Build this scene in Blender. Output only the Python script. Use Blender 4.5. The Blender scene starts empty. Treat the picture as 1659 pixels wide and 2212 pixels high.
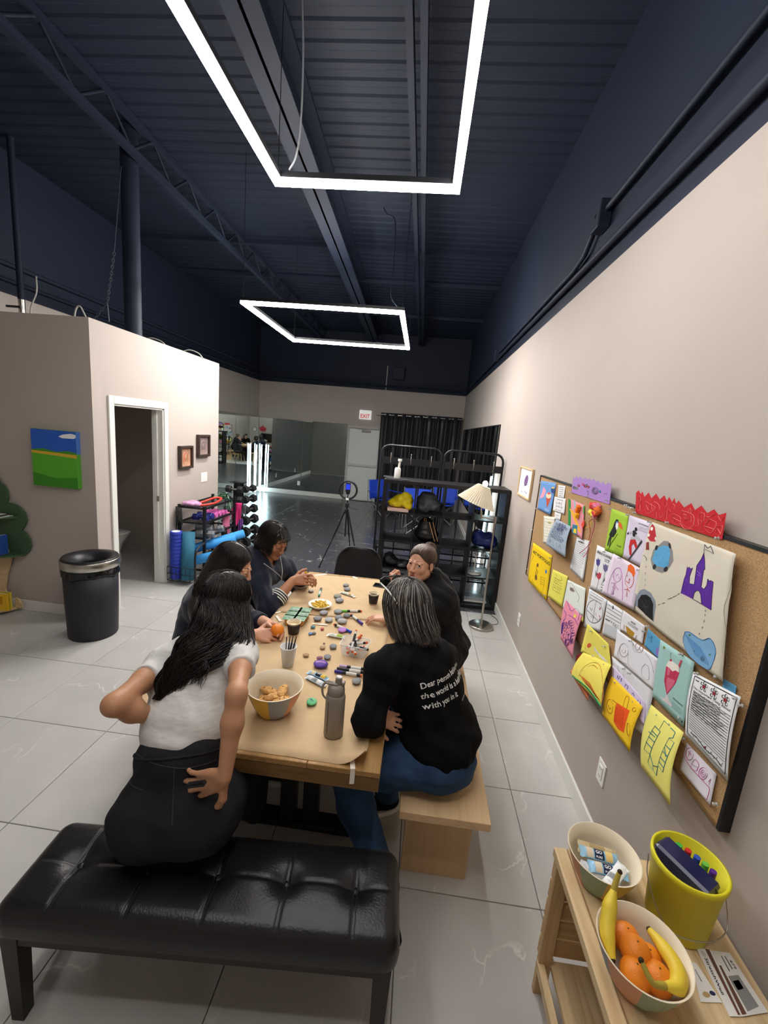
import bpy, bmesh, math, random
import numpy as np
from mathutils import Vector, Matrix, noise
from mathutils.bvhtree import BVHTree

sc = bpy.context.scene
COL = sc.collection
PI = math.pi
random.seed(7)

# ---------------------------------------------------------------- camera
CAM = Vector((0.0, 0.0, 1.9))
FPX = 909.94                       # focal length in pixels of the 1659 x 2212 frame
RC = Matrix(((0.99254069, -0.07279993, -0.09779133),
             (0.08928331, 0.98025246, 0.17644720),
             (0.08301485, -0.18386216, 0.97944027)))   # columns: right, forward, up
cd = bpy.data.cameras.new('camera')
cam = bpy.data.objects.new('camera', cd)
COL.objects.link(cam)
r_, f_, u_ = RC.col[0], RC.col[1], RC.col[2]
cam.matrix_world = Matrix(((r_.x, u_.x, -f_.x, CAM.x), (r_.y, u_.y, -f_.y, CAM.y),
                           (r_.z, u_.z, -f_.z, CAM.z), (0, 0, 0, 1)))
cd.sensor_fit = 'HORIZONTAL'
cd.sensor_width = 36.0
cd.lens = FPX / 1659.0 * 36.0
cd.clip_start = 0.02
cd.clip_end = 100
sc.camera = cam

# ---------------------------------------------------------------- world, exposure
w = bpy.data.worlds.new('world')
sc.world = w
w.use_nodes = True
w.node_tree.nodes['Background'].inputs[0].default_value = (0.55, 0.6, 0.7, 1)
w.node_tree.nodes['Background'].inputs[1].default_value = 0.02
vs = sc.view_settings
vs.view_transform = 'Standard'
vs.look = 'None'
vs.gamma = 1.0
vs.use_curve_mapping = False
vs.exposure = 0.0
LED_POWER = 50.0                   # emission strength of the ceiling light frames

XR, YB, XL, YF = 1.029, 11.466, -4.5, -1.25     # the room: right, back, left and rear wall planes
ZW, ZC = 3.01, 4.4                             # top of the beige paint, roof deck


def ray(px, py):
 return RC @ Vector(((px - 829.5) / FPX, 1.0, -(py - 1106.0) / FPX))


def onz(px, py, z):
 d = ray(px, py); return CAM + d * ((z - CAM.z) / d.z)


def onx(px, py, x):
 d = ray(px, py); return CAM + d * ((x - CAM.x) / d.x)


def ony(px, py, y):
 d = ray(px, py); return CAM + d * ((y - CAM.y) / d.y)


def reach(p, px, py, L, near=True):
 """point on the sight line of a pixel at distance L from the joint p"""
 d = ray(px, py).normalized(); m = CAM - p
 b = m.dot(d); c = m.dot(m) - L * L; q = b * b - c
 if q < 0:
  return CAM + d * (-b)
 return CAM + d * (-b - math.sqrt(q) if near else -b + math.sqrt(q))


# ---------------------------------------------------------------- materials
MATS = {}


def srgb(c):
 if isinstance(c, str):
  c = [int(c[i:i + 2], 16) / 255 for i in (0, 2, 4)]
 return tuple(((x / 12.92) if x <= 0.04045 else ((x + 0.055) / 1.055) ** 2.4) for x in c)


def mat(name, col, rough=0.5, metal=0.0, spec=0.5, noise_=None, bump=None, emit=None, trans=0.0, alpha=1.0,
  coat=0.0, sheen=0.0, attr=None, sss=0.0, ior=1.45):
 """col sRGB hex; noise_=(scale, amount, stretch xyz) varies the colour; bump=(scale, strength)"""
 if name in MATS:
  return MATS[name]
 m = bpy.data.materials.new(name); m.use_nodes = True
 nt = m.node_tree; b = nt.nodes['Principled BSDF']
 c = srgb(col)
 b.inputs['Base Color'].default_value = (*c, 1)
 b.inputs['Roughness'].default_value = rough
 b.inputs['Metallic'].default_value = metal
 b.inputs['Specular IOR Level'].default_value = spec
 b.inputs['IOR'].default_value = ior
 if coat: b.inputs['Coat Weight'].default_value = coat
 if sheen: b.inputs['Sheen Weight'].default_value = sheen
 if trans: b.inputs['Transmission Weight'].default_value = trans
 if alpha < 1: b.inputs['Alpha'].default_value = alpha
 if sss:
  b.inputs['Subsurface Weight'].default_value = sss
  b.inputs['Subsurface Radius'].default_value = (0.01, 0.004, 0.002)
  b.inputs['Subsurface Scale'].default_value = 0.6
 if emit:
  b.inputs['Emission Color'].default_value = (*srgb(emit[0]), 1)
  b.inputs['Emission Strength'].default_value = emit[1]
 src = None
 if attr:
  a = nt.nodes.new('ShaderNodeAttribute'); a.attribute_name = attr
  src = a.outputs['Color']
  nt.links.new(src, b.inputs['Base Color'])
 if noise_ or bump:
  tc = nt.nodes.new('ShaderNodeTexCoord'); mp = nt.nodes.new('ShaderNodeMapping')
  nt.links.new(tc.outputs['Object'], mp.inputs[0])
  if noise_ and len(noise_) > 2: mp.inputs['Scale'].default_value = noise_[2]
 if noise_:
  n = nt.nodes.new('ShaderNodeTexNoise'); n.inputs['Scale'].default_value = noise_[0]
  n.inputs['Detail'].default_value = 4
  nt.links.new(mp.outputs[0], n.inputs['Vector'])
  mr = nt.nodes.new('ShaderNodeMapRange')
  mr.inputs[1].default_value = 0.3; mr.inputs[2].default_value = 0.7
  mr.inputs[3].default_value = 1 - noise_[1]; mr.inputs[4].default_value = 1 + noise_[1]
  nt.links.new(n.outputs[0], mr.inputs[0])
  mx = nt.nodes.new('ShaderNodeMix'); mx.data_type = 'RGBA'; mx.blend_type = 'MULTIPLY'
  mx.inputs[0].default_value = 1
  if src is not None: nt.links.new(src, mx.inputs[6])
  else: mx.inputs[6].default_value = (*c, 1)
  cb = nt.nodes.new('ShaderNodeCombineColor')
  for i in range(3): nt.links.new(mr.outputs[0], cb.inputs[i])
  nt.links.new(cb.outputs[0], mx.inputs[7])
  nt.links.new(mx.outputs[2], b.inputs['Base Color'])
 if bump:
  n2 = nt.nodes.new('ShaderNodeTexNoise'); n2.inputs['Scale'].default_value = bump[0]
  n2.inputs['Detail'].default_value = 3
  if noise_: nt.links.new(mp.outputs[0], n2.inputs['Vector'])
  else: nt.links.new(tc.outputs['Object'], n2.inputs['Vector'])
  bp = nt.nodes.new('ShaderNodeBump'); bp.inputs['Strength'].default_value = bump[1]
  bp.inputs['Distance'].default_value = 0.01
  nt.links.new(n2.outputs[0], bp.inputs['Height']); nt.links.new(bp.outputs[0], b.inputs['Normal'])
 MATS[name] = m
 return m


def flat(hexcol, rough=0.7):
 return mat('colour_' + hexcol, hexcol, rough=rough, spec=0.25)


# ---------------------------------------------------------------- mesh building
WLOC = {}


class MB:
 """collects shapes (world coordinates, optionally through a matrix) and links them as ONE mesh"""

 def __init__(s, M=None):
  s.v, s.f, s.mi, s.sm = [], [], [], []
  s.M = M; s.m = 0; s.smooth = False

 def add(s, vs, fs, smooth=None):
  o = len(s.v)
  if s.M is not None: vs = [s.M @ Vector(p) for p in vs]
  s.v += [tuple(p) for p in vs]
  for f in fs:
   s.f.append(tuple(i + o for i in f)); s.mi.append(s.m)
   s.sm.append(s.smooth if smooth is None else smooth)
  return s

 def box(s, c, d, rot=None, bev=0.0):
  x, y, z = d[0] / 2, d[1] / 2, d[2] / 2
  if bev > 0 and min(x, y, z) > bev:
   b = bev
   vs = []; ids = {}
   for sx in (-1, 1):
    for sy in (-1, 1):
     for sz in (-1, 1):
      for k in range(3):
       p = [sx * (x - (0 if k == 0 else b)), sy * (y - (0 if k == 1 else b)), sz * (z - (0 if k == 2 else b))]
       ids[(sx, sy, sz, k)] = len(vs); vs.append(Vector(p))
   fs = []
   for k in range(3):
    a, b2 = (k + 1) % 3, (k + 2) % 3
    for sg in (-1, 1):
     q = []
     for (p, r) in ((-1, -1), (1, -1), (1, 1), (-1, 1)):
      t = [0, 0, 0]; t[k] = sg; t[a] = p; t[b2] = r
      q.append(ids[(*t, k)])
     fs.append(q if sg > 0 else q[::-1])
     # edges shared between face k and face a
    for p in (-1, 1):
     for q_ in (-1, 1):
      e = []
      for r in (-1, 1):
       t = [0, 0, 0]; t[k] = p; t[a] = q_; t[b2] = r
       e.append((ids[(*t, k)], ids[(*t, a)]))
      fs.append((e[0][0], e[0][1], e[1][1], e[1][0]))
   for sx in (-1, 1):
    for sy in (-1, 1):
     for sz in (-1, 1):
      fs.append([ids[(sx, sy, sz, k)] for k in range(3)])
  else:
   vs = [Vector((a * x, b * y, e * z)) for a in (-1, 1) for b in (-1, 1) for e in (-1, 1)]
   fs = [(0, 1, 3, 2), (4, 6, 7, 5), (0, 4, 5, 1), (2, 3, 7, 6), (0, 2, 6, 4), (1, 5, 7, 3)]
  if rot is not None:
   vs = [rot @ p for p in vs]
  c = Vector(c)
  return s.add([p + c for p in vs], fs, False)

 def cyl(s, a, b, r, r2=None, n=16, cap=True, smooth=True):
  a, b = Vector(a), Vector(b); r2 = r if r2 is None else r2
  d = (b - a).normalized()
  u = d.orthogonal().normalized(); w_ = d.cross(u)
  vs = []
  for (p, q) in ((a, r), (b, r2)):
   for i in range(n):
    t = 2 * PI * i / n
    vs.append(p + (u * math.cos(t) + w_ * math.sin(t)) * q)
  o = [(i, (i + 1) % n, n + (i + 1) % n, n + i) for i in range(n)]
  s.add(vs, o, smooth)
  if cap:
   s.add(vs[:n], [tuple(range(n))[::-1]], False); s.add(vs[n:], [tuple(range(n))], False)
  return s

 def tube(s, path, r, n=8, closed=False, cap=True, flatten=None):
  P = [Vector(p) for p in path]; m = len(P)
  R = r if hasattr(r, '__len__') else [r] * m
  vs = []; u = None
  for i in range(m):
   t = (P[(i + 1) % m] - P[i - 1]) if closed else (P[min(i + 1, m - 1)] - P[max(i - 1, 0)])
   if t.length < 1e-9: t = Vector((0, 0, 1))
   t.normalize()
   if u is None: u = t.orthogonal().normalized()
   u = (u - t * u.dot(t))
   if u.length < 1e-6: u = t.orthogonal()
   u.normalize(); w_ = t.cross(u)
   for k in range(n):
    a = 2 * PI * k / n
    vs.append(P[i] + (u * math.cos(a) + w_ * math.sin(a) * (flatten or 1)) * R[i])
  fs = []
  for i in range(m if closed else m - 1):
   j = (i + 1) % m
   for k in range(n):
    l = (k + 1) % n
    fs.append((i * n + k, i * n + l, j * n + l, j * n + k))
  s.add(vs, fs, True)
  if cap and not closed:
   s.add(vs[:n], [tuple(range(n))[::-1]], False); s.add(vs[-n:], [tuple(range(n))], False)
  return s

 def lathe(s, prof, c=(0, 0, 0), n=32, axis=None, smooth=True, closed=False, squash=None, cap=True):
  """prof: list of (radius, height) around +z at c"""
  c = Vector(c); vs = []
  m = len(prof)
  for (r, h) in prof:
   for i in range(n):
    t = 2 * PI * i / n
    p = Vector((r * math.cos(t), r * math.sin(t) * (squash or 1), h))
    if axis is not None: p = axis @ p
    vs.append(c + p)
  fs = []
  for j in range(m if closed else m - 1):
   k = (j + 1) % m
   for i in range(n):
    l = (i + 1) % n
    fs.append((j * n + i, j * n + l, k * n + l, k * n + i))
  s.add(vs, fs, smooth)
  if cap and not closed:
   if prof[0][0] > 1e-5: s.add(vs[:n], [tuple(range(n))[::-1]], False)
   if prof[-1][0] > 1e-5: s.add(vs[-n:], [tuple(range(n))], False)
  return s

 def ball(s, c, r, n=12, rot=None):
  c = Vector(c); r = r if hasattr(r, '__len__') else (r, r, r)
  m = max(4, n // 2); vs = []; fs = []
  for j in range(m + 1):
   ph = PI * j / m
   for i in range(n):
    t = 2 * PI * i / n
    p = Vector((r[0] * math.sin(ph) * math.cos(t), r[1] * math.sin(ph) * math.sin(t), r[2] * math.cos(ph)))
    vs.append(c + (rot @ p if rot is not None else p))
  for j in range(m):
   for i in range(n):
    l = (i + 1) % n
    fs.append((j * n + i, (j + 1) * n + i, (j + 1) * n + l, j * n + l))
  return s.add(vs, fs, True)

 def prism(s, poly, vec, smooth=False):
  """extrude a 3D polygon along vec"""
  P = [Vector(p) for p in poly]; vec = Vector(vec); n = len(P)
  vs = P + [p + vec for p in P]
  s.add(vs, [tuple(range(n))[::-1], tuple(range(n, 2 * n))], False)
  s.add(vs, [(i, (i + 1) % n, n + (i + 1) % n, n + i) for i in range(n)], smooth)
  return s

 def grid(s, fn, nu, nv, smooth=True, thick=None, wrap=False):
  vs = [fn(i / nu, j / nv) for j in range(nv + 1) for i in range(nu + 1)]
  fs = [(j * (nu + 1) + i, j * (nu + 1) + i + 1, (j + 1) * (nu + 1) + i + 1, (j + 1) * (nu + 1) + i)
              for j in range(nv) for i in range(nu)]
  if thick is not None:
   t = Vector(thick); k = len(vs)
   vs = vs + [Vector(p) + t for p in vs]
   fs = fs + [tuple(i + k for i in f[::-1]) for f in fs]
   rim = [i for i in range(nu)] + [nu + j * (nu + 1) for j in range(nv)] + \
                  [nv * (nu + 1) + nu - i for i in range(nu)] + [(nv - j) * (nu + 1) for j in range(nv)]
   for a, b in zip(rim, rim[1:] + rim[:1]):
    fs.append((b, a, a + k, b + k))
  return s.add(vs, fs, smooth)

 def build(s, name, mats, parent=None):
  me = bpy.data.meshes.new(name)
  base = WLOC.get(parent.name, Vector((0, 0, 0))) if parent is not None else Vector((0, 0, 0))
  if parent is None and s.v:
   a = np.array(s.v); lo, hi = a.min(0), a.max(0)
   org = Vector(((lo[0] + hi[0]) / 2, (lo[1] + hi[1]) / 2, lo[2]))
  else:
   org = base
  me.from_pydata([(p[0] - org.x, p[1] - org.y, p[2] - org.z) for p in s.v], [], s.f)
  for m in (mats if isinstance(mats, (list, tuple)) else [mats]): me.materials.append(m)
  me.polygons.foreach_set('material_index', s.mi)
  me.polygons.foreach_set('use_smooth', s.sm)
  me.update()
  o = bpy.data.objects.new(name, me); COL.objects.link(o)
  if parent is not None: o.parent = parent
  else: o.location = org
  WLOC[o.name] = org.copy()
  return o


def tag(o, label=None, cat=None, group=None, kind=None):
 if label: o['label'] = label
 if cat: o['category'] = cat
 if group: o['group'] = group
 if kind: o['kind'] = kind
 return o


def thing(name, label, cat, loc=(0, 0, 0), group=None):
 o = bpy.data.objects.new(name, None); COL.objects.link(o)
 o.empty_display_size = 0.05
 o.location = loc; WLOC[o.name] = Vector(loc)
 return tag(o, label, cat, group)


def struct(o):
 o['kind'] = 'structure'; return o


def dup(root, loc, rotz=0.0, label=None, group=None, rot=None, scale=None):
 r = root.copy(); COL.objects.link(r); r.location = loc
 r.rotation_euler = rot if rot is not None else (0, 0, rotz)
 if scale is not None: r.scale = scale
 if label: r['label'] = label
 if group: r['group'] = group
 for ch in list(root.children):
  c = ch.copy(); COL.objects.link(c); c.parent = r
  for g in list(ch.children):
   d = g.copy(); COL.objects.link(d); d.parent = c
 return r


def Rz(a): return Matrix.Rotation(a, 3, 'Z')
def Rx(a): return Matrix.Rotation(a, 3, 'X')
def Ry(a): return Matrix.Rotation(a, 3, 'Y')


def frame(x, y, z, o):
 """4x4 matrix with the given axes and origin"""
 return Matrix(((x[0], y[0], z[0], o[0]), (x[1], y[1], z[1], o[1]), (x[2], y[2], z[2], o[2]), (0, 0, 0, 1)))


def spline(P, n):
 """Catmull-Rom through P with n points per span"""
 P = [Vector(p) for p in P]; out = []
 Q = [P[0] * 2 - P[1]] + P + [P[-1] * 2 - P[-2]]
 for i in range(1, len(Q) - 2):
  a, b, c, d = Q[i - 1:i + 3]
  for k in range(n):
   t = k / n
   out.append(0.5 * ((2 * b) + (c - a) * t + (2 * a - 5 * b + 4 * c - d) * t * t + (3 * b - a - 3 * c + d) * t ** 3))
 out.append(P[-1]); return out


_txt = {}


def text_shape(s, bold=0.0):
 """flat letter shapes: (verts, faces, width, height) with the baseline at y = 0 and size 1"""
 k = (s, bold)
 if k not in _txt:
  cu = bpy.data.curves.new('lettering', 'FONT'); cu.body = s; cu.size = 1; cu.offset = bold
  cu.resolution_u = 2
  ob = bpy.data.objects.new('lettering', cu); COL.objects.link(ob)
  dg = bpy.context.evaluated_depsgraph_get()
  me = bpy.data.meshes.new_from_object(ob.evaluated_get(dg))
  V = [(v.co.x, v.co.y) for v in me.vertices]; Fc = [tuple(p.vertices) for p in me.polygons]
  bpy.data.objects.remove(ob); bpy.data.curves.remove(cu); bpy.data.meshes.remove(me)
  wd = max([p[0] for p in V] + [0.01])
  _txt[k] = (V, Fc, wd)
 return _txt[k]


def letters(mb, s, o, xdir, ydir, size=None, width=None, bold=0.0, fn=None):
 """write s from the point o along xdir; fn maps a point onto a surface"""
 V, Fc, wd = text_shape(s, bold)
 o, xdir, ydir = Vector(o), Vector(xdir), Vector(ydir)
 sx = size if width is None else width / wd
 sy = size if size is not None else sx
 pts = [o + xdir * (x * sx) + ydir * (y * sy) for x, y in V]
 if fn: pts = [fn(p) for p in pts]
 mb.add(pts, Fc, False)
# ================================================================ the setting
M_WALL = mat('wall_paint', 'b2a8a0', rough=0.75, spec=0.3, noise_=(1.3, 0.03), bump=(220, 0.06))
M_NAVY = mat('navy_paint', '212839', rough=0.6, spec=0.3, noise_=(0.9, 0.08))
M_TRIM = mat('white_trim', 'dcdcd6', rough=0.45)
M_BLACK = mat('black_metal', '15161a', rough=0.4, spec=0.5)
M_STEEL = mat('brushed_steel', 'b9b5ac', rough=0.28, metal=1.0, noise_=(40, 0.08, (1, 1, 0.05)))
M_CHROME = mat('chrome', 'd8d8d8', rough=0.12, metal=1.0)
M_WHITEP = mat('white_plastic', 'e9e9e4', rough=0.4)
M_DARK = mat('dark_void', '0a0a0c', rough=0.8)


def stone_mat(name, base, vein, rough, amount):
 m = bpy.data.materials.new(name); m.use_nodes = True; nt = m.node_tree
 b = nt.nodes['Principled BSDF']; b.inputs['Roughness'].default_value = rough
 tc = nt.nodes.new('ShaderNodeTexCoord'); oi = nt.nodes.new('ShaderNodeObjectInfo')
 ml = nt.nodes.new('ShaderNodeVectorMath'); ml.operation = 'SCALE'
 cmb = nt.nodes.new('ShaderNodeCombineXYZ')
 for i in range(3): nt.links.new(oi.outputs['Random'], cmb.inputs[i])
 nt.links.new(cmb.outputs[0], ml.inputs[0]); ml.inputs['Scale'].default_value = 23.0
 ad = nt.nodes.new('ShaderNodeVectorMath'); ad.operation = 'ADD'
 nt.links.new(tc.outputs['Object'], ad.inputs[0]); nt.links.new(ml.outputs[0], ad.inputs[1])
 n1 = nt.nodes.new('ShaderNodeTexNoise'); n1.inputs['Scale'].default_value = 3.5; n1.inputs['Detail'].default_value = 5
 nt.links.new(ad.outputs[0], n1.inputs['Vector'])
 mx = nt.nodes.new('ShaderNodeMix'); mx.data_type = 'VECTOR'; mx.inputs[0].default_value = 0.35
 nt.links.new(ad.outputs[0], mx.inputs[4]); nt.links.new(n1.outputs['Color'], mx.inputs[5])
 vo = nt.nodes.new('ShaderNodeTexVoronoi'); vo.feature = 'DISTANCE_TO_EDGE'; vo.inputs['Scale'].default_value = 3.0
 nt.links.new(mx.outputs[1], vo.inputs['Vector'])
 r1 = nt.nodes.new('ShaderNodeMapRange'); r1.inputs[1].default_value = 0.0; r1.inputs[2].default_value = 0.014
 r1.inputs[3].default_value = 1; r1.inputs[4].default_value = 0
 nt.links.new(vo.outputs[0], r1.inputs[0])
 n2 = nt.nodes.new('ShaderNodeTexNoise'); n2.inputs['Scale'].default_value = 5
 nt.links.new(ad.outputs[0], n2.inputs['Vector'])
 r2 = nt.nodes.new('ShaderNodeMapRange'); r2.inputs[1].default_value = 0.5; r2.inputs[2].default_value = 0.66
 nt.links.new(n2.outputs[0], r2.inputs[0])
 mu = nt.nodes.new('ShaderNodeMath'); mu.operation = 'MULTIPLY'
 nt.links.new(r1.outputs[0], mu.inputs[0]); nt.links.new(r2.outputs[0], mu.inputs[1])
 mu2 = nt.nodes.new('ShaderNodeMath'); mu2.operation = 'MULTIPLY'; mu2.inputs[1].default_value = amount
 nt.links.new(mu.outputs[0], mu2.inputs[0])
 cr = nt.nodes.new('ShaderNodeMapRange'); cr.inputs[1].default_value = 0.3; cr.inputs[2].default_value = 0.7
 cr.inputs[3].default_value = 0.93; cr.inputs[4].default_value = 1.05
 nt.links.new(n1.outputs[0], cr.inputs[0])
 c0 = nt.nodes.new('ShaderNodeVectorMath'); c0.operation = 'SCALE'; c0.inputs[0].default_value = srgb(base)
 nt.links.new(cr.outputs[0], c0.inputs['Scale'])
 fin = nt.nodes.new('ShaderNodeMix'); fin.data_type = 'RGBA'
 nt.links.new(mu2.outputs[0], fin.inputs[0]); nt.links.new(c0.outputs[0], fin.inputs[6])
 fin.inputs[7].default_value = (*srgb(vein), 1)
 nt.links.new(fin.outputs[2], b.inputs['Base Color'])
 return m


M_TILE = stone_mat('light_stone_tile', 'bebcb8', 'f4f2ec', 0.32, 0.55)
M_TILED = stone_mat('black_stone_tile', '45464b', 'cfcfcf', 0.24, 0.7)

# floor slab (grout) and its tiles
g = MB(); g.box(((XL + XR) / 2, (YF + YB) / 2, -0.055), (XR - XL + 0.2, YB - YF + 0.2, 0.1))
floor = struct(g.build('floor', mat('grout', '6e6c68', rough=0.9)))
tx0, ty0, tw, tl = -1.715, 1.493, 0.6, 0.612
proto = {}
for i in range(-5, 5):
 for j in range(-8, 17):
  x0, y0 = tx0 + i * tw, ty0 + j * tl
  x1, y1 = x0 + tw, y0 + tl
  dark = y0 > 4.5 and not (x0 < -2.6 and y0 < 5.7)
  x0, x1, y0, y1 = max(x0, XL), min(x1, XR), max(y0, YF), min(y1, YB)
  if x1 - x0 < 0.03 or y1 - y0 < 0.03: continue
  dims = (round(x1 - x0, 3), round(y1 - y0, 3), dark)
  if dims not in proto:
   t = MB(); t.box((0, 0, -0.004), (dims[0] - 0.004, dims[1] - 0.004, 0.008), bev=0.0012)
   me = t.build('floor_tile', M_TILED if dark else M_TILE, None)
   proto[dims] = me.data
   # the mesh is shared by all tiles of this size
   bpy.data.objects.remove(me)
  o = bpy.data.objects.new('floor_tile', proto[dims]); COL.objects.link(o)
  o.parent = floor
  o.location = Vector(((x0 + x1) / 2, (y0 + y1) / 2, -0.008)) - WLOC[floor.name]


def wall(name, c, d, upper=True, top=ZC):
 """a wall slab with beige paint up to ZW and navy paint above"""
 m = MB()
 if upper and top > ZW:
  m.box((c[0], c[1], ZW / 2), (d[0], d[1], ZW)); m.m = 1
  m.box((c[0], c[1], (ZW + top) / 2), (d[0], d[1], top - ZW))
 else:
  m.box((c[0], c[1], top / 2), (d[0], d[1], top))
 return struct(m.build(name, [M_WALL, M_NAVY]))


wall('wall_right', (XR + 0.06, (YF + YB) / 2), (0.12, YB - YF))
wall('wall_back', ((XL + XR) / 2, YB + 0.06), (XR - XL, 0.12))
wall('wall_left', (XL - 0.06, (YF + YB) / 2), (0.12, YB - YF))
wall('wall_rear', ((XL + XR) / 2, YF - 0.06), (XR - XL, 0.12))
# washroom partition in front of the left wall: front face, side face with a doorway, far face, lid
PX_, PY0, PY1, PZ = -2.78, 3.41, 5.65, 2.62
DY0, DY1, DZ = 3.65, 4.40, 1.955
m = MB(); m.box(((XL + PX_) / 2, PY0 + 0.06, PZ / 2), (PX_ - XL, 0.12, PZ)); struct(m.build('wall_partition_front', M_WALL))
m = MB()
m.box((PX_ - 0.06, (PY0 + 0.12 + DY0) / 2, PZ / 2), (0.12, DY0 - PY0 - 0.12, PZ))
m.box((PX_ - 0.06, (DY1 + PY1) / 2, PZ / 2), (0.12, PY1 - DY1, PZ))
m.box((PX_ - 0.06, (DY0 + DY1) / 2, (PZ + DZ) / 2), (0.12, DY1 - DY0, PZ - DZ))
struct(m.build('wall_partition_side', M_WALL))
m = MB(); m.box(((XL + PX_ - 0.12) / 2, PY1 - 0.06, PZ / 2), (PX_ - 0.12 - XL, 0.12, PZ)); struct(m.build('wall_partition_far', M_WALL))
m = MB(); m.box(((XL + PX_ - 0.12) / 2, (PY0 + PY1) / 2, 2.5), (PX_ - 0.12 - XL, PY1 - PY0 - 0.24, 0.08)); struct(m.build('ceiling_washroom', M_WALL))
# doorway casing and jambs
m = MB()
for y, s_ in ((DY0, -1), (DY1, 1)):
 m.box((PX_ + 0.008, y + s_ * 0.033, (DZ + 0.07) / 2), (0.018, 0.066, DZ + 0.07), bev=0.003)
 m.box((PX_ - 0.06, y - s_ * 0.008, DZ / 2), (0.124, 0.016, DZ))
 m.box((PX_ - 0.075, y - s_ * 0.022, DZ / 2), (0.035, 0.014, DZ))
m.box((PX_ + 0.008, (DY0 + DY1) / 2, DZ + 0.035), (0.018, DY1 - DY0 + 0.0, 0.07), bev=0.003)
m.box((PX_ - 0.06, (DY0 + DY1) / 2, DZ - 0.008), (0.124, DY1 - DY0, 0.016))
d1 = struct(m.build('door_1', M_TRIM))
m = MB(); m.box((PX_ - 0.055, DY1 - 0.031, 0.98), (0.03, 0.004, 0.06)); m.build('strike_plate', M_STEEL, d1)
# baseboards
def baseboard(name, a, b, h=0.1):
 a, b = Vector((*a, 0)), Vector((*b, 0)); d = b - a
 n_ = Vector((-d.y, d.x, 0)).normalized()
 m = MB(); m.box((a + b) / 2 + n_ * 0.007 + Vector((0, 0, h / 2)), (d.length, 0.014, h), rot=Rz(math.atan2(d.y, d.x)), bev=0.003)
 return struct(m.build(name, M_TRIM))
baseboard('baseboard_right', (XR, YF), (XR, YB - 0.02))
baseboard('baseboard_partition_front', (PX_, PY0), (XL, PY0))
baseboard('baseboard_partition_side', (PX_, PY1), (PX_, DY1 + 0.07))
baseboard('baseboard_back', (-2.06, YB), (XL + 0.02, YB), 0.12)
baseboard('baseboard_left', (XL, YB), (XL, PY1), 0.12)
baseboard('baseboard_washroom', (XL, PY1 - 0.13), (XL, PY0 + 0.13))
# roof deck: ribbed sheet, then beams
m = MB(); m.m = 0
prof = []
y = YF
while y < YB:
 prof += [(y, 0), (y + 0.05, 0), (y + 0.07, 0.009), (y + 0.13, 0.009)]; y += 0.15
prof.append((YB, 0))
vs_ = [(x, y, ZC + z) for x in (XL - 0.1, XR + 0.1) for (y, z) in prof]; n = len(prof)
m.add(vs_, [(i, i + 1, n + i + 1, n + i) for i in range(n - 1)])
m.box(((XL + XR) / 2, (YF + YB) / 2, ZC + 0.08), (XR - XL + 0.3, YB - YF + 0.3, 0.06))
struct(m.build('ceiling', M_NAVY))


def beam(name, a, b, wd, h, flange=0.02, up=0.0):
 a, b = Vector(a), Vector(b); d = b - a; rot = Rz(math.atan2(d.y, d.x)); c = (a + b) / 2; L = d.length
 m = MB()
 m.box(c + Vector((0, 0, flange / 2)), (L, wd, flange), rot=rot)
 m.box(c + Vector((0, 0, h / 2)), (L, 0.02, h), rot=rot)
 m.box(c + Vector((0, 0, h - flange / 2)), (L, wd, flange), rot=rot)
 return struct(m.build(name, M_NAVY))
pa, pb = onz(515, 0, 4.05), onz(797, 709, 4.05)
dd = (pb - pa) / (pb.y - pa.y)
beam('ceiling_beam', pa + dd * (YF - pa.y + 0.02), pa + dd * (YB - pa.y - 0.02), 0.22, 0.34)
for k, x in enumerate((-0.30, -0.215)):
 m = MB(); m.box((x, (YF + YB) / 2, 4.2), (0.045, YB - YF - 0.04, 0.09)); struct(m.build('ceiling_rail', M_NAVY))
m = MB(); m.box((-2.75, (YF + YB) / 2, 4.12), (0.06, YB - YF - 0.04, 0.05)); m.box((-2.75, (YF + YB) / 2, 4.37), (0.06, YB - YF - 0.04, 0.05))
for k in range(24):
 y = YF + 0.4 + k * 0.6
 m.cyl((-2.75, y, 4.13), (-2.75, y + 0.3, 4.37), 0.012, n=6); m.cyl((-2.75, y + 0.3, 4.37), (-2.75, y + 0.6, 4.13), 0.012, n=6)
struct(m.build('ceiling_joist', M_NAVY))
for y in (6.3, 7.6, 9.6):
 m = MB(); m.box(((XL + XR) / 2, y, 4.37), (XR - XL, 0.08, 0.06)); struct(m.build('ceiling_purlin', M_NAVY))


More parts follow.
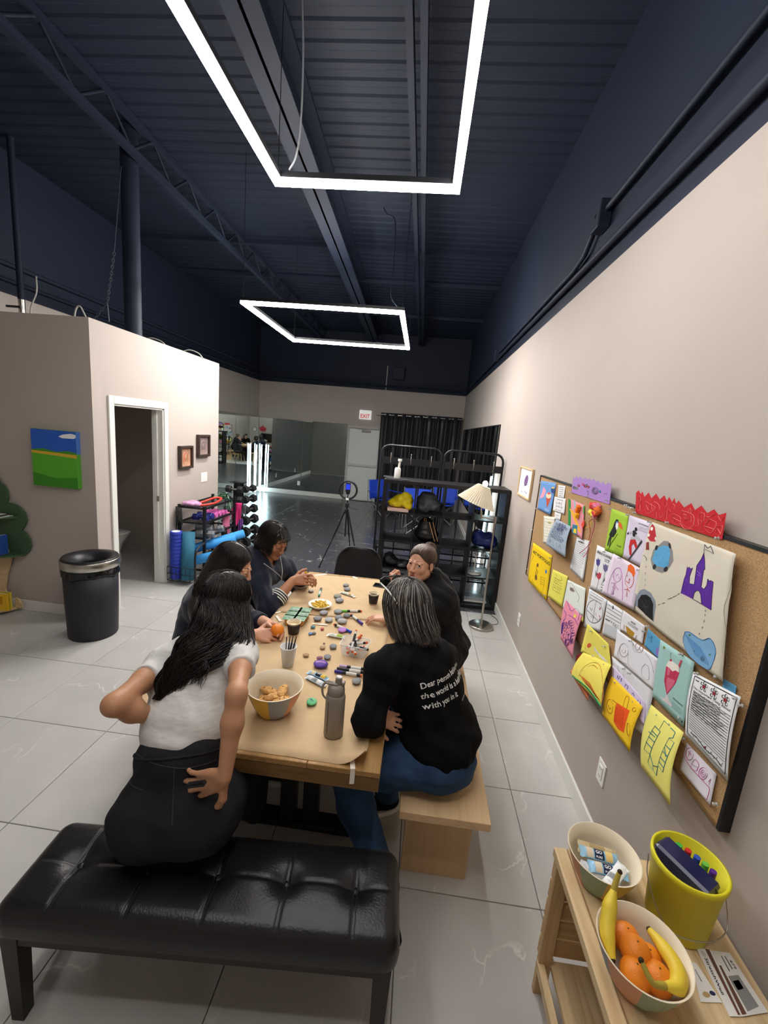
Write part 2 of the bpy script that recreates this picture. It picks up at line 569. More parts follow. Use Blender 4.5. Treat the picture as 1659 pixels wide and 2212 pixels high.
# ---------------------------------------------------------------- ceiling light frames
M_LED = mat('led_diffuser', 'ffffff', rough=0.6, emit=('fffbf7', LED_POWER))
M_LED2 = mat('led_diffuser_far', 'ffffff', rough=0.6, emit=('fffbf7', LED_POWER * 3.0))
def light_frame(label, x0, x1, y0, y1, z, md=M_LED):
 t = thing('ceiling_light_frame', label, 'ceiling light', ((x0 + x1) / 2, (y0 + y1) / 2, z), 'light frames hung from the ceiling')
 wd = 0.048
 for (a, b) in (((x0, y0), (x1, y0)), ((x0, y1), (x1, y1)), ((x0, y0), (x0, y1)), ((x1, y0), (x1, y1))):
  lx = abs(b[0] - a[0]); ly = abs(b[1] - a[1])
  if lx > ly: d = (lx - wd, wd)
  else: d = (wd, ly + wd)
  c = ((a[0] + b[0]) / 2, (a[1] + b[1]) / 2)
  m = MB(); m.box((c[0], c[1], z + 0.045), (d[0], d[1], 0.03)); h = m.build('light_bar', M_BLACK, t)
  m = MB(); m.box((c[0], c[1], z + 0.014), (d[0] - 0.004, d[1] - 0.004, 0.028)); m.build('diffuser', md, h)
 for sx in (x0, x1):
  for sy in (y0, y1):
   m = MB(); m.cyl((sx, sy, z + 0.05), (sx, sy, ZC), 0.0025, n=5); m.build('suspension_wire', M_BLACK, t)
 return t
Z1, Z2 = 3.3, 3.05
a, b = onz(600, 399, Z1), onz(985, 415, Z1)
L1 = light_frame('large glowing white rectangle frame hung above the paper-covered table', a.x, b.x, b.y - 2.6, b.y, Z1)
a, b, c = onz(525, 657, Z2), onz(868, 679, Z2), onz(880, 755, Z2)
L2 = light_frame('glowing white rectangle frame hung above the dark floor beyond the shelf unit', a.x, b.x, b.y, c.y, Z2, M_LED2)

M_CORD = mat('grey_cord', '8d9096', rough=0.5)
m = MB(); m.tube(spline([ony(652, -150, 2.65), ony(653, 0, 2.65), ony(655, 120, 2.65), ony(650, 260, 2.68), ony(640, 335, 2.7), ony(625, 367, 2.74)], 6), 0.006, n=6); m.build('power_cord', M_CORD, L1)
yy = 4.45
m = MB(); m.tube(spline([ony(829, 448, yy), ony(836, 462, yy), ony(853, 475, yy), ony(853, 530, yy), ony(848, 600, yy), ony(845, 640, yy), ony(862, 668, yy)], 6), 0.005, n=6); m.build('power_cord', M_NAVY, L2)

# ---------------------------------------------------------------- conduits and pipes under the deck
def conduit(label, pts, r, mt=M_NAVY, name='conduit', n=8):
 m = MB(); m.tube(pts, r, n=n); return tag(m.build(name, mt), label, 'conduit')
conduit('lower navy conduit running along the top of the right wall', [(XR - 0.035, YF + 0.1, 3.12), (XR - 0.035, 10.6, 3.12)], 0.02)
conduit('upper navy conduit above the other one on the right wall', [(XR - 0.035, YF + 0.1, 3.37), (XR - 0.035, 3.0, 3.37)] + [(XR - 0.035, 3.15, 3.34), (XR - 0.035, 3.3, 3.22), (XR - 0.035, 3.5, 3.19), (XR - 0.035, 6.6, 3.19)], 0.018)
for (lb, y, z) in (('navy junction box where the upper conduit bends on the right wall', 3.06, 3.35), ('small navy junction box above the wide right wall mirror', 6.75, 3.17)):
 m = MB(); m.box((XR - 0.04, y, z), (0.078, 0.13, 0.16), bev=0.006)
 m.cyl((XR - 0.08, y, z), (XR - 0.084, y, z), 0.012, n=8)
 tag(m.build('junction_box', M_NAVY), lb, 'junction box')
conduit('navy conduit crossing above the beige paint of the back wall', [(XL + 0.1, YB - 0.03, 3.1), (0.9, YB - 0.03, 3.1)], 0.025)
conduit('upper navy conduit along the far left wall above the washroom', [(XL + 0.03, 2.5, 3.3), (XL + 0.03, YB - 0.1, 3.3)], 0.025)
conduit('lower navy conduit along the far left wall above the washroom', [(XL + 0.03, 2.5, 3.14), (XL + 0.03, YB - 0.1, 3.14)], 0.02)
m = MB(); m.tube([ony(838, 790, YB - 0.02), ony(830, 880, YB - 0.02)], 0.012, n=6); tag(m.build('conduit', mat('pale_conduit', 'c9c2b9')), 'thin beige conduit dropping to the curtain on the back wall', 'conduit')
m = MB(); m.box((ony(862, 808, YB - 0.09)).to_tuple(), (0.3, 0.16, 0.3), bev=0.01); tag(m.build('ceiling_speaker', M_NAVY), 'square navy box fixed high on the back wall', 'box')
p = ony(288, 700, 4.1); m = MB(); m.cyl((p.x, 4.1, 2.55), (p.x, 4.1, ZC), 0.075, n=20); tag(m.build('vent_pipe', M_NAVY), 'thick navy vent pipe rising from the washroom roof', 'pipe')
M_CHAIN = mat('chain_metal', '7d838c', rough=0.35, metal=0.8)
def chain(name, label, pts, r=0.006):
 m = MB(); P = [Vector(p) for p in pts]
 L = sum((P[i + 1] - P[i]).length for i in range(len(P) - 1)); k = 0
 for i in range(len(P) - 1):
  n_ = max(2, int((P[i + 1] - P[i]).length / 0.028))
  for q in range(n_):
   c = P[i].lerp(P[i + 1], (q + 0.5) / n_); d = (P[i + 1] - P[i]).normalized(); s = d.orthogonal().normalized()
   if (k % 2): s = d.cross(s)
   m.tube([c + d * (0.02 * math.cos(t)) + s * (0.009 * math.sin(t)) for t in [j * PI / 4 for j in range(8)]], 0.0028, n=4, closed=True); k += 1
 return tag(m.build(name, M_CHAIN), label, 'chain')
yc = 4.0
chain('chain', 'thin steel chain hanging down onto the washroom roof', [ony(247, 545, yc), ony(232, 655, yc), ony(205, 688, yc)])
m = MB(); m.tube([ony(262, 360, yc), ony(247, 545, yc)], 0.003, n=5); tag(m.build('hanging_wire', M_CHAIN), 'thin wire from the roof deck to the steel chain', 'wire')
m = MB(); m.tube([ony(232, 655, yc), ony(236, 695, yc)], 0.005, n=5); tag(m.build('hanging_chain_end', M_CHAIN), 'short loose end of the steel chain over the washroom roof', 'chain')
p = ony(48, 672, 4.3); m = MB(); m.cyl((p.x, p.y, 2.55), (p.x, p.y, p.z + 0.11), 0.03, n=12); m.m = 1; m.cyl((p.x, p.y, p.z + 0.11), (p.x, p.y, ZC), 0.03, n=12)
m.m = 2; m.box((p.x - 0.05, p.y - 0.04, p.z + 0.03), (0.16, 0.02, 0.02)); tag(m.build('vent_stack', [M_STEEL, M_NAVY, M_BLACK]), 'bare silver pipe standing on the washroom roof', 'pipe')
M_CABLE = mat('white_cable', 'b8b6ae', rough=0.5)
def cable(label, pts, r=0.007, mt=None):
 m = MB(); m.tube(spline(pts, 8), r, n=6); return tag(m.build('cable', mt or M_CABLE), label, 'cable')
cable('grey cable rising beside the silver pipe on the washroom roof', [(ony(66, 676, 4.2).x, 4.2, 2.545), ony(66, 676, 4.2), ony(70, 655, 4.2), ony(79, 630, 4.2), ony(78, 597, 4.2)])
cable('pale cable loop over the corner of the washroom roof', [ony(160, 690, 3.6), ony(164, 668, 3.6), ony(173, 662, 3.6), ony(188, 690, 3.6)])
cable('pale cable arching over the middle of the washroom roof edge', [ony(313, 736, 4.7), ony(325, 730, 4.7), ony(348, 737, 4.7), ony(362, 752, 4.7)])
cable('pale cable arching over the far end of the washroom roof edge', [ony(392, 760, 5.2), ony(410, 756, 5.2), ony(430, 764, 5.2), ony(440, 778, 5.2)])

# ---------------------------------------------------------------- mirrors, exit door, exit sign
M_MIRROR = mat('mirror_silver', 'd5dfdf', rough=0.015, metal=1.0)
M_GLASSEDGE = mat('mirror_edge', '2a3330', rough=0.3)
def mirror_panel(label, c, d, axis, group):
 t = thing('mirror_panel', label, 'mirror', (c[0], c[1], c[2] - d[2] / 2), group)
 m = MB(); m.box(c, d); m.build('backing', M_GLASSEDGE, t)
 m = MB(); f = Vector(axis) * 0.004
 dd_ = [d[0] - 0.006, d[1] - 0.006, d[2] - 0.006]
 k = 0 if axis[0] else 1; dd_[k] = 0.004
 m.box(Vector(c) + Vector(axis) * (d[k] / 2 + 0.002), dd_); m.build('glass', M_MIRROR, t)
 return t
for k in range(2):
 x0 = XL + 0.02 + k * 1.24
 mirror_panel(('tall mirror panel on the back wall behind the light tubes', 'tall mirror panel on the back wall right beside the exit door')[k], (x0 + 0.615, YB - 0.006, 1.085), (1.23, 0.01, 1.92), (0, -1, 0), 'back wall mirror panels')
for k in range(4):
 y0 = PY1 + 0.02 + k * 1.445
 mirror_panel(('tall left wall mirror panel starting at the washroom partition', 'left wall mirror panel second from the washroom partition', 'left wall mirror panel second from the mirrored corner', 'left wall mirror panel ending in the mirrored corner')[k], (XL + 0.006, y0 + 0.72, 1.1), (0.01, 1.44, 1.95), (1, 0, 0), 'left wall mirror panels')
d2 = thing('door_2', 'white steel exit door with a push bar beside the mirrors', 'door', (-1.56, YB, 0)); d2['kind'] = 'structure'
M_DOOR = mat('white_steel_door', 'd6dad6', rough=0.4)
m = MB(); m.box((-1.555, YB - 0.02, 0.985), (0.80, 0.03, 1.93), bev=0.003); leaf = m.build('door_leaf', M_DOOR, d2)
m = MB()
for x in (-1.985, -1.125): m.box((x, YB - 0.02, 0.99), (0.06, 0.05, 1.98))
m.box((-1.555, YB - 0.02, 2.0), (0.92, 0.05, 0.06)); m.build('door_frame', mat('grey_door_frame', 'b9b5ae'), d2)
m = MB(); m.box((-1.555, YB - 0.065, 0.98), (0.78, 0.04, 0.06), bev=0.008)
for x in (-1.9, -1.21): m.box((x, YB - 0.05, 0.98), (0.06, 0.03, 0.09), bev=0.005)
m.build('push_bar', mat('grey_push_bar', 'c3c6c4', rough=0.3), leaf)
m = MB(); m.box((-1.50, YB - 0.065, 1.9), (0.24, 0.05, 0.06), bev=0.006); m.box((-1.62, YB - 0.08, 1.955), (0.28, 0.015, 0.012)); m.build('door_closer', mat('closer_grey', '8f8d86', rough=0.4), leaf)
ex = thing('exit_sign', 'white box sign with red EXIT letters above the steel door', 'sign', (-1.566, YB - 0.03, 2.21))
m = MB(); m.box((-1.566, YB - 0.03, 2.33), (0.32, 0.05, 0.24), bev=0.006)
for x in (-1.68, -1.45): m.ball((x, YB - 0.055, 2.43), 0.028, n=10)
m.build('housing', mat('exit_sign_face', 'f0ede6', rough=0.5, emit=('ffffff', 0.35)), ex)
m = MB(); letters(m, 'EXIT', (-1.697, YB - 0.0565, 2.245), (1, 0, 0), (0, 0, 1), size=0.15, width=0.26, bold=0.02)
m.build('lettering', mat('exit_red', 'd3272b', rough=0.5, emit=('d3272b', 0.4)), ex)
# light tubes leaning in the mirrored corner
M_TUBE = mat('cool_light_tube', 'ffffff', rough=0.4, emit=('cfeef5', 20.0))
for k, (x, y) in enumerate(((-4.40, 11.1), (-4.33, 11.28), (-4.24, 11.36))):
 t = thing('light_tube', ('cool white light tube standing nearest the left mirrors', 'cool white light tube in the middle of the mirrored corner', 'cool white light tube standing against the back mirror')[k], 'light tube', (x, y, 0), 'light tubes in the mirrored corner')
 m = MB(); m.cyl((x, y, 0.02), (x + 0.01, y, 1.30), 0.013, n=10); m.build('tube', M_TUBE, t)
 m = MB(); m.cyl((x, y, 0), (x, y, 0.02), 0.03, n=12); m.build('base', M_WHITEP, t)
 m = MB(); m.cyl((x + 0.01, y, 1.30), (x + 0.01, y, 1.32), 0.014, n=10); m.build('end_cap', M_WHITEP, t)
for k, (y, z) in enumerate(((7.9, 0.3), (9.9, 0.3))):
 m = MB(); m.box((XL + 0.02, y, z), (0.012, 0.075, 0.12), bev=0.003); m.m = 1
 for s in (-0.025, 0.025): m.box((XL + 0.027, y, z + s), (0.002, 0.02, 0.028))
 tag(m.build('wall_outlet', [M_WHITEP, M_DARK]), ('white outlet low on the left mirrors nearer the partition', 'white outlet low on the left mirrors nearer the corner')[k], 'outlet', 'outlets in the left mirrors')
m = MB(); m.box((-3.3, YB - 0.02, 0.33), (0.075, 0.012, 0.12), bev=0.003); tag(m.build('wall_outlet', M_WHITEP), 'white outlet plate low on the back mirror', 'outlet')

# wall behind the photographer, seen only in the mirrors
m = MB(); leafpts = [(0, -.5), (.06, -.2), (.38, -.27), (.33, -.12), (.55, .1), (.45, .14), (.47, .3), (.3, .25), (.2, .1), (.25, .42), (.13, .36), (0, .58)]
poly = [(x, y) for x, y in leafpts] + [(-x, y) for x, y in leafpts[::-1][1:-1]]
m.prism([(0.24 - x * 0.42, YF + 0.005, 1.52 + y * 0.42) for x, y in poly], (0, 0.02, 0))
tag(m.build('maple_leaf_sign', mat('leaf_red', 'b3202c', rough=0.5)), 'red maple leaf on the rear wall above the television', 'sign')
t = thing('television', 'black flat television on the rear wall', 'television', (-0.1, YF + 0.05, 0.8))
m = MB(); m.box((-0.1, YF + 0.05, 1.05), (0.86, 0.05, 0.5), bev=0.008); m.build('housing', M_BLACK, t)
m = MB(); m.box((-0.1, YF + 0.077, 1.05), (0.82, 0.004, 0.46)); m.build('screen', mat('screen_off', '08090b', rough=0.1), t)
t = thing('wall_clock', 'round white clock with black rim on the rear wall', 'clock', (0.72, YF + 0.02, 1.38))
m = MB(); m.lathe([(0.0, 0), (0.12, 0), (0.12, 0.03), (0.105, 0.035), (0.105, 0.02), (0, 0.02)], (0.72, YF, 1.5), axis=Rx(-PI / 2)); m.build('rim', M_BLACK, t)
m = MB(); m.lathe([(0.104, 0.021), (0, 0.022)], (0.72, YF, 1.5), axis=Rx(-PI / 2)); m.build('dial', M_WHITEP, t)
m = MB(); m.box((0.72, YF + 0.026, 1.53), (0.01, 0.003, 0.09)); m.box((0.69, YF + 0.026, 1.5), (0.07, 0.003, 0.012)); m.build('hand', M_BLACK, t)
# ================================================================ furniture
def wood(name, base, dark, axis='Y', scale=9.0, rough=0.5, amt=0.55):
 m = bpy.data.materials.new(name); m.use_nodes = True; nt = m.node_tree
 b = nt.nodes['Principled BSDF']; b.inputs['Roughness'].default_value = rough
 b.inputs['Specular IOR Level'].default_value = 0.35
 tc = nt.nodes.new('ShaderNodeTexCoord'); mp = nt.nodes.new('ShaderNodeMapping')
 sc_ = [6.0, 6.0, 6.0]; sc_['XYZ'.index(axis)] = 0.35
 mp.inputs['Scale'].default_value = sc_
 nt.links.new(tc.outputs['Object'], mp.inputs[0])
 n1 = nt.nodes.new('ShaderNodeTexNoise'); n1.inputs['Scale'].default_value = scale; n1.inputs['Detail'].default_value = 6
 n1.inputs['Distortion'].default_value = 0.6
 nt.links.new(mp.outputs[0], n1.inputs['Vector'])
 mr = nt.nodes.new('ShaderNodeMapRange'); mr.inputs[1].default_value = 0.38; mr.inputs[2].default_value = 0.72
 mr.inputs[3].default_value = 0; mr.inputs[4].default_value = amt
 nt.links.new(n1.outputs[0], mr.inputs[0])
 mx = nt.nodes.new('ShaderNodeMix'); mx.data_type = 'RGBA'
 mx.inputs[6].default_value = (*srgb(base), 1); mx.inputs[7].default_value = (*srgb(dark), 1)
 nt.links.new(mr.outputs[0], mx.inputs[0]); nt.links.new(mx.outputs[2], b.inputs['Base Color'])
 return m


M_OAKX = wood('oak_across', '9a7648', '6c4c28', 'X'); M_OAKY = wood('oak_along', 'a98350', '74522a', 'Y')
M_BIRCHY = wood('birch_along', 'dcbd94', 'c79f72', 'Y', 7, amt=0.5); M_BIRCHX = wood('birch_panel', 'd3b48b', 'bb9467', 'Z', 6, amt=0.45)
M_PINEY = wood('pine_along', 'dcc39a', 'b58f5c', 'Y', 8, amt=0.6); M_PINEX = wood('pine_slat', 'd0b083', 'a57c4b', 'X', 8, amt=0.6)
M_PINEZ = wood('pine_upright', 'd0b083', 'a57c4b', 'Z', 8, amt=0.6)
M_PAPERK = mat('kraft_paper', 'ccb08a', rough=0.8, spec=0.2, noise_=(14, 0.05), bump=(30, 0.12))
M_TAPE = mat('masking_tape', 'ece6d8', rough=0.7)
M_LEATHER = mat('black_leather', '1a1a1c', rough=0.33, spec=0.5, bump=(160, 0.12))
M_SHELFBLK = wood('black_brown_board', '1d1c1e', '111012', 'X', 7, rough=0.4)

# ---------------------------------------------------------------- table
TX0, TX1, TY0, TY1, TZ = -0.796, -0.03, 1.25, 3.18, 0.76
t = thing('dining_table', 'long wooden table covered with brown kraft paper', 'table', ((TX0 + TX1) / 2, (TY0 + TY1) / 2, 0))
for k in range(3):
 wd = (TX1 - TX0) / 3
 m = MB(); m.box((TX0 + wd * (k + 0.5), (TY0 + TY1) / 2, TZ - 0.011), (wd - 0.001, TY1 - TY0, 0.022), bev=0.002); m.build('plank', M_OAKY, t)
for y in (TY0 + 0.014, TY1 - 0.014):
 m = MB(); m.box(((TX0 + TX1) / 2, y, TZ - 0.051), (TX1 - TX0 - 0.004, 0.024, 0.056), bev=0.002); m.build('apron', wood('shaded_oak_apron', '7c5e38', '553c1f', 'X'), t)  # end aprons: same oak, shade of the table end painted into a darker colour
for x in (TX0 + 0.014, TX1 - 0.014):
 m = MB(); m.box((x, (TY0 + TY1) / 2, TZ - 0.051), (0.024, TY1 - TY0 - 0.06, 0.056), bev=0.002); m.build('apron', M_OAKY, t)
for y in (1.72, 2.84):
 for x in (-0.47, -0.36):
  m = MB(); m.box((x, y, 0.341), (0.07, 0.07, 0.622), bev=0.004); m.build('leg', M_BLACK, t)
 m = MB(); m.box(((TX0 + TX1) / 2, y, 0.668), (TX1 - TX0 - 0.12, 0.07, 0.03)); m.build('crossbar', M_BLACK, t)
 m = MB(); m.box(((TX0 + TX1) / 2, y, 0.015), (0.55, 0.09, 0.03), bev=0.004); m.build('foot_bar', M_BLACK, t)

# kraft paper sheets, tape
def sheet(name, label, cs, z, th=0.0009, curl=None, mt=M_PAPERK, cat='paper', nu=30, nv=24, wav=0.0006):
 a, b, c, d = [Vector((p[0], p[1], 0)) for p in cs]
 def fn(u, v):
  p = a.lerp(b, u).lerp(d.lerp(c, u), v)
  h = wav * (1 + math.sin(u * 13 + v * 5) * math.sin(v * 17 + u * 3))
  if curl:
   q = max(0, (u - 0.86) / 0.14) * max(0, (0.1 - v) / 0.1)
   h += curl * q * q * 4
  e = noise.noise(Vector((u * 9, v * 40, 1.3))) * 0.003 if (u in (0, 1) or v in (0, 1)) else 0
  return Vector((p.x + e, p.y + e, z + h))
 m = MB(); m.grid(fn, nu, nv, thick=(0, 0, th)); return tag(m.build(name, mt), label, cat)
sheet('kraft_paper_sheet', 'brown kraft paper sheet under the cookie bowl and steel bottle', [(-0.775, 1.27), (-0.088, 1.262), (-0.085, 2.47), (-0.79, 2.40)], TZ + 0.0003, curl=0.018)
sheet('kraft_paper_sheet', 'brown kraft paper sheet under the white snack plate', [(-0.79, 2.385), (-0.045, 2.42), (-0.05, 3.15), (-0.775, 3.11)], TZ + 0.0036)
def tape(label, p, q, wd, z=TZ + 0.0062, drop=0.0):
 p, q = Vector((p.x, p.y, z)), Vector((q.x, q.y, z)); d = (q - p).normalized(); s = Vector((-d.y, d.x, 0)) * wd / 2
 m = MB()
 P = [p]
 k = 5
 for i in range(1, k + 1): P.append(p.lerp(q, i / k))
 vs_ = []
 for i, c in enumerate(P):
  j = 0.002 * ((i % 2) - 0.5); vs_ += [c + s * (1 + j * 30), c - s]
 if drop:
  e = P[-1] + d * 0.0015
  for dz in (0.0, -drop * 0.5, -drop): vs_ += [e + Vector((0, 0, dz)) + s * 0.95, e + Vector((0, 0, dz)) - s]
 n_ = len(vs_) // 2
 fs = [(2 * i, 2 * i + 1, 2 * i + 3, 2 * i + 2) for i in range(n_ - 1)]
 m.add(vs_, fs)
 o = m.build('masking_tape', M_TAPE); md = o.modifiers.new('thickness', 'SOLIDIFY'); md.thickness = 0.0005; md.offset = 1
 return tag(o, label, 'tape')
tape('strip of white tape hanging over the table end near the steel bottle', onz(760, 1640, TZ), Vector((-0.125, TY0 - 0.001, 0)), 0.017, drop=0.06)
tape('white tape strip across the paper edge beside the coffee cup with cream', onz(597, 1332, TZ), onz(606, 1344, TZ), 0.017)
tape('short white tape piece at the paper edge near the snack cups', onz(596, 1326, TZ), onz(606, 1323, TZ), 0.014)
tape('white tape strip joining the two kraft paper sheets', onz(674, 1349, TZ), onz(708, 1352, TZ), 0.012)
tape('white tape piece on the paper edge by the empty chair', onz(762, 1247, TZ), onz(771, 1251, TZ), 0.02)
tape('long thin white tape strip below the hands holding the yellow pebble', onz(680, 1244, TZ), onz(705, 1242, TZ), 0.02)

# ---------------------------------------------------------------- wooden benches
def bench(label, x0, x1, y0, y1):
 t = thing('wooden_bench', label, 'bench', ((x0 + x1) / 2, (y0 + y1) / 2, 0), 'benches along the table')
 m = MB(); m.box(((x0 + x1) / 2, (y0 + y1) / 2, 0.432), (x1 - x0, y1 - y0, 0.036), bev=0.002); m.build('seat', M_BIRCHY, t)
 for y in (y0 + 0.16, y1 - 0.16):
  m = MB(); m.box(((x0 + x1) / 2, y, 0.207), (x1 - x0 - 0.07, 0.03, 0.414), bev=0.0015); m.build('leg_panel', M_BIRCHX, t)
 m = MB(); m.box(((x0 + x1) / 2, (y0 + y1) / 2, 0.36), (0.025, y1 - y0 - 0.36, 0.09)); m.build('stretcher', M_BIRCHX, t)
bench('pale birch bench under the two women in black tops', 0.055, 0.412, 1.42, 3.25)
bench('pale birch bench on the side of the navy cardigan woman', -1.33, -0.93, 1.75, 3.3)

# ---------------------------------------------------------------- tufted black bench
BC, BA, BL, BD = Vector((-0.53, 1.085, 0)), math.radians(3.9), 1.21, 0.315
BM = Matrix.Translation(BC) @ Matrix.Rotation(BA, 4, 'Z')
t = thing('tufted_bench', 'black leather tufted bench holding the woman in the white shirt', 'bench', tuple(BC))
btn = [(-0.44 + 0.225 * k, 0.0) for k in range(5)]
BZ = 0.45
def cush(u, v):
 # u, v in 0..1 run over a rounded pad: outer ring is the side wall
 a, b = u * 2 - 1, v * 2 - 1
 x, y = a * BL / 2, b * BD / 2
 ex = min(BL / 2 - abs(x), BD / 2 - abs(y)); r = 0.05
 ex2 = math.hypot(max(0, abs(x) - (BL / 2 - r)), max(0, abs(y) - (BD / 2 - r)))
 z = BZ - r + math.sqrt(max(0, r * r - min(ex2, r) ** 2)) + 0.01 * (1 - b * b) * (1 - a ** 6)
 if ex2 > 0.9 * r or u in (0, 1) or v in (0, 1): pass
 for (bx, by) in btn:
  d2 = ((x - bx) / 0.045) ** 2 + ((y - by) / 0.04) ** 2
  z -= 0.021 * math.exp(-d2)
  z -= 0.0042 * math.exp(-((x - bx) / 0.006) ** 2) * (1 if abs(y) < BD / 2 - 0.02 else 0.3)
 z -= 0.0042 * math.exp(-(y / 0.006) ** 2) * (1 if abs(x) < BL / 2 - 0.04 else 0.2)
 if ex2 > r:   # square corners drawn in to a round corner
  k = r / ex2
  x = math.copysign(BL / 2 - r + max(0, abs(x) - (BL / 2 - r)) * k, x); y = math.copysign(BD / 2 - r + max(0, abs(y) - (BD / 2 - r)) * k, y)
 return Vector((x, y, z))
m = MB(BM)
NU, NV = 190, 60
m.grid(cush, NU, NV)
rim = [cush(i / NU, 0) for i in range(NU)] + [cush(1, j / NV) for j in range(NV)] + [cush(1 - i / NU, 1) for i in range(NU)] + [cush(0, 1 - j / NV) for j in range(NV)]
k = len(rim); low = [Vector((p.x, p.y, 0.355)) for p in rim]
mid = [Vector((p.x * 1.004, p.y * 1.012, 0.385)) for p in rim]
m.add(rim + mid + low, [((i + 1) % k, i, k + i, k + (i + 1) % k) for i in range(k)] + [(k + (i + 1) % k, k + i, 2 * k + i, 2 * k + (i + 1) % k) for i in range(k)], True)
m.add(low, [tuple(range(k))], False)
cu = m.build('cushion', M_LEATHER, t)
for (bx, by) in btn:
 m = MB(BM); m.ball((bx, by, cush(0.5 + bx / BL, 0.5 + by / BD).z + 0.002), (0.013, 0.013, 0.008), n=14); m.build('button', M_LEATHER, cu)
 for s in (-0.006, 0.006):
  m = MB(BM); m.tube([cush(0.5 + (bx + s) / BL, 0.06 + 0.88 * q / 40) + Vector((0, 0, 0.0006)) for q in range(41) if abs(0.06 + 0.88 * q / 40 - 0.5) > 0.09], 0.0009, n=4); m.build('stitching', mat('black_thread', '2b2b2d', rough=0.6), cu)
M_BFRAME = mat('dark_bench_frame', '23211f', rough=0.5)
m = MB(BM); m.box((0, BD / 2 - 0.03, 0.33), (BL - 0.07, 0.025, 0.05)); m.box((0, -BD / 2 + 0.03, 0.33), (BL - 0.07, 0.025, 0.05))
m.box((BL / 2 - 0.035, 0, 0.33), (0.025, BD - 0.085, 0.05)); m.box((-BL / 2 + 0.035, 0, 0.33), (0.025, BD - 0.085, 0.05)); m.box((0, 0, 0.345), (BL - 0.1, BD - 0.09, 0.016))
m.build('frame', M_BFRAME, t)
for sx in (-1, 1):
 for sy in (-1, 1):
  x, y = sx * (BL / 2 - 0.045), sy * (BD / 2 - 0.04)
  m = MB(BM); q = 0.026; e = 0.019
  vs_ = [(x + a * q, y + b * q, 0.354) for a, b in ((-1, -1), (1, -1), (1, 1), (-1, 1))] + [(x + a * e, y + b * e, 0) for a, b in ((-1, -1), (1, -1), (1, 1), (-1, 1))]
  m.add(vs_, [(0, 1, 2, 3), (7, 6, 5, 4)] + [(i, 4 + i, 4 + (i + 1) % 4, (i + 1) % 4) for i in range(4)]); m.build('leg', M_BFRAME, t)

# ---------------------------------------------------------------- pine shelf at the right wall
SX0, SX1, SY0, SY1, SZ = 0.578, 1.008, 0.42, 1.25, 0.577
t = thing('pine_shelf', 'low pine shelf with slatted ends under the cork board', 'shelf', ((SX0 + SX1) / 2, (SY0 + SY1) / 2, 0))
bw = (SX1 - SX0 - 0.05) / 3
for k in range(3):
 m = MB(); m.box((SX0 + 0.045 + bw * (k + 0.5), (SY0 + SY1) / 2, SZ - 0.009), (bw - 0.0004, SY1 - SY0, 0.018), bev=0.0005); m.build('top_board', M_PINEY, t)
m = MB(); m.box((SX0 + 0.021, (SY0 + SY1) / 2, SZ - 0.0165), (0.042, SY1 - SY0, 0.033), bev=0.003); m.build('front_rail', M_PINEY, t)
for k in range(3):
 m = MB(); m.box((SX0 + 0.045 + bw * (k + 0.5), (SY0 + SY1) / 2, 0.125), (bw - 0.0015, SY1 - SY0 - 0.05, 0.018), bev=0.0015); m.build('lower_board', M_PINEY, t)
m = MB(); m.box((SX0 + 0.012, (SY0 + SY1) / 2, 0.118), (0.024, SY1 - SY0 - 0.05, 0.035), bev=0.002); m.build('lower_rail', M_PINEY, t)
for y in (SY1 - 0.012, SY0 + 0.012, 0.80):
 top_ = SZ - 0.036; n_ = 5; hh = (top_ - 0.14) / n_
 for k in range(n_):
  m = MB(); m.box(((SX0 + SX1) / 2, y, 0.14 + hh * (k + 0.5)), (SX1 - SX0 - 0.012, 0.018, hh - 0.008), bev=0.003); m.build('slat', M_PINEX, t)
 for x in (SX0 + 0.025, SX1 - 0.025):
  m = MB(); m.box((x, y - 0.02 if y > 1 else y + 0.02, top_ / 2), (0.045, 0.02, top_), bev=0.002); m.build('post', M_PINEZ, t)
t = MB(); t.box((0.80, 0.72, 0.235), (0.30, 0.12, 0.20), bev=0.01); t.box((0.80, 0.72, 0.34), (0.31, 0.13, 0.012), bev=0.004)
tag(t.build('storage_box', mat('green_plastic', '1f8a4c', rough=0.45)), 'green lidded plastic box on the lower board of the pine shelf', 'box')

# ---------------------------------------------------------------- black cube shelf unit
KX0, KX1, KY0, KY1, KZ = -0.378, 1.018, 4.66, 5.04, 1.40
t = thing('cube_shelf', 'tall open black cube shelf unit behind the floor lamp', 'shelf', ((KX0 + KX1) / 2, (KY0 + KY1) / 2, 0))
yc_, dp = (KY0 + KY1) / 2, KY1 - KY0
for x in (KX0 + 0.02, KX1 - 0.02):
 m = MB(); m.box((x, yc_, KZ / 2), (0.04, dp, KZ), bev=0.002); m.build('side_panel', M_SHELFBLK, t)
for z in (0.02, KZ - 0.02):
 m = MB(); m.box(((KX0 + KX1) / 2, yc_, z), (KX1 - KX0 - 0.08, dp, 0.04), bev=0.002); m.build('end_board', M_SHELFBLK, t)
cw = (KX1 - KX0 - 0.08) / 4; ch = (KZ - 0.08) / 4
for k in range(1, 4):
 m = MB(); m.box(((KX0 + KX1) / 2, yc_, 0.04 + ch * k), (KX1 - KX0 - 0.08, dp - 0.004, 0.018)); m.build('shelf_board', M_SHELFBLK, t)
for k in range(1, 4):
 for j in range(4):
  m = MB(); m.box((KX0 + 0.04 + cw * k, yc_, 0.04 + ch * (j + 0.5)), (0.018, dp - 0.006, ch - 0.018)); m.build('divider', M_SHELFBLK, t)
def cell(i, j):     # centre of the floor of column i, row j from the top
 return Vector((KX0 + 0.04 + cw * (i + 0.5), yc_, 0.05 + ch * (3 - j)))

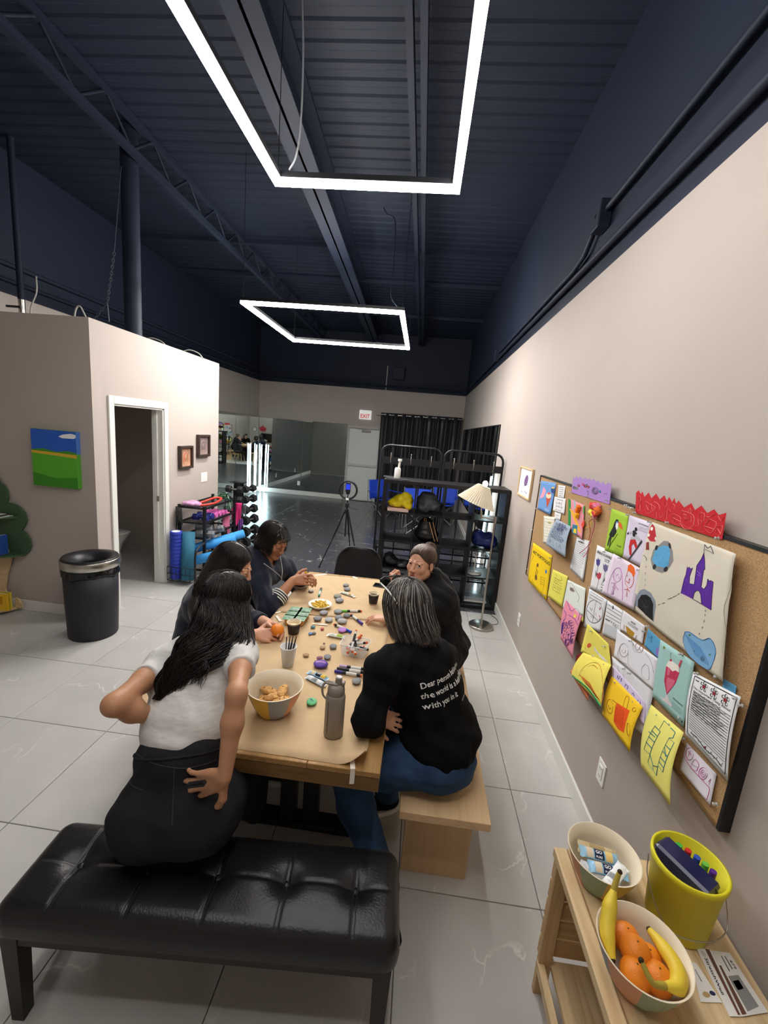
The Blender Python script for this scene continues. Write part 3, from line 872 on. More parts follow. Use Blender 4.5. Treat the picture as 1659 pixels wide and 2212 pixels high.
# ---------------------------------------------------------------- coat racks behind the shelf unit
def coat_rack(label, x0, x1, y=5.22):
 t = thing('coat_rack', label, 'coat rack', ((x0 + x1) / 2, y, 0), 'coat racks behind the shelf unit')
 r = 0.10; zt = 1.76; P = [Vector((x0, y, 0.0)), Vector((x0, y, zt - r))]
 P += [Vector((x0 + r - r * math.cos(a), y, zt - r + r * math.sin(a))) for a in (PI / 8, PI / 4, 3 * PI / 8, PI / 2)]
 P += [Vector((x1 - r + r * math.sin(a), y, zt - r + r * math.cos(a))) for a in (0, PI / 8, PI / 4, 3 * PI / 8, PI / 2)]
 P += [Vector((x1, y, 0.0))]
 m = MB(); m.tube(P, 0.014, n=8); m.build('hoop_frame', M_BLACK, t)
 m = MB(); m.box(((x0 + x1) / 2, y - 0.012, 1.575), (x1 - x0 - 0.02, 0.012, 0.085)); pn = m.build('hook_board', M_BLACK, t)
 for k in range(3):
  x = x0 + (x1 - x0) * (k + 0.5) / 3
  m = MB(); m.tube(spline([(x, y - 0.02, 1.56), (x, y - 0.05, 1.55), (x, y - 0.065, 1.60), (x, y - 0.055, 1.66)], 5), 0.005, n=6); m.ball((x, y - 0.055, 1.665), 0.008, n=8); m.build('hook', M_STEEL, pn)
 for k in (1, 2):
  x = x0 + (x1 - x0) * k / 3
  m = MB(); m.cyl((x, y + 0.012, 0.1), (x, y + 0.012, zt - 0.02), 0.008, n=6); m.build('upright', M_BLACK, t)
 for z in (0.12, 0.28, 0.45):
  m = MB()
  for q in range(6): m.cyl((x0 + 0.02, y + 0.06 + q * 0.05, z), (x1 - 0.02, y + 0.06 + q * 0.05, z), 0.005, n=5)
  m.box(((x0 + x1) / 2, y + 0.03, z), (x1 - x0 - 0.02, 0.016, 0.02)); m.box(((x0 + x1) / 2, y + 0.33, z), (x1 - x0 - 0.02, 0.016, 0.02))
  for x in (x0 + 0.02, x1 - 0.02): m.box((x, y + 0.18, z), (0.016, 0.3, 0.016))
  m.build('shoe_shelf', M_BLACK, t)
 for x in (x0, x1):
  m = MB(); m.tube([(x, y, 0.46), (x, y + 0.33, 0.46), (x, y + 0.33, 0.0)], 0.012, n=6); m.build('rear_leg', M_BLACK, t)
coat_rack('black metal coat rack hoop nearer to the exit door', -0.478, 0.258)
coat_rack('black metal coat rack hoop beside the right wall mirror', 0.292, 1.0)

# ---------------------------------------------------------------- black curtain, right wall mirror
t = thing('curtain', 'long black grommet curtain beside the exit door', 'curtain', (-0.06, 11.3, 0.03))
def cur(u, v):
 x = -1.13 + u * 2.11; ph = u * 2 * PI * 9.5
 y = 11.28 + 0.055 * math.sin(ph) + 0.012 * math.sin(ph * 2.3 + v * 3)
 return Vector((x + 0.012 * math.cos(ph) * v, y, 2.42 - v * 2.39 + u * 0.03 * (1 - v)))
m = MB(); m.grid(cur, 190, 12, thick=(0, 0.003, 0)); m.build('fabric', mat('black_satin', '2d2e33', rough=0.42, spec=0.5), t)
m = MB(); m.cyl((-1.25, 11.28, 2.37), (1.0, 11.28, 2.40), 0.012, n=10); m.build('rod', M_STEEL, t)
for k in range(19):
 u = (k + 0.02) / 19
 c = cur(u, 0.02)
 m = MB(); m.tube([c + Vector((0.02 * math.cos(a), -0.008, -0.005 + 0.02 * math.sin(a))) for a in [j * PI / 6 for j in range(12)]], 0.005, n=5, closed=True); m.build('grommet', M_CHROME, t)
t = thing('wall_mirror', 'wide black-edged mirror on the right wall beyond the shelf', 'mirror', (XR - 0.015, 8.3, 0.55))
m = MB(); m.box((XR - 0.01, 8.33, 1.34), (0.018, 4.95, 1.6)); m.build('backing', M_BLACK, t)
m = MB(); m.box((XR - 0.021, 8.33, 1.34), (0.004, 4.92, 1.57)); m.build('glass', M_MIRROR, t)
t = thing('light_tube', 'tall cool white light tube leaning by the right wall mirror', 'light tube', (0.93, 5.72, 0))
m = MB(); m.cyl((0.94, 5.72, 0.02), (0.97, 5.72, 1.45), 0.014, n=10); m.build('tube', M_TUBE, t)
m = MB(); m.cyl((0.94, 5.72, 0), (0.94, 5.72, 0.02), 0.03, n=12); m.build('end_cap', M_WHITEP, t)

# ---------------------------------------------------------------- shell chair at the table end
t = thing('shell_chair', 'empty black moulded shell chair at the table end', 'chair', (-0.45, 3.55, 0))
def shell(u, v):
 a = u * 2 - 1
 P = [(0.20, 0.455), (0.10, 0.435), (-0.05, 0.43), (-0.14, 0.45), (-0.19, 0.52), (-0.215, 0.62), (-0.235, 0.74), (-0.25, 0.845)]
 q = v * (len(P) - 1); i = min(int(q), len(P) - 2); f = q - i
 y0, z0 = P[i][0] * (1 - f) + P[i + 1][0] * f, P[i][1] * (1 - f) + P[i + 1][1] * f
 hw = 0.225 if v < 0.5 else 0.225 - 0.05 * ((v - 0.5) / 0.5) ** 2
 e = max(0, (v - 0.86) / 0.14)
 if e > 0: hw *= math.sqrt(max(0.0, 1 - e * e * 0.55))
 e2 = max(0, (0.12 - v) / 0.12); hw *= 1 - 0.12 * e2
 k = abs(a) ** 3
 bend = 0.05 * k
 if v < 0.45: z0 += bend
 else: y0 += bend * 1.2
 return Vector((-0.46 + a * hw, 3.50 - y0, z0))
M_SHELLB = mat('black_shell', '232326', rough=0.45)
m = MB(); m.grid(lambda u, v: shell(u, v), 16, 28); o = m.build('shell', M_SHELLB, t); md = o.modifiers.new('thickness', 'SOLIDIFY'); md.thickness = 0.012
m = MB(); m.box((-0.46, 3.47, 0.447), (0.36, 0.32, 0.03), bev=0.012); m.build('seat_pad', M_LEATHER, t)
for sx in (-1, 1):
 for sy in (-1, 1):
  m = MB(); m.cyl((-0.46 + sx * 0.12, 3.5 + sy * 0.11, 0.41), (-0.46 + sx * 0.2, 3.5 + sy * 0.19, 0.0), 0.016, 0.011, n=10); m.build('leg', M_BIRCHX, t)
m = MB(); m.box((-0.46, 3.5, 0.405), (0.26, 0.26, 0.02)); m.build('leg_frame', M_BLACK, t)

# ---------------------------------------------------------------- floor lamp with pleated shade
t = thing('floor_lamp', 'steel floor lamp with a cream pleated shade by the shelf', 'lamp', (0.80, 4.2, 0))
m = MB(); m.lathe([(0.0, 0), (0.125, 0), (0.128, 0.006), (0.126, 0.022), (0.118, 0.028), (0.02, 0.031), (0.0, 0.031)], (0.80, 4.2, 0), n=40); m.build('base', M_STEEL, t)
m = MB(); m.cyl((0.80, 4.2, 0.03), (0.80, 4.2, 0.62), 0.011, n=12); m.cyl((0.80, 4.2, 0.62), (0.80, 4.2, 1.13), 0.0085, n=12); m.cyl((0.80, 4.2, 0.60), (0.80, 4.2, 0.65), 0.014, n=12); m.build('pole', M_STEEL, t)
m = MB(); m.cyl((0.80, 4.2, 1.11), (0.80, 4.2, 1.17), 0.014, n=12); m.cyl((0.80, 4.2, 1.145), (0.66, 4.17, 1.165), 0.008, n=10); m.cyl((0.66, 4.17, 1.15), (0.65, 4.17, 1.22), 0.012, n=10); m.build('arm', M_STEEL, t)
A, Bc = Vector((0.585, 4.15, 1.30)), Vector((0.645, 4.15, 1.475)); ax = (Bc - A).normalized(); ux = Vector((0, 1, 0)); vx = ax.cross(ux).normalized()
def shade(u, v):
 a = u * 2 * PI; r = 0.185 * (1 - v) + 0.062 * v; r *= 1 + 0.035 * math.cos(a * 44)
 return A.lerp(Bc, v) + (ux * math.cos(a) + vx * math.sin(a)) * r
m = MB(); m.grid(shade, 352, 3, smooth=False); sh = m.build('shade', mat('cream_pleated_shade', 'efe6cf', rough=0.8, noise_=(3, 0.02)), t); md = sh.modifiers.new('thickness', 'SOLIDIFY'); md.thickness = 0.0015
m = MB(); m.cyl((0.65, 4.17, 1.22), Bc + Vector((0, 0, -0.05)), 0.007, n=8); m.cyl(Bc + Vector((0, 0, -0.06)), Bc, 0.018, n=12); m.build('socket', M_WHITEP, t)
m = MB(); m.ball(Bc + ax * 0.022, (0.026, 0.026, 0.032), n=14); m.build('bulb', mat('lit_bulb', 'ffffff', emit=('fff2dc', 30.0)), t)
m = MB(); m.tube(spline([(0.90, 4.24, 0.012), (0.99, 4.3, 0.006), (1.003, 4.42, 0.006), (0.96, 4.52, 0.006), (0.95, 4.6, 0.01)], 8), 0.003, n=5); m.build('power_cord', M_BLACK, t)

# ---------------------------------------------------------------- ring light on tripod
t = thing('ring_light_tripod', 'black ring light with a phone on a tripod standing on the dark floor', 'tripod', (-0.93, 5.6, 0))
tc0 = Vector((-0.93, 5.62, 0))
for a in (math.radians(200), math.radians(-35), math.radians(80)):
 d = Vector((math.cos(a), math.sin(a), 0))
 m = MB(); p0 = tc0 + Vector((0, 0, 0.80)) + d * 0.03; p1 = tc0 + d * 0.17 + Vector((0, 0, 0.42)); p2 = tc0 + d * 0.33
 m.cyl(p0, p1, 0.012, n=8); m.cyl(p1, p2 + Vector((0, 0, 0.012)), 0.008, n=8); lg = m.build('leg', M_BLACK, t)
 m = MB(); m.cyl(p2, p2 + Vector((0, 0, 0.02)), 0.013, n=8); m.build('foot', M_BLACK, lg)
 m = MB(); m.cyl(tc0 + Vector((0, 0, 0.48)), p0.lerp(p1, 0.75), 0.004, n=5); m.build('brace', M_BLACK, t)
m = MB(); m.cyl(tc0 + Vector((0, 0, 0.45)), tc0 + Vector((0, 0, 0.86)), 0.011, n=10); m.cyl(tc0 + Vector((0, 0, 0.78)), tc0 + Vector((0, 0, 0.83)), 0.028, n=12); m.build('centre_column', M_BLACK, t)
m = MB(); m.box(tc0 + Vector((0, 0, 0.89)), (0.05, 0.05, 0.06), bev=0.006); m.cyl(tc0 + Vector((0.02, 0, 0.87)), tc0 + Vector((0.16, -0.04, 0.85)), 0.006, n=6); m.build('pan_head', M_BLACK, t)
rc_ = tc0 + Vector((0, 0, 1.10))
m = MB(); m.tube([rc_ + Vector((0.12 * math.cos(a), 0.0, 0.12 * math.sin(a))) for a in [j * PI / 20 for j in range(40)]], 0.014, n=8, closed=True); m.cyl(rc_ + Vector((0, 0.01, -0.20)), rc_ + Vector((0, 0.01, -0.12)), 0.009, n=8); m.build('ring', M_BLACK, t)
m = MB(); m.box(rc_ + Vector((0, -0.01, -0.125)), (0.04, 0.02, 0.03), bev=0.003); m.build('control_box', M_WHITEP, t)
m = MB(); m.cyl(rc_ + Vector((0, 0.01, -0.12)), rc_ + Vector((0, 0.01, 0.0)), 0.007, n=8); m.box(rc_ + Vector((0, 0.005, -0.03)), (0.05, 0.02, 0.06), bev=0.004); m.build('phone_clamp', M_BLACK, t)
p = thing('phone', 'dark phone with a blue lit screen clamped in the ring light', 'phone', tuple(rc_ + Vector((0, -0.012, -0.03))))
m = MB(); m.box(rc_ + Vector((0, -0.012, 0.035)), (0.068, 0.009, 0.13), bev=0.003); m.build('case', M_BLACK, p)
m = MB(); m.box(rc_ + Vector((0, -0.0175, 0.045)), (0.058, 0.002, 0.075)); m.build('screen', mat('blue_screen', '1c2f9e', rough=0.2, emit=('2238c8', 0.8)), p)
# ================================================================ people
class SDF:
 """smooth union of round cones and ellipsoids, turned into one continuous surface"""

 def __init__(s): s.p = []

 def cone(s, a, b, ra, rb=None, k=0.02, sub=False, clip=None):
  a, b = np.array(a, float), np.array(b, float); rb = ra if rb is None else rb
  s.p.append(('c', a, b, ra, rb, k, sub, clip)); return s

 def chain(s, pts, rs, k=0.02):
  for i in range(len(pts) - 1): s.cone(pts[i], pts[i + 1], rs[i], rs[i + 1], k)
  return s

 def ell(s, c, r, axes=None, k=0.02, sub=False):
  A = np.eye(3) if axes is None else np.array([list(x) for x in axes], float)   # rows: local axes
  r = (r, r, r) if not hasattr(r, '__len__') else r
  s.p.append(('e', np.array(c, float), np.array(r, float), A, 0, k, sub, None)); return s

 def mesh(s, h, smooth=2):
  lo = np.array([9e9] * 3); hi = -lo
  for q in s.p:
   if q[6]: continue
   if q[0] == 'c':
    rr = max(q[3], q[4]); l, u = np.minimum(q[1], q[2]) - rr, np.maximum(q[1], q[2]) + rr
   else:
    rr = q[2].max(); l, u = q[1] - rr, q[1] + rr
   lo, hi = np.minimum(lo, l), np.maximum(hi, u)
  lo -= 4 * h; hi += 4 * h
  n = np.ceil((hi - lo) / h).astype(int) + 1
  F = np.full(n, 0.08, np.float32)
  ax = [lo[i] + h * np.arange(n[i]) for i in range(3)]
  for (ty, A, B, C, D, k, sub, clip) in s.p:
   if ty == 'c':
    rr = max(C, D) + k + 3 * h; l, u = np.minimum(A, B) - rr, np.maximum(A, B) + rr
   else:
    rr = B.max() + k + 3 * h; l, u = A - rr, A + rr
   i0 = np.clip(np.floor((l - lo) / h).astype(int), 0, n - 1); i1 = np.clip(np.ceil((u - lo) / h).astype(int) + 1, 1, n)
   if np.any(i1 <= i0): continue
   sl = tuple(slice(a, b) for a, b in zip(i0, i1))
   X = ax[0][sl[0]][:, None, None].astype(np.float32); Y = ax[1][sl[1]][None, :, None].astype(np.float32); Z = ax[2][sl[2]][None, None, :].astype(np.float32)
   if ty == 'c':
    ba = B - A; L2 = max(float(ba @ ba), 1e-12)
    t = ((X - A[0]) * ba[0] + (Y - A[1]) * ba[1] + (Z - A[2]) * ba[2]) / L2
    tc = np.clip(t, 0, 1)
    d = np.sqrt((X - A[0] - tc * ba[0]) ** 2 + (Y - A[1] - tc * ba[1]) ** 2 + (Z - A[2] - tc * ba[2]) ** 2) - (C + (D - C) * tc)
    if clip is not None:      # flat end at parameter clip
     d = np.maximum(d, (t - clip) * math.sqrt(L2))
   else:
    x, y, z = X - A[0], Y - A[1], Z - A[2]
    q = [(C[i][0] * x + C[i][1] * y + C[i][2] * z) for i in range(3)]
    k0 = np.sqrt((q[0] / B[0]) ** 2 + (q[1] / B[1]) ** 2 + (q[2] / B[2]) ** 2)
    k1 = np.sqrt((q[0] / B[0] ** 2) ** 2 + (q[1] / B[1] ** 2) ** 2 + (q[2] / B[2] ** 2) ** 2)
    d = k0 * (k0 - 1) / np.maximum(k1, 1e-6)
   f = F[sl]
   if sub:
    hh = np.clip(0.5 - 0.5 * (f + d) / k, 0, 1); F[sl] = f * (1 - hh) + (-d) * hh + k * hh * (1 - hh)
   else:
    hh = np.clip(0.5 + 0.5 * (f - d) / k, 0, 1); F[sl] = f * (1 - hh) + d * hh - k * hh * (1 - hh)
  ins = F < 0
  c = ins[:-1, :-1, :-1].astype(np.int8)
  for (a, b, e) in ((1, 0, 0), (0, 1, 0), (0, 0, 1), (1, 1, 0), (1, 0, 1), (0, 1, 1), (1, 1, 1)):
   c = c + ins[a:n[0] - 1 + a, b:n[1] - 1 + b, e:n[2] - 1 + e]
  act = (c > 0) & (c < 8)
  ci = np.argwhere(act); N = len(ci)
  idx = np.full(act.shape, -1, np.int32); idx[act] = np.arange(N)
  corner = [(i, j, k) for i in (0, 1) for j in (0, 1) for k in (0, 1)]
  val = np.stack([F[ci[:, 0] + i, ci[:, 1] + j, ci[:, 2] + k] for i, j, k in corner], 1)
  acc = np.zeros((N, 3)); cnt = np.zeros(N)
  for a in range(8):
   for b in range(a + 1, 8):
    pa, pb = np.array(corner[a]), np.array(corner[b])
    if np.abs(pa - pb).sum() != 1: continue
    va, vb = val[:, a], val[:, b]; mk = (va < 0) != (vb < 0)
    t = np.where(mk, va / np.where(mk, va - vb, 1), 0)
    acc += mk[:, None] * (pa + (pb - pa) * t[:, None]); cnt += mk
  V = lo + (ci + acc / cnt[:, None]) * h
  Q = []
  for axn in range(3):
   b, c_ = (axn + 1) % 3, (axn + 2) % 3
   s0 = [slice(1, -1)] * 3; s0[axn] = slice(0, -1)
   s1 = list(s0); s1[axn] = slice(1, None)
   A_, B_ = ins[tuple(s0)], ins[tuple(s1)]
   e = np.argwhere(A_ != B_)
   if not len(e): continue
   flip = A_[tuple(e.T)]
   off = np.array([1, 1, 1]); off[axn] = 0
   g = e + off                       # grid node index of the edge start
   def cell(db, dc):
    q = g.copy(); q[:, b] += db; q[:, c_] += dc
    return idx[q[:, 0], q[:, 1], q[:, 2]]
   qd = np.stack([cell(-1, -1), cell(0, -1), cell(0, 0), cell(-1, 0)], 1)
   qd[~flip] = qd[~flip][:, ::-1]
   Q.append(qd)
  Q = np.concatenate(Q); Q = Q[(Q >= 0).all(1)]
  E = np.concatenate([Q[:, [0, 1]], Q[:, [1, 2]], Q[:, [2, 3]], Q[:, [3, 0]]])
  for _ in range(smooth):
   S = np.zeros_like(V); deg = np.zeros(N)
   for i in range(3):
    S[:, i] = np.bincount(E[:, 0], V[E[:, 1], i], N) + np.bincount(E[:, 1], V[E[:, 0], i], N)
   deg = np.bincount(E[:, 0], minlength=N) + np.bincount(E[:, 1], minlength=N)
   V = V * 0.5 + 0.5 * S / np.maximum(deg, 1)[:, None]
  return V, Q


def vnormals(V, Q):
 n = np.cross(V[Q[:, 2]] - V[Q[:, 0]], V[Q[:, 3]] - V[Q[:, 1]])
 N = np.zeros_like(V)
 for i in range(3):
  for k in range(4): N[:, i] += np.bincount(Q[:, k], n[:, i], len(V))
 return N / np.maximum(np.linalg.norm(N, axis=1), 1e-12)[:, None]


def folds(V, amp, freq, seed, dirs=None):
 r = np.random.RandomState(seed); out = np.zeros(len(V))
 for i in range(7):
  d = r.normal(size=3); d /= np.linalg.norm(d)
  w_ = np.sin((V @ d) * freq * r.uniform(0.6, 1.6) + r.uniform(0, 6) + 1.7 * np.sin((V @ r.normal(size=3)) * freq * 0.4))
  out += np.sign(w_) * np.abs(w_) ** 1.5
  if i == 3: freq = freq * 2.2
 return out / 7 * amp * 2


def npmesh(name, V, Q, mt, parent=None, col=None, smooth=True):
 me = bpy.data.meshes.new(name)
 base = WLOC[parent.name] if parent is not None else Vector((0, 0, 0))
 V = np.asarray(V, float) - np.array(base)
 me.from_pydata(V.tolist(), [], Q if isinstance(Q, list) else Q.tolist())
 me.materials.append(mt)
 me.polygons.foreach_set('use_smooth', [smooth] * len(me.polygons))
 if col is not None:
  ca = me.color_attributes.new('col', 'FLOAT_COLOR', 'POINT')
  ca.data.foreach_set('color', np.concatenate([np.asarray(col, np.float32), np.ones((len(V), 1), np.float32)], 1).ravel())
 me.update()
 o = bpy.data.objects.new(name, me); COL.objects.link(o)
 if parent is not None: o.parent = parent
 WLOC[o.name] = Vector(base)
 return o


def U(v): return Vector(v).normalized()


class Head:
 def __init__(s, c, fwd, up=(0, 0, 1), size=1.0):
  s.c = Vector(c); s.f = U(fwd); up = Vector(up); s.r = U(s.f.cross(up)); s.u = U(s.r.cross(s.f)); s.s = size

 def at(s, x, y, z): return s.c + (s.r * x + s.f * y + s.u * z) * s.s

 def axes(s): return (s.r, s.f, s.u)

 def add(s, S, neck):
  k = s.s; A = s.axes()
  S.ell(s.at(0, -0.018, 0.036), (0.072 * k, 0.09 * k, 0.079 * k), A, 0.02)
  S.ell(s.at(0, 0.022, -0.032), (0.057 * k, 0.062 * k, 0.078 * k), A, 0.025)
  for q in (-1, 1):
   S.cone(s.at(q * 0.047, -0.004, -0.05), s.at(q * 0.012, 0.066, -0.094), 0.02 * k, 0.016 * k, 0.025)
   S.ell(s.at(q * 0.038, 0.056, -0.024), (0.021 * k, 0.018 * k, 0.022 * k), A, 0.02)
  S.ell(s.at(0, 0.07, -0.094), (0.019 * k, 0.015 * k, 0.015 * k), A, 0.015)
  for q in (-1, 1):
   S.ell(s.at(q * 0.031, 0.0925, 0.003), (0.017 * k, 0.014 * k, 0.0105 * k), A, 0.012, sub=True)
   S.cone(s.at(q * 0.010, 0.0795, 0.0185), s.at(q * 0.046, 0.064, 0.019), 0.007 * k, 0.005 * k, 0.010)
   S.ell(s.at(q * 0.031, 0.0705, 0.003), (0.0145 * k, 0.0132 * k, 0.0128 * k), A, 0.004)
  S.cone(s.at(0, 0.081, 0.012), s.at(0, 0.099, -0.026), 0.007 * k, 0.009 * k, 0.009)
  S.ell(s.at(0, 0.100, -0.031), (0.0105 * k, 0.0105 * k, 0.0095 * k), A, 0.006)
  for q in (-1, 1):
   S.ell(s.at(q * 0.0115, 0.0925, -0.0345), (0.0075 * k, 0.010 * k, 0.007 * k), A, 0.005)
  S.ell(s.at(0, 0.0865, -0.0575), (0.023 * k, 0.010 * k, 0.0055 * k), A, 0.004)
  S.ell(s.at(0, 0.0855, -0.0685), (0.019 * k, 0.010 * k, 0.0065 * k), A, 0.004)
  S.ell(s.at(0, 0.099, -0.0628), (0.023 * k, 0.012 * k, 0.0016 * k), A, 0.003, sub=True)
  for q in (-1, 1):
   S.ell(s.at(q * 0.074, -0.006, -0.006), (0.007 * k, 0.017 * k, 0.029 * k), A, 0.006)
   S.ell(s.at(q * 0.081, -0.001, -0.004), (0.006 * k, 0.009 * k, 0.015 * k), A, 0.005, sub=True)
  S.cone(s.at(0, -0.02, -0.05), neck, 0.047 * k, 0.05 * k, 0.03)

 def colour(s, V, C, skin, lip, brow):
  L = np.array([[*s.r], [*s.f], [*s.u]]); P = (V - np.array(s.c)) @ L.T / s.s
  def m(c, r): return (((P - np.array(c)) / np.array(r)) ** 2).sum(1) < 1
  near = np.abs(P).max(1) < 0.13
  for (c, r) in (((0, 0.098, -0.0575), (0.022, 0.02, 0.0058)), ((0, 0.096, -0.0685), (0.0185, 0.02, 0.0062))):
   C[near & m(c, r)] = lip
  for q in (-1, 1):
   for j in range(6):
    t = j / 5
    C[near & m((q * (0.013 + 0.034 * t), 0.084 - 0.014 * t, 0.0255 + 0.0035 * math.sin(t * 3.0)), (0.0045, 0.016, 0.0026 - 0.0008 * t))] = brow
   ck = np.exp(-(((P - np.array((q * 0.04, 0.06, -0.035))) / 0.024) ** 2).sum(1)) * near
   C += (ck * 0.22)[:, None] * (np.array([0.52, 0.16, 0.13]) - C)
   C[near & m((q * 0.006, 0.099, -0.0405), (0.0042, 0.008, 0.0026))] = np.array(skin) * 0.35
  tip = np.exp(-(((P - np.array((0, 0.108, -0.03))) / 0.014) ** 2).sum(1)) * near
  C += (tip * 0.2)[:, None] * (np.array([0.55, 0.17, 0.13]) - C)

 def eyes(s, parent, iris='3a2416', gaze=None, lid=0.0, lidcol='b08060'):
  for q in (-1, 1):
   c = s.at(q * 0.031, 0.0718, 0.003); g = U(gaze - c) if gaze is not None else s.f
   m = MB(); m.ball(c, 0.0127 * s.s, n=20); e = m.build('eye', mat('eye_white', 'e6e0da', rough=0.2), parent)
   rt = frame(*(lambda x: (x, U(g.cross(x)), g))(U(g.orthogonal())), c).to_3x3()
   m = MB()
   m.lathe([(0.0063 * s.s, 0.0112 * s.s), (0.005 * s.s, 0.0121 * s.s), (0, 0.0130 * s.s)], c, n=18, axis=rt); m.build('iris', mat('iris_' + iris, iris, rough=0.1), e)
   m = MB(); m.lathe([(0.0028 * s.s, 0.0127 * s.s), (0, 0.01325 * s.s)], c, n=14, axis=rt); m.build('pupil', mat('pupil_black', '060505', rough=0.1), e)
   # upper lid: part of a slightly larger ball, closed further when looking down
   A0 = 0.42 - lid
   def lidf(u, v):
    a = (u - 0.5) * 2.7; b = A0 + v * (1.5 - A0)
    return c + (s.r * math.sin(a) * math.cos(b) + s.f * math.cos(a) * math.cos(b) + s.u * math.sin(b)) * 0.0140 * s.s
   m = MB(); m.grid(lidf, 14, 6); m.build('eyelid', mat('lid_' + lidcol, lidcol, rough=0.5), e)
   m = MB(); m.tube([lidf(i / 14, 0) + s.f * 0.0006 for i in range(15)], [0.0004 + 0.0009 * math.sin(PI * i / 14) for i in range(15)], n=4); m.build('lashes', mat('lash_black', '120d0b', rough=0.6), e)


def hand(S, wrist, f, n, side, curl=(0.3, 0.4, 0.3), spread=0.08, size=1.0, thumb=None, per=None, rad=1.0):
 """side 'R' or 'L'; f points along the fingers, n out of the back of the hand"""
 f = U(f); n = U(Vector(n) - f * f.dot(Vector(n))); T = n.cross(f) if side == 'R' else f.cross(n)
 k = size; wrist = Vector(wrist); tips = []
 fwd = (0.084, 0.088, 0.083, 0.074); lat = (0.029, 0.008, -0.013, -0.032); ln = (0.95, 1.07, 1.0, 0.78)
 K = [wrist + (f * a + T * b) * k for a, b in zip(fwd, lat)]
 S.ell(wrist + f * 0.048 * k - n * 0.003 * k, (0.037 * k, 0.05 * k, 0.0145 * k), (T, f, n), 0.012)
 for i in range(4):
  S.cone(wrist + f * 0.01 * k + T * lat[i] * 0.45 * k, K[i], 0.0155 * k, 0.0098 * k * rad, 0.008)
  c = per[i] if per else curl
  a = 0.0; p = K[i]; sp = spread * (1.3, 0.35, -0.5, -1.5)[i]
  fd = U(f + T * sp)
  rr = (0.0092, 0.0094, 0.009, 0.0078)[i] * k * rad
  for j, L in enumerate((0.043, 0.026, 0.021)):
   a += c[j]; d = fd * math.cos(a) - n * math.sin(a)
   q = p + d * L * ln[i] * k
   S.cone(p, q, rr * (1 - 0.1 * j), rr * (0.92 - 0.1 * j), 0.004); p = q
  tips.append(p)
 b = wrist + (f * 0.02 + T * 0.024 - n * 0.006) * k
 td = thumb or ((0.75, 0.62, -0.25), (0.5, 0.85, -0.2), (0.3, 0.95, -0.2))
 p = b; R_ = [0.0135, 0.0115, 0.0098, 0.008]
 for j, L in enumerate((0.042, 0.032, 0.025)):
  d = U(T * td[j][0] + f * td[j][1] + n * td[j][2]); q = p + d * L * k
  S.cone(p, q, R_[j] * k, R_[j + 1] * k, 0.007); p = q
 tips.append(p)
 return tips


def limb(S, a, b, c, r, k=0.025, bulge=True):
 """upper and lower segment with a muscle swell; r = (top, joint, end)"""
 S.cone(a, Vector(a).lerp(Vector(b), 0.45), r[0], r[0] * 0.98, k); S.cone(Vector(a).lerp(Vector(b), 0.45), b, r[0] * 0.98, r[1], k)
 S.cone(b, Vector(b).lerp(Vector(c), 0.35), r[1], r[1] * 1.06, k); S.cone(Vector(b).lerp(Vector(c), 0.35), c, r[1] * 1.06, r[2], k)


def torso(S, pel, mid, neck, shL, shR, hip=0.165, e=0.0, k=0.05, bust=0.0, waist=0.125, fwd=None):
 pel, mid, neck, shL, shR = [Vector(x) for x in (pel, mid, neck, shL, shR)]
 R = U(shR - shL)
 def ax(a, b):
  u = U(b - a); f = U(u.cross(R)); return (U(f.cross(u)), f, u)
 A1, A2 = ax(pel, mid), ax(mid, neck)
 S.ell(pel, (hip + e, 0.118 + e, 0.115 + e), A1, k)
 S.ell(pel.lerp(mid, 0.55), (waist + 0.015 + e, 0.105 + e, 0.13 + e), A1, k)
 S.ell(mid, (waist + 0.005 + e, 0.1 + e, 0.13 + e), A2, k)
 S.ell(mid.lerp(neck, 0.45), (0.14 + e, 0.108 + e, 0.15 + e), A2, k)
 S.ell(mid.lerp(neck, 0.72) , (0.15 + e, 0.09 + e, 0.105 + e), A2, k)
 S.cone(shL.lerp(shR, 0.08), shR.lerp(shL, 0.08), 0.055 + e, 0.055 + e, k)
 for s_ in (shL, shR): S.cone(neck + (s_ - neck) * 0.15, s_, 0.042 + e, 0.05 + e, k)
 if bust:
  for q in (-1, 1): S.ell(mid.lerp(neck, 0.5) + A2[0] * q * 0.068 + A2[1] * 0.075, bust + e, None, k)
 return A1, A2


def strands(paths, rs, cols, n=3):
 """many thin tubes as one vertex/face set"""
 V, Q, C = [], [], []; o = 0
 for P, r, c in zip(paths, rs, cols):
  P = np.asarray(P); m = len(P)
  t = np.gradient(P, axis=0); t /= np.maximum(np.linalg.norm(t, axis=1), 1e-9)[:, None]
  ref = np.array([0.31, 0.54, 0.78]); u = np.cross(t, ref); u /= np.maximum(np.linalg.norm(u, axis=1), 1e-9)[:, None]
  w_ = np.cross(t, u); s_ = np.linspace(0, 1, m); rr = r * np.minimum(1, np.minimum((s_ + 0.12) * 4, (1.04 - s_) * 3))
  for k in range(n):
   a = 2 * PI * k / n
   V.append(P + (u * math.cos(a) + w_ * math.sin(a)) * rr[:, None])
  # vertices are stored ring-major per side
  for k in range(n):
   l = (k + 1) % n
   i = np.arange(m - 1)
   Q.append(np.stack([o + k * m + i, o + l * m + i, o + l * m + i + 1, o + k * m + i + 1], 1))
  C.append(np.tile(np.asarray(c), (n * m, 1))); o += n * m
 return np.concatenate(V), np.concatenate(Q), np.concatenate(C)


M_SKIN = mat('skin', 'c99a7c', rough=0.48, spec=0.35, attr='col', noise_=(60, 0.04))
M_HAIR = mat('hair', '1a1614', rough=0.36, spec=0.5, attr='col')
NAILC = srgb('d8a596')


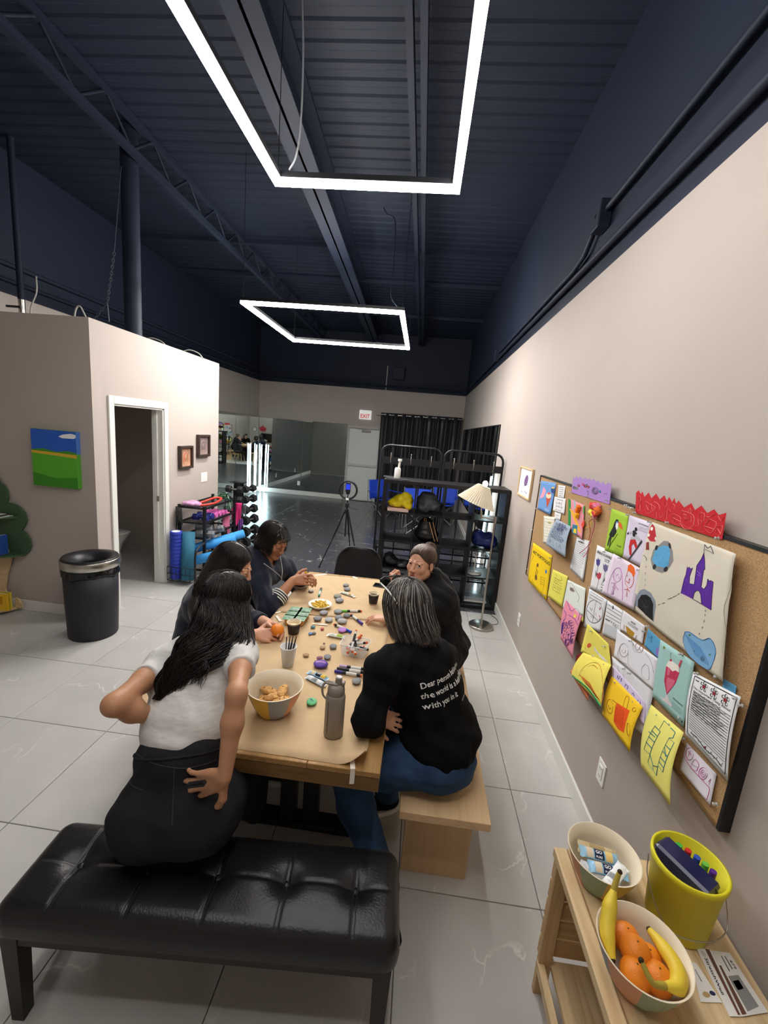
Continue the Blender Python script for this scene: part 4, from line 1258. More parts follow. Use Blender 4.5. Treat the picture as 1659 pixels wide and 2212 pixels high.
def make_body(S, parent, skin, h=0.004, head=None, lip='a5625a', brow='33231b', extra=None):
 V, Q = S.mesh(h, 2); sk = np.array(srgb(skin)); C = np.tile(sk, (len(V), 1))
 if head: head.colour(V, C, sk, np.array(srgb(lip)), np.array(srgb(brow)))
 if extra: extra(V, C)
 return npmesh('body', V, Q, M_SKIN, parent, C)


def garment(S, name, mt, parent, h=0.006, amp=0.004, freq=26, seed=1, smooth=3, label=None):
 V, Q = S.mesh(h, smooth)
 if amp: V = V + vnormals(V, Q) * folds(V, amp, freq, seed)[:, None]
 o = npmesh(name, V, Q, mt, parent)
 if label: o['label'] = label
 return o, V, Q


def bvh(V, Q): return BVHTree.FromPolygons([tuple(p) for p in V], [tuple(int(i) for i in q) for q in Q])


def snapper(tree, d, off=0.002):
 """moves a point along d (towards the surface) until it lies on it"""
 d = U(d)
 def fn(p):
  h = tree.ray_cast(Vector(p) - d * 0.4, d)
  return (h[0] - d * off) if h[0] is not None else Vector(p)
 return fn


def stroke(mb, pts, r, tree, d, n=5, off=0.0005):
 d = U(d); hits = [tree.ray_cast(Vector(p) - d * 0.4, d)[0] for p in pts]
 P = [h - d * off for h in hits if h is not None]
 if len(P) > 1: mb.tube(P, r, n=n)


def cap_hair(S, H, grow=1.07, front=0.0, low=-0.03, k=0.015):
 """a close scalp of hair: cranium shell cut away at the face"""
 A = H.axes(); s = H.s
 S.ell(H.at(0, -0.022, 0.036), (0.074 * s * grow, 0.093 * s * grow, 0.081 * s * grow), A, k)
 S.ell(H.at(0, -0.035, -0.005), (0.071 * s * grow, 0.07 * s * grow, 0.07 * s * grow), A, k)
 S.ell(H.at(0, 0.107 + front, -0.045), (0.075 * s, 0.075 * s, 0.115 * s), A, 0.008, sub=True)


def drape(H, n, seed, layer, length, grav, pull, phi0=62, wave=0.004, wfreq=40, part=0.0, back=None, curl=0.0, spread=1.0, fwd_open=1.0):
 """strands from the parting over the skull and down. pull(p, s): extra displacement along the strand"""
 rnd = np.random.RandomState(seed); out = []
 s = H.s; rad = np.array((0.0765, 0.097, 0.084)) * s; C = np.array(H.at(0, -0.022, 0.034))
 L = np.array([[*H.r], [*H.f], [*H.u]])
 g = np.array(grav, float); g /= np.linalg.norm(g)
 for i in range(n):
  sg = 1 if rnd.rand() < 0.5 else -1
  phi = math.radians(rnd.uniform(phi0, 180)) * sg
  dirh = np.array((math.sin(phi), math.cos(phi), 0))
  lay = 1 + rnd.uniform(*layer)
  th = np.linspace(0.08 + 0.25 * rnd.rand() ** 2, math.radians(rnd.uniform(82, 108)), 9)
  x0 = part * s
  # begin at the parting line (runs front to back), slide down the skull
  py = rnd.uniform(-0.9, 0.75) if abs(phi) < 2.2 else -0.75
  P = []
  for q, t in enumerate(th):
   v = np.array((dirh[0] * math.sin(t), dirh[1] * math.sin(t), math.cos(t)))
   b = (1 - q / 8) ** 1.5
   v = v + np.array((part * 6 * b, py * 0.55 * b, 0)); v /= np.linalg.norm(v)
   P.append(C + (v * rad * lay) @ L)
  P = np.array(P)
  ln = length * rnd.uniform(0.82, 1.05); m = 14
  d0 = P[-1] - P[-2]; d0 /= np.linalg.norm(d0)
  p = P[-1].copy(); ph = rnd.uniform(0, 6.3); tail = []
  for j in range(m):
   t = (j + 1) / m
   d = d0 * (1 - min(1, t * 3)) + g * min(1, t * 3); d /= np.linalg.norm(d)
   p = p + d * ln / m
   tail.append(p + pull(p, t, phi))
  tail = np.array(tail)
  wv = np.array([math.sin(wfreq * (j / m) * length + ph) for j in range(m)]) * wave * np.linspace(0.3, 1, m)
  sd = np.cross(g, dirh @ L); sd /= max(np.linalg.norm(sd), 1e-9)
  tail = tail + sd * wv[:, None] + rnd.normal(size=3) * 0.002
  out.append(np.concatenate([P, tail]))
 return out


def pick(rnd, pal):
 c = np.array(srgb(pal[rnd.randint(len(pal))])); return c * rnd.uniform(0.8, 1.2)


def hair_object(parent, V, Q, C, paths, pal, r, seed, label=None):
 rnd = np.random.RandomState(seed)
 if paths:
  v2, q2, c2 = strands(paths, [r * rnd.uniform(0.7, 1.3) for _ in paths], [pick(rnd, pal) for _ in paths])
  if V is None: V, Q, C = v2, q2, c2
  else: Q = np.concatenate([Q, q2 + len(V)]); V = np.concatenate([V, v2]); C = np.concatenate([C, c2])
 o = npmesh('hair', V, Q, M_HAIR, parent, C)
 if label: o['label'] = label
 return o
# ================================================================ things around the room
# ---------------------------------------------------------------- waste bin
bc = Vector((-2.655, 3.165, 0))
t = thing('waste_bin', 'tall black round waste bin with a steel rim', 'bin', tuple(bc))
m = MB(); m.lathe([(0, 0), (0.178, 0), (0.182, 0.01), (0.192, 0.30), (0.198, 0.60), (0.190, 0.60), (0.17, 0.02), (0, 0.02)], bc, n=40); m.build('body', mat('bin_black', '232328', rough=0.55), t)
m = MB(); m.lathe([(0.207, 0.61), (0.212, 0.615), (0.212, 0.675), (0.207, 0.68), (0.204, 0.68), (0.204, 0.61)], bc, n=48, closed=True); m.build('steel_band', M_STEEL, t)
m = MB(); m.lathe([(0.206, 0.675), (0.20, 0.692), (0.17, 0.688), (0.12, 0.665), (0.105, 0.62), (0.10, 0.60), (0.115, 0.60), (0.13, 0.65), (0.2, 0.672)], bc, n=44, closed=True); m.build('funnel_lid', mat('lid_black', '1b1b1f', rough=0.4), t)
def bag(u, v):
 a = u * 2 * PI; n_ = noise.noise(Vector((math.cos(a) * 3.5, math.sin(a) * 3.5, v * 1.4)))
 r = 0.203 + 0.008 * n_ + 0.004 * math.sin(a * 23); low = 0.05 + 0.045 * (noise.noise(Vector((math.cos(a) * 1.8, math.sin(a) * 1.8, 5))) + 0.4)
 return bc + Vector((r * math.cos(a), r * math.sin(a), 0.615 - v * max(0.02, low)))
m = MB(); m.grid(bag, 96, 6); o = m.build('bag_edge', mat('black_plastic_bag', '0d0d0f', rough=0.25), t); o.modifiers.new('thickness', 'SOLIDIFY').thickness = 0.001

# ---------------------------------------------------------------- tree-shaped bookcase
M_TREE = mat('tree_green', '3f5a3c', rough=0.6); M_PLY = wood('plywood', 'd8bd92', 'c09a68', 'X', 6)
TXc, TYw = -3.80, PY0
t = thing('tree_bookcase', 'green tree-shaped bookcase against the washroom partition', 'bookcase', (TXc, TYw - 0.02, 0))
lob = [(-3.38, 0.77, 0.165), (-3.515, 1.0, 0.165), (-3.62, 1.14, 0.17)]
outl = []
def tz(px, py): return ony(px, py, TYw - 0.03)
R_ = [(0, 1045), (8, 1049), (14, 1060), (17, 1075), (14, 1086), (26, 1088), (40, 1095), (52, 1108), (57, 1124), (53, 1137), (46, 1146), (55, 1152), (63, 1165), (66, 1180), (62, 1192), (52, 1201), (40, 1203), (30, 1202)]
pr_ = [tz(*q) for q in R_]
right = [(p.x, p.z) for p in pr_]
top_ = [(-3.80, 1.30), (-3.72, 1.27)]
half = [(-3.80 + 0.0, 1.32), (-3.70, 1.29)] + right + [(-3.60, 0.56)]
poly = half + [(2 * TXc - x, z) for x, z in half[::-1][:-1]]
m = MB(); m.prism([(x, TYw - 0.012, z) for x, z in poly], (0, -0.022, 0)); m.build('crown_board', M_TREE, t)
tr = [(-3.62, 0.60), (-3.60, 0.50), (-3.66, 0.34), (-3.69, 0.2), (-3.67, 0.02), (-3.93, 0.02), (-3.91, 0.2), (-3.94, 0.34), (-4.0, 0.5), (-3.98, 0.60)]
m = MB(); m.prism([(x, TYw - 0.016, z) for x, z in tr], (0, -0.02, 0)); m.build('trunk_board', M_PLY, t)
def shelf_lobe(x1, z, dp, mt, name='shelf', th=0.014):
 m = MB(); out = [(TXc - (x1 - TXc), TYw - 0.034), (x1, TYw - 0.034)] + [(TXc + (x1 - TXc) * math.cos(a), TYw - 0.034 - dp * math.sin(a)) for a in [math.radians(q) for q in range(12, 169, 12)]]
 m.prism([(x, y, z) for x, y in out], (0, 0, th)); return m.build(name, mt, t)
z1 = tz(30, 1117).z; z2 = tz(35, 1197).z
shelf_lobe(-3.50, z1, 0.17, M_TREE); shelf_lobe(-3.46, z2, 0.18, M_TREE); shelf_lobe(-3.55, 0.03, 0.20, M_PLY, 'base_shelf', 0.02)
m = MB(); m.prism([(-3.56, TYw - 0.05, 0.05), (-3.50, TYw - 0.05, 0.05), (-3.505, TYw - 0.05, 0.09), (-3.53, TYw - 0.05, 0.13), (-3.56, TYw - 0.05, 0.14)], (0, -0.018, 0)); m.build('side_stop', M_PLY, t)
def book(label, c, d, col, rot=None, page='e8e2d2', stripe=None, group='books on the tree bookcase'):
 """c: centre of the bottom, d: thickness(x), depth(y), height(z)"""
 b = thing('book', label, 'book', c, group); M = Matrix.Translation(c) @ (rot.to_4x4() if rot else Matrix.Identity(4))
 m = MB(M)
 for sx in (-1, 1): m.box((sx * (d[0] / 2 - 0.001), 0, d[2] / 2), (0.002, d[1], d[2]))
 m.box((0, -d[1] / 2 + 0.001, d[2] / 2), (d[0] - 0.004, 0.002, d[2]))
 m.build('cover', flat(col, 0.45), b)
 m = MB(M); m.box((0, 0.002, d[2] / 2), (d[0] - 0.005, d[1] - 0.008, d[2] - 0.006)); m.build('pages', flat(page), b)
 if stripe:
  m = MB(M); m.box((0, -d[1] / 2 - 0.0006, d[2] * 0.6), (d[0] * 0.5, 0.001, d[2] * 0.45)); m.build('spine_print', flat(stripe), b)
 return b
zb = z2 + 0.0145
for lb, x, th, hh, col, st in (('blue paperback with white spine print on the tree bookcase', -3.605, 0.026, 0.175, '2e4f9c', 'dfe6f2'), ('cream paperback between two blue books', -3.635, 0.02, 0.165, 'e3c4a6', None), ('bright blue paperback next to the cream one', -3.665, 0.024, 0.155, '3550c0', 'cfd4ee'), ('dark red paperback beside the bright blue one', -3.695, 0.02, 0.165, '7a2b2e', None)):
 book(lb, (x, TYw - 0.12, zb), (th, 0.12, hh), col, stripe=st)
book('yellow picture book standing on the base of the tree bookcase', (-3.62, TYw - 0.15, 0.0515), (0.15, 0.022, 0.16), 'e7b92c', stripe='c98f1d')
book('thin second yellow book behind the first one', (-3.63, TYw - 0.115, 0.0515), (0.16, 0.018, 0.165), 'd9c13f')
book('flat pale green magazine lying on the upper tree shelf', (-3.62, TYw - 0.11, z1 + 0.0145), (0.17, 0.13, 0.008), '9fb7a4')
book('dark magazine on top of the pale green one', (-3.64, TYw - 0.115, z1 + 0.0235), (0.15, 0.12, 0.01), '30363a')

# ---------------------------------------------------------------- canvas on the partition
t = thing('canvas_picture', 'bright canvas picture of blue sky over a green meadow', 'painting', (-3.09, PY0 - 0.02, 1.2))
x0, x1, z0, z1_ = -3.315, -2.905, 1.205, 1.69
m = MB(); m.box(((x0 + x1) / 2, PY0 - 0.021, (z0 + z1_) / 2), (x1 - x0, 0.042, z1_ - z0), bev=0.002)
m.build('canvas', mat('canvas_green', '4f9c2e', rough=0.6), t)
def art(pts, col, d=0.0434):
 m = MB(); m.prism([(x0 + (x1 - x0) * u, PY0 - d, z0 + (z1_ - z0) * v) for u, v in pts], (0, 0.0006, 0)); return m.build('painted_area', flat(col, 0.55), t)
art([(0, .62), (1, .62), (1, 1), (0, 1)], '2f62c4'); art([(0, .56), (1, .52), (1, .63), (0.8, .66), (0.55, .63), (0.25, .67), (0, .64)], '4b8f2c', 0.044)
art([(0, .57), (1, .535), (1, .60), (0, .625)], 'd9b23a', 0.0446); art([(0, 0), (1, 0), (1, .54), (0.6, .56), (0, .58)], '5cae33', 0.0452); art([(0, 0), (1, 0), (1, .2), (0.5, .16), (0, .24)], '3f8a28', 0.0458)
art([(.62, .90), (.70, .875), (.95, .88), (1, .9), (1, .95), (.9, .965), (.82, .955), (.72, .94)], 'f2f4f6', 0.0452)
m = MB(); m.prism([(x1 + 0.0004, PY0 - 0.041, z0 + 0.61 * (z1_ - z0)), (x1 + 0.0004, PY0 - 0.001, z0 + 0.61 * (z1_ - z0)), (x1 + 0.0004, PY0 - 0.001, z1_), (x1 + 0.0004, PY0 - 0.041, z1_)], (0.0005, 0, 0)); m.build('painted_side', flat('4a78c8', 0.55), t)

# ---------------------------------------------------------------- two small shadow-box pictures and a switch on the side of the partition
for lb, ya, yb, za, zb_, c1, c2 in (('small dark framed picture in coppery tones lower of the two', 4.662, 4.938, 1.289, 1.557, 'b88a6e', 'c05a48'), ('small dark framed picture in mauve tones higher of the two', 5.066, 5.355, 1.411, 1.687, '8d7a74', '6a5a6c')):
 t = thing('framed_picture', lb, 'picture', (PX_, (ya + yb) / 2, za), 'pictures beside the washroom door')
 fw = 0.028; ym, zm = (ya + yb) / 2, (za + zb_) / 2
 m = MB()
 for y in (ya + fw / 2, yb - fw / 2): m.box((PX_ + 0.022, y, zm), (0.042, fw, zb_ - za), bev=0.003)
 for z in (za + fw / 2, zb_ - fw / 2): m.box((PX_ + 0.022, ym, z), (0.042, yb - ya - 2 * fw, fw), bev=0.003)
 m.build('frame', mat('dark_frame_wood', '3a2c26', rough=0.5), t)
 m = MB(); m.box((PX_ + 0.014, ym, zm), (0.004, yb - ya - 2 * fw, zb_ - za - 2 * fw)); m.build('print', mat('print_' + c1, c1, rough=0.5, noise_=(14, 0.45)), t)
 m = MB()
 pts = [(ym - 0.05, zm - 0.06), (ym - 0.03, zm + 0.02), (ym + 0.01, zm + 0.05), (ym + 0.05, zm + 0.03), (ym + 0.03, zm - 0.03), (ym, zm - 0.05), (ym - 0.02, zm + 0.0)]
 m.tube(spline([(PX_ + 0.0175, y, z) for y, z in pts], 6), 0.004, n=5, flatten=0.3); m.build('print_line', flat(c2), t)
t = thing('light_switch', 'white triple light switch plate below the mauve picture', 'switch', (PX_ + 0.004, 5.26, 1.08))
m = MB(); m.box((PX_ + 0.004, 5.26, 1.14), (0.007, 0.155, 0.122), bev=0.002); m.build('plate', M_WHITEP, t)
for k in range(3):
 m = MB(); m.box((PX_ + 0.0085, 5.215 + 0.045 * k, 1.14), (0.005, 0.032, 0.07), bev=0.001); m.build('rocker', M_WHITEP, t)
# outlets on the right wall
for lb, (px, py) in (('white outlet low on the right wall under the cork board', (1300, 1668)), ('white outlet on the right wall beside the floor lamp', (1122, 1339))):
 p = onx(px, py, XR); t = thing('wall_outlet', lb, 'outlet', (XR - 0.003, p.y, p.z - 0.058))
 m = MB(); m.box((XR - 0.003, p.y, p.z), (0.006, 0.074, 0.117), bev=0.002); m.build('plate', M_WHITEP, t)
 m = MB(); m.box((XR - 0.0075, p.y, p.z), (0.004, 0.036, 0.07), bev=0.001); q = m.build('socket', M_WHITEP, t)
 for dz in (-0.02, 0.02):
  for dy in (-0.006, 0.006):
   m = MB(); m.box((XR - 0.0098, p.y + dy, p.z + dz), (0.001, 0.002, 0.009)); m.build('slot', M_DARK, q)
# ---------------------------------------------------------------- toilet and dispenser in the washroom
t = thing('toilet', 'white toilet inside the dark washroom', 'toilet', (-3.85, 4.85, 0))
M_CER = mat('white_ceramic', 'd9dad6', rough=0.15)
S_ = Vector((-3.80, 4.85, 0))
m = MB(); m.lathe([(0, 0), (0.11, 0), (0.115, 0.02), (0.10, 0.15), (0.13, 0.26), (0.185, 0.37), (0.19, 0.385), (0.165, 0.385), (0.14, 0.33), (0.06, 0.22), (0, 0.2)], S_ , n=32, squash=0.9, axis=Matrix.Diagonal((1.3, 1, 1))); m.build('bowl', M_CER, t)
m = MB(); m.lathe([(0, 0.388), (0.195, 0.388), (0.2, 0.395), (0.197, 0.412), (0.1, 0.418), (0, 0.418)], S_, n=32, squash=0.9, axis=Matrix.Diagonal((1.3, 1, 1))); m.build('lid', M_CER, t)
m = MB(); m.box((-4.25, 4.85, 0.56), (0.2, 0.42, 0.36), bev=0.03); m.box((-4.25, 4.85, 0.755), (0.22, 0.44, 0.03), bev=0.01); m.box((-4.15, 4.85, 0.25), (0.3, 0.2, 0.28), bev=0.02); m.build('tank', M_CER, t)
p = onx(318, 1045, -2.95); m = MB(); m.box((-3.25, PY1 - 0.19, 1.25), (0.33, 0.13, 0.55), bev=0.05); tag(m.build('towel_dispenser', mat('smoke_plastic', '2a2c30', rough=0.25)), 'dark towel dispenser on the washroom wall', 'dispenser')

# ---------------------------------------------------------------- dumbbell tower
M_RUB = mat('black_rubber', '1c1c1f', rough=0.6); M_KNURL = mat('knurled_steel', '9a9690', rough=0.35, metal=0.9)
dt = Vector((-2.63, 6.0, 0))
t = thing('dumbbell_rack', 'black upright dumbbell tower at the end of the partition', 'rack', tuple(dt))
m = MB(); m.prism([dt + Vector((-0.07, -0.10, 0.03)), dt + Vector((0.07, -0.10, 0.03)), dt + Vector((0.05, -0.055, 1.0)), dt + Vector((-0.05, -0.055, 1.0))], (0, 0.12, 0)); m.build('column', M_BLACK, t)
m = MB(); m.box(dt + Vector((0, -0.01, 1.012)), (0.2, 0.18, 0.012)); m.build('top_plate', M_BLACK, t)
m = MB(); m.box(dt + Vector((0, 0, 0.015)), (0.52, 0.42, 0.03), bev=0.004); m.build('base', M_BLACK, t)
lv = [0.92, 0.765, 0.61, 0.45, 0.28, 0.12]
def dumbbell(name, label, cat, c, ax, L, r, head, mh, mhd, n=6, group=None, hl=0.07):
 """ax: direction of the handle"""
 ax = U(ax); c = Vector(c); b = thing(name, label, cat, tuple(c - Vector((0, 0, r))), group)
 m = MB(); m.cyl(c - ax * L * 0.36, c + ax * L * 0.36, 0.014, n=10); m.build('handle', mhd, b)
 for s in (-1, 1):
  m = MB(); e0, e1 = c + ax * s * (L / 2 - hl), c + ax * s * L / 2
  m.cyl(e0, e0.lerp(e1, 0.15), r * 0.86, r, n=n, smooth=False); m.cyl(e0.lerp(e1, 0.15), e0.lerp(e1, 0.85), r, n=n, smooth=False, cap=False); m.cyl(e0.lerp(e1, 0.85), e1, r, r * 0.86, n=n, smooth=False); m.build('weight_head', mh, b)
 return b
for k, z in enumerate(lv):
 for s, nm in ((-1, 'front'), (1, 'rear')):
  r = 0.056 + 0.005 * k; off = 0.125 + 0.012 * k
  c = dt + Vector((0.0 if s < 0 else 0.16, s * off - 0.02 if s < 0 else 0.02, z))
  ax = (1, 0, 0) if s < 0 else (0.25, 1, 0)
  if s > 0: c = dt + Vector((0.145 + 0.008 * k, 0.04, z))
  dumbbell('dumbbell', 'black rubber hex dumbbell on tier %s of the tower, %s' % (('one', 'two', 'three', 'four', 'five', 'six')[k], 'handle facing the room' if s < 0 else 'side by the dark floor'), 'dumbbell', c, ax, 0.24 + 0.012 * k, r, 0, M_RUB, M_KNURL, group='dumbbells on the tower')
 m = MB(); m.box(dt + Vector((0, -0.085, z - 0.03)), (0.09, 0.05, 0.012)); m.build('cradle', M_BLACK, t)

# ---------------------------------------------------------------- equipment cart beside the doorway
cx0, cx1, cy0, cy1 = -2.735, -2.43, 4.44, 5.42
t = thing('equipment_cart', 'black wire cart of gym gear beside the washroom door', 'cart', ((cx0 + cx1) / 2, (cy0 + cy1) / 2, 0))
for (x, y) in ((cx0, 4.62), (cx1, 4.62), (cx0, cy1), (cx1, cy1)):
 m = MB(); m.box((x, y, 0.49), (0.03, 0.03, 0.80 if y < 5 else 0.82)); m.build('post', M_BLACK, t)
 m = MB(); m.cyl((x - 0.012, y, 0.035), (x + 0.012, y, 0.035), 0.035, n=14); m.box((x, y, 0.075), (0.03, 0.03, 0.03)); m.build('caster', M_BLACK, t)
for z in (0.11, 0.50, 0.68, 0.86):
 m = MB()
 for y in (4.62, cy1): m.box(((cx0 + cx1) / 2, y, z), (cx1 - cx0, 0.02, 0.02))
 for x in (cx0, cx1): m.box((x, (4.62 + cy1) / 2, z), (0.02, cy1 - 4.62, 0.02))
 for q in range(9): x = cx0 + (cx1 - cx0) * (q + 1) / 10; m.cyl((x, 4.62, z), (x, cy1, z), 0.004, n=5)
 m.build('shelf_frame', M_BLACK, t)
m = MB()
for z in (0.05, 0.13, 0.21):
 m.tube([(cx0, 4.62, z), (cx0, 4.36, z), (cx1 + 0.02, 4.36, z), (cx1 + 0.02, 4.62, z)], 0.004, n=5)
for q in range(7): x = cx0 + (cx1 + 0.02 - cx0) * q / 6; m.cyl((x, 4.36, 0.05), (x, 4.36, 0.21), 0.003, n=5)
for q in range(6): x = cx0 + (cx1 + 0.02 - cx0) * q / 5; m.cyl((x, 4.36, 0.05), (x, 4.62, 0.05), 0.003, n=5)
m.build('basket', M_BLACK, t)
m = MB(); m.tube(spline([(cx1 + 0.03, 4.36, 0.05), (cx1 + 0.03, 4.36, 0.36), (cx1 + 0.03, 4.42, 0.44), (cx1 + 0.03, 4.56, 0.47)], 6), 0.012, n=8); m.build('push_handle', M_BLACK, t)
# foam roller, rolled mats
r0 = Vector((-2.665, 4.43, 0.058))
rl = thing('foam_roller', 'ribbed royal blue foam roller standing in the cart basket', 'foam roller', tuple(r0)); S_B = mat('royal_blue_foam', '2a3fb0', rough=0.6)
prof = [(0.045, 0), (0.062, 0)]
z = 0.0
for k in range(13): prof += [(0.062, z + 0.004), (0.066, z + 0.008), (0.066, z + 0.034), (0.062, z + 0.038)]; z += 0.0425
prof += [(0.062, 0.556), (0.045, 0.556)]
m = MB(); m.lathe(prof, r0, n=28, closed=True); m.build('sleeve', S_B, rl)
m = MB(); m.lathe([(0.0445, 0.002), (0.0445, 0.557), (0.038, 0.557), (0.038, 0.002)], r0, n=28, closed=True); m.build('core', M_WHITEP, rl)
def rolled_mat(label, a, b, r, col, tape=None):
 a, b = Vector(a), Vector(b); d = U(b - a); u = d.orthogonal().normalized(); w_ = d.cross(u)
 g = thing('rolled_mat', label, 'yoga mat', tuple(a)); m = MB(); turns = 5; N = 90
 pa = []
 for i in range(N + 1):
  q = i / N; rr = r * (0.32 + 0.66 * q); an = q * turns * 2 * PI; pa.append((rr * math.cos(an), rr * math.sin(an)))
 vs_ = [a + u * x + w_ * y for x, y in pa] + [b + u * x + w_ * y for x, y in pa]
 m.add(vs_, [(i, i + 1, N + 2 + i, N + 1 + i) for i in range(N)], True)
 o = m.build('mat_sheet', mat('mat_' + col, col, rough=0.75), g); md = o.modifiers.new('thickness', 'SOLIDIFY'); md.thickness = r * 0.085; md.offset = 0
 m = MB(); m.cyl(a + d * 0.002, b - d * 0.002, r * 0.985, n=28, cap=False); o = m.build('outer_turn', mat('mat_' + col, col, rough=0.75), g); md = o.modifiers.new('thickness', 'SOLIDIFY'); md.thickness = r * 0.06
 return g
rolled_mat('teal rolled mat leaning upright in the cart basket', (-2.53, 4.42, 0.058), (-2.56, 4.50, 0.60), 0.072, '2b6a86')
for lb, y0, z0_, dx in (('upper sky blue rolled mat lying across the cart', 4.95, 0.60, 0.02), ('lower sky blue rolled mat lying across the cart', 4.80, 0.585, 0.0), ('sky blue rolled mat resting in front on the cart', 4.70, 0.45, 0.02)):
 pass
rolled_mat('upper sky blue rolled mat lying across the cart', (-2.60, 4.74, 0.345), (-2.13, 5.05, 0.50), 0.052, '3a93d6')
rolled_mat('lower sky blue rolled mat lying across the cart', (-2.58, 4.60, 0.36), (-2.16, 4.86, 0.48), 0.05, '3a93d6')
rolled_mat('sky blue rolled mat resting in front on the cart', (-2.50, 4.50, 0.26), (-2.13, 4.72, 0.36), 0.056, '3f9ade')
M_NEOB = mat('navy_neoprene', '252a78', rough=0.5); M_NEOP = mat('pink_neoprene', 'd765ad', rough=0.5); M_GREYI = mat('grey_iron', '6f7478', rough=0.5)
for k, (lb, y, r, mm) in enumerate((('large navy dumbbell on the cart shelf', 4.72, 0.042, M_NEOB), ('second navy dumbbell on the cart shelf', 4.83, 0.045, M_NEOB), ('larger pink dumbbell next to the navy ones', 4.94, 0.040, M_NEOP), ('pink dumbbell between two pink ones', 5.04, 0.038, M_NEOP), ('small pink dumbbell on the cart shelf', 5.13, 0.032, M_NEOP), ('smallest pink dumbbell at the end of the shelf', 5.21, 0.030, M_NEOP))):
 dumbbell('dumbbell', lb, 'dumbbell', (-2.53, y, 0.69 + r), (1, -0.05, 0), 0.19, r, 0, mm, mm, group='coloured dumbbells on the cart')
for k, (lb, c) in enumerate((('grey iron hex dumbbell resting by the teal mat', (-2.45, 4.68, 0.545)), ('grey iron hex dumbbell leaning on the rolled mats', (-2.42, 4.86, 0.565)), ('grey iron hex dumbbell deep in the cart', (-2.58, 4.90, 0.56)))):
 dumbbell('dumbbell', lb, 'dumbbell', c, (1, 0.25, 0.2 if k == 1 else 0), 0.20, 0.047, 0, M_GREYI, M_KNURL)
# ropes, bands and cloths
def rope(label, pts, r, col, name='resistance_band'):
 m = MB(); m.tube(spline(pts, 7), r, n=7); return tag(m.build(name, mat('band_' + col, col, rough=0.5)), label, 'exercise band')
random.seed(3)
rope('thick red exercise tube looped on top of the cart', [(-2.60, 4.72, 0.885), (-2.56, 4.85, 0.90), (-2.50, 5.0, 0.93), (-2.44, 5.05, 0.92), (-2.43, 4.92, 0.895), (-2.46, 4.80, 0.885), (-2.52, 4.70, 0.883), (-2.60, 4.66, 0.884)], 0.014, 'd13a2c')
for k, (col, nm) in enumerate((('2c5a3d', 'dark green'), ('7fa58a', 'pale green'), ('36614a', 'forest green'), ('1f3d2d', 'blackish green'))):
 P = [(-2.58 + 0.13 * random.random(), 5.05 + 0.27 * random.random(), 0.885 + 0.009 * i + 0.008 * k) for i in range(8)] + [(-2.42 - 0.01 * k, 5.30 - 0.04 * k, 0.86), (-2.41, 5.30 - 0.05 * k, 0.76)]
 rope('%s exercise tube tangled on top of the cart' % nm, P, 0.006, col)
def cloth(name, label, c, w_, h_, col, seed, d=Vector((0, 1, 0)), cat='cloth', amp=0.02):
 c = Vector(c)
 def fn(u, v):
  p = c + d * (u - 0.5) * w_ * (1 - 0.3 * v * math.sin(u * 3)) + Vector((0, 0, -v * h_ * (0.75 + 0.25 * math.sin(u * 4 + seed))))
  q = noise.noise(Vector((u * 3, v * 2, seed))) * amp + 0.35 * amp * math.sin(u * 14 + seed + v * 2)
  return p + Vector((d.y, -d.x, 0)) * q
 m = MB(); m.grid(fn, 28, 16); o = m.build(name, mat('cloth_' + col, col, rough=0.85)); o.modifiers.new('thickness', 'SOLIDIFY').thickness = 0.003
 return tag(o, label, cat)
cloth('exercise_shirt', 'dark grey cloth hung over the near corner of the cart', (-2.72, 4.58, 0.86), 0.17, 0.30, '3d403d', 2.0, Vector((0.8, -0.6, 0)))
cloth('drawstring_bag', 'pale pink cloth bag hanging inside the cart', (-2.47, 5.27, 0.70), 0.12, 0.36, 'd9799a', 4.0, Vector((0.3, 0.95, 0)), 'bag')
cloth('exercise_shirt', 'hot pink cloth hung at the far end of the cart', (-2.42, 5.47, 0.80), 0.13, 0.32, 'd42c72', 6.0, Vector((0.9, 0.4, 0)))
cloth('exercise_shirt', 'purple cloth hung below the hot pink one', (-2.37, 5.49, 0.58), 0.06, 0.20, '7c4a9c', 7.0, Vector((0.9, 0.4, 0)))
cloth('exercise_strap', 'dark grey strap hung beside the hot pink cloth', (-2.33, 5.49, 0.78), 0.07, 0.22, '4a4a4e', 9.0, Vector((0.9, 0.4, 0)))
m = MB()
S = SDF() if 'SDF' in globals() else None
def lump(name, label, cat, parts, mt, amp=0.006, freq=40, seed=1, h=0.008):
 S = SDF()
 for (c, r) in parts: S.ell(c, r, None, 0.03)
 V, Q = S.mesh(h, 2); V = V + vnormals(V, Q) * folds(V, amp, freq, seed)[:, None]
 o = npmesh(name, V - np.array(parts[0][0]), Q, mt); o.location = parts[0][0]
 return tag(o, label, cat)
lump('folded_towel', 'crumpled pink and lilac bands lying on the cart top', 'cloth', [((-2.66, 4.68, 0.895), (0.07, 0.06, 0.028)), ((-2.58, 4.70, 0.89), (0.07, 0.06, 0.024)), ((-2.62, 4.74, 0.905), (0.05, 0.05, 0.025))], mat('pink_lilac_cloth', 'c08fb4', rough=0.85, noise_=(18, 0.5)))

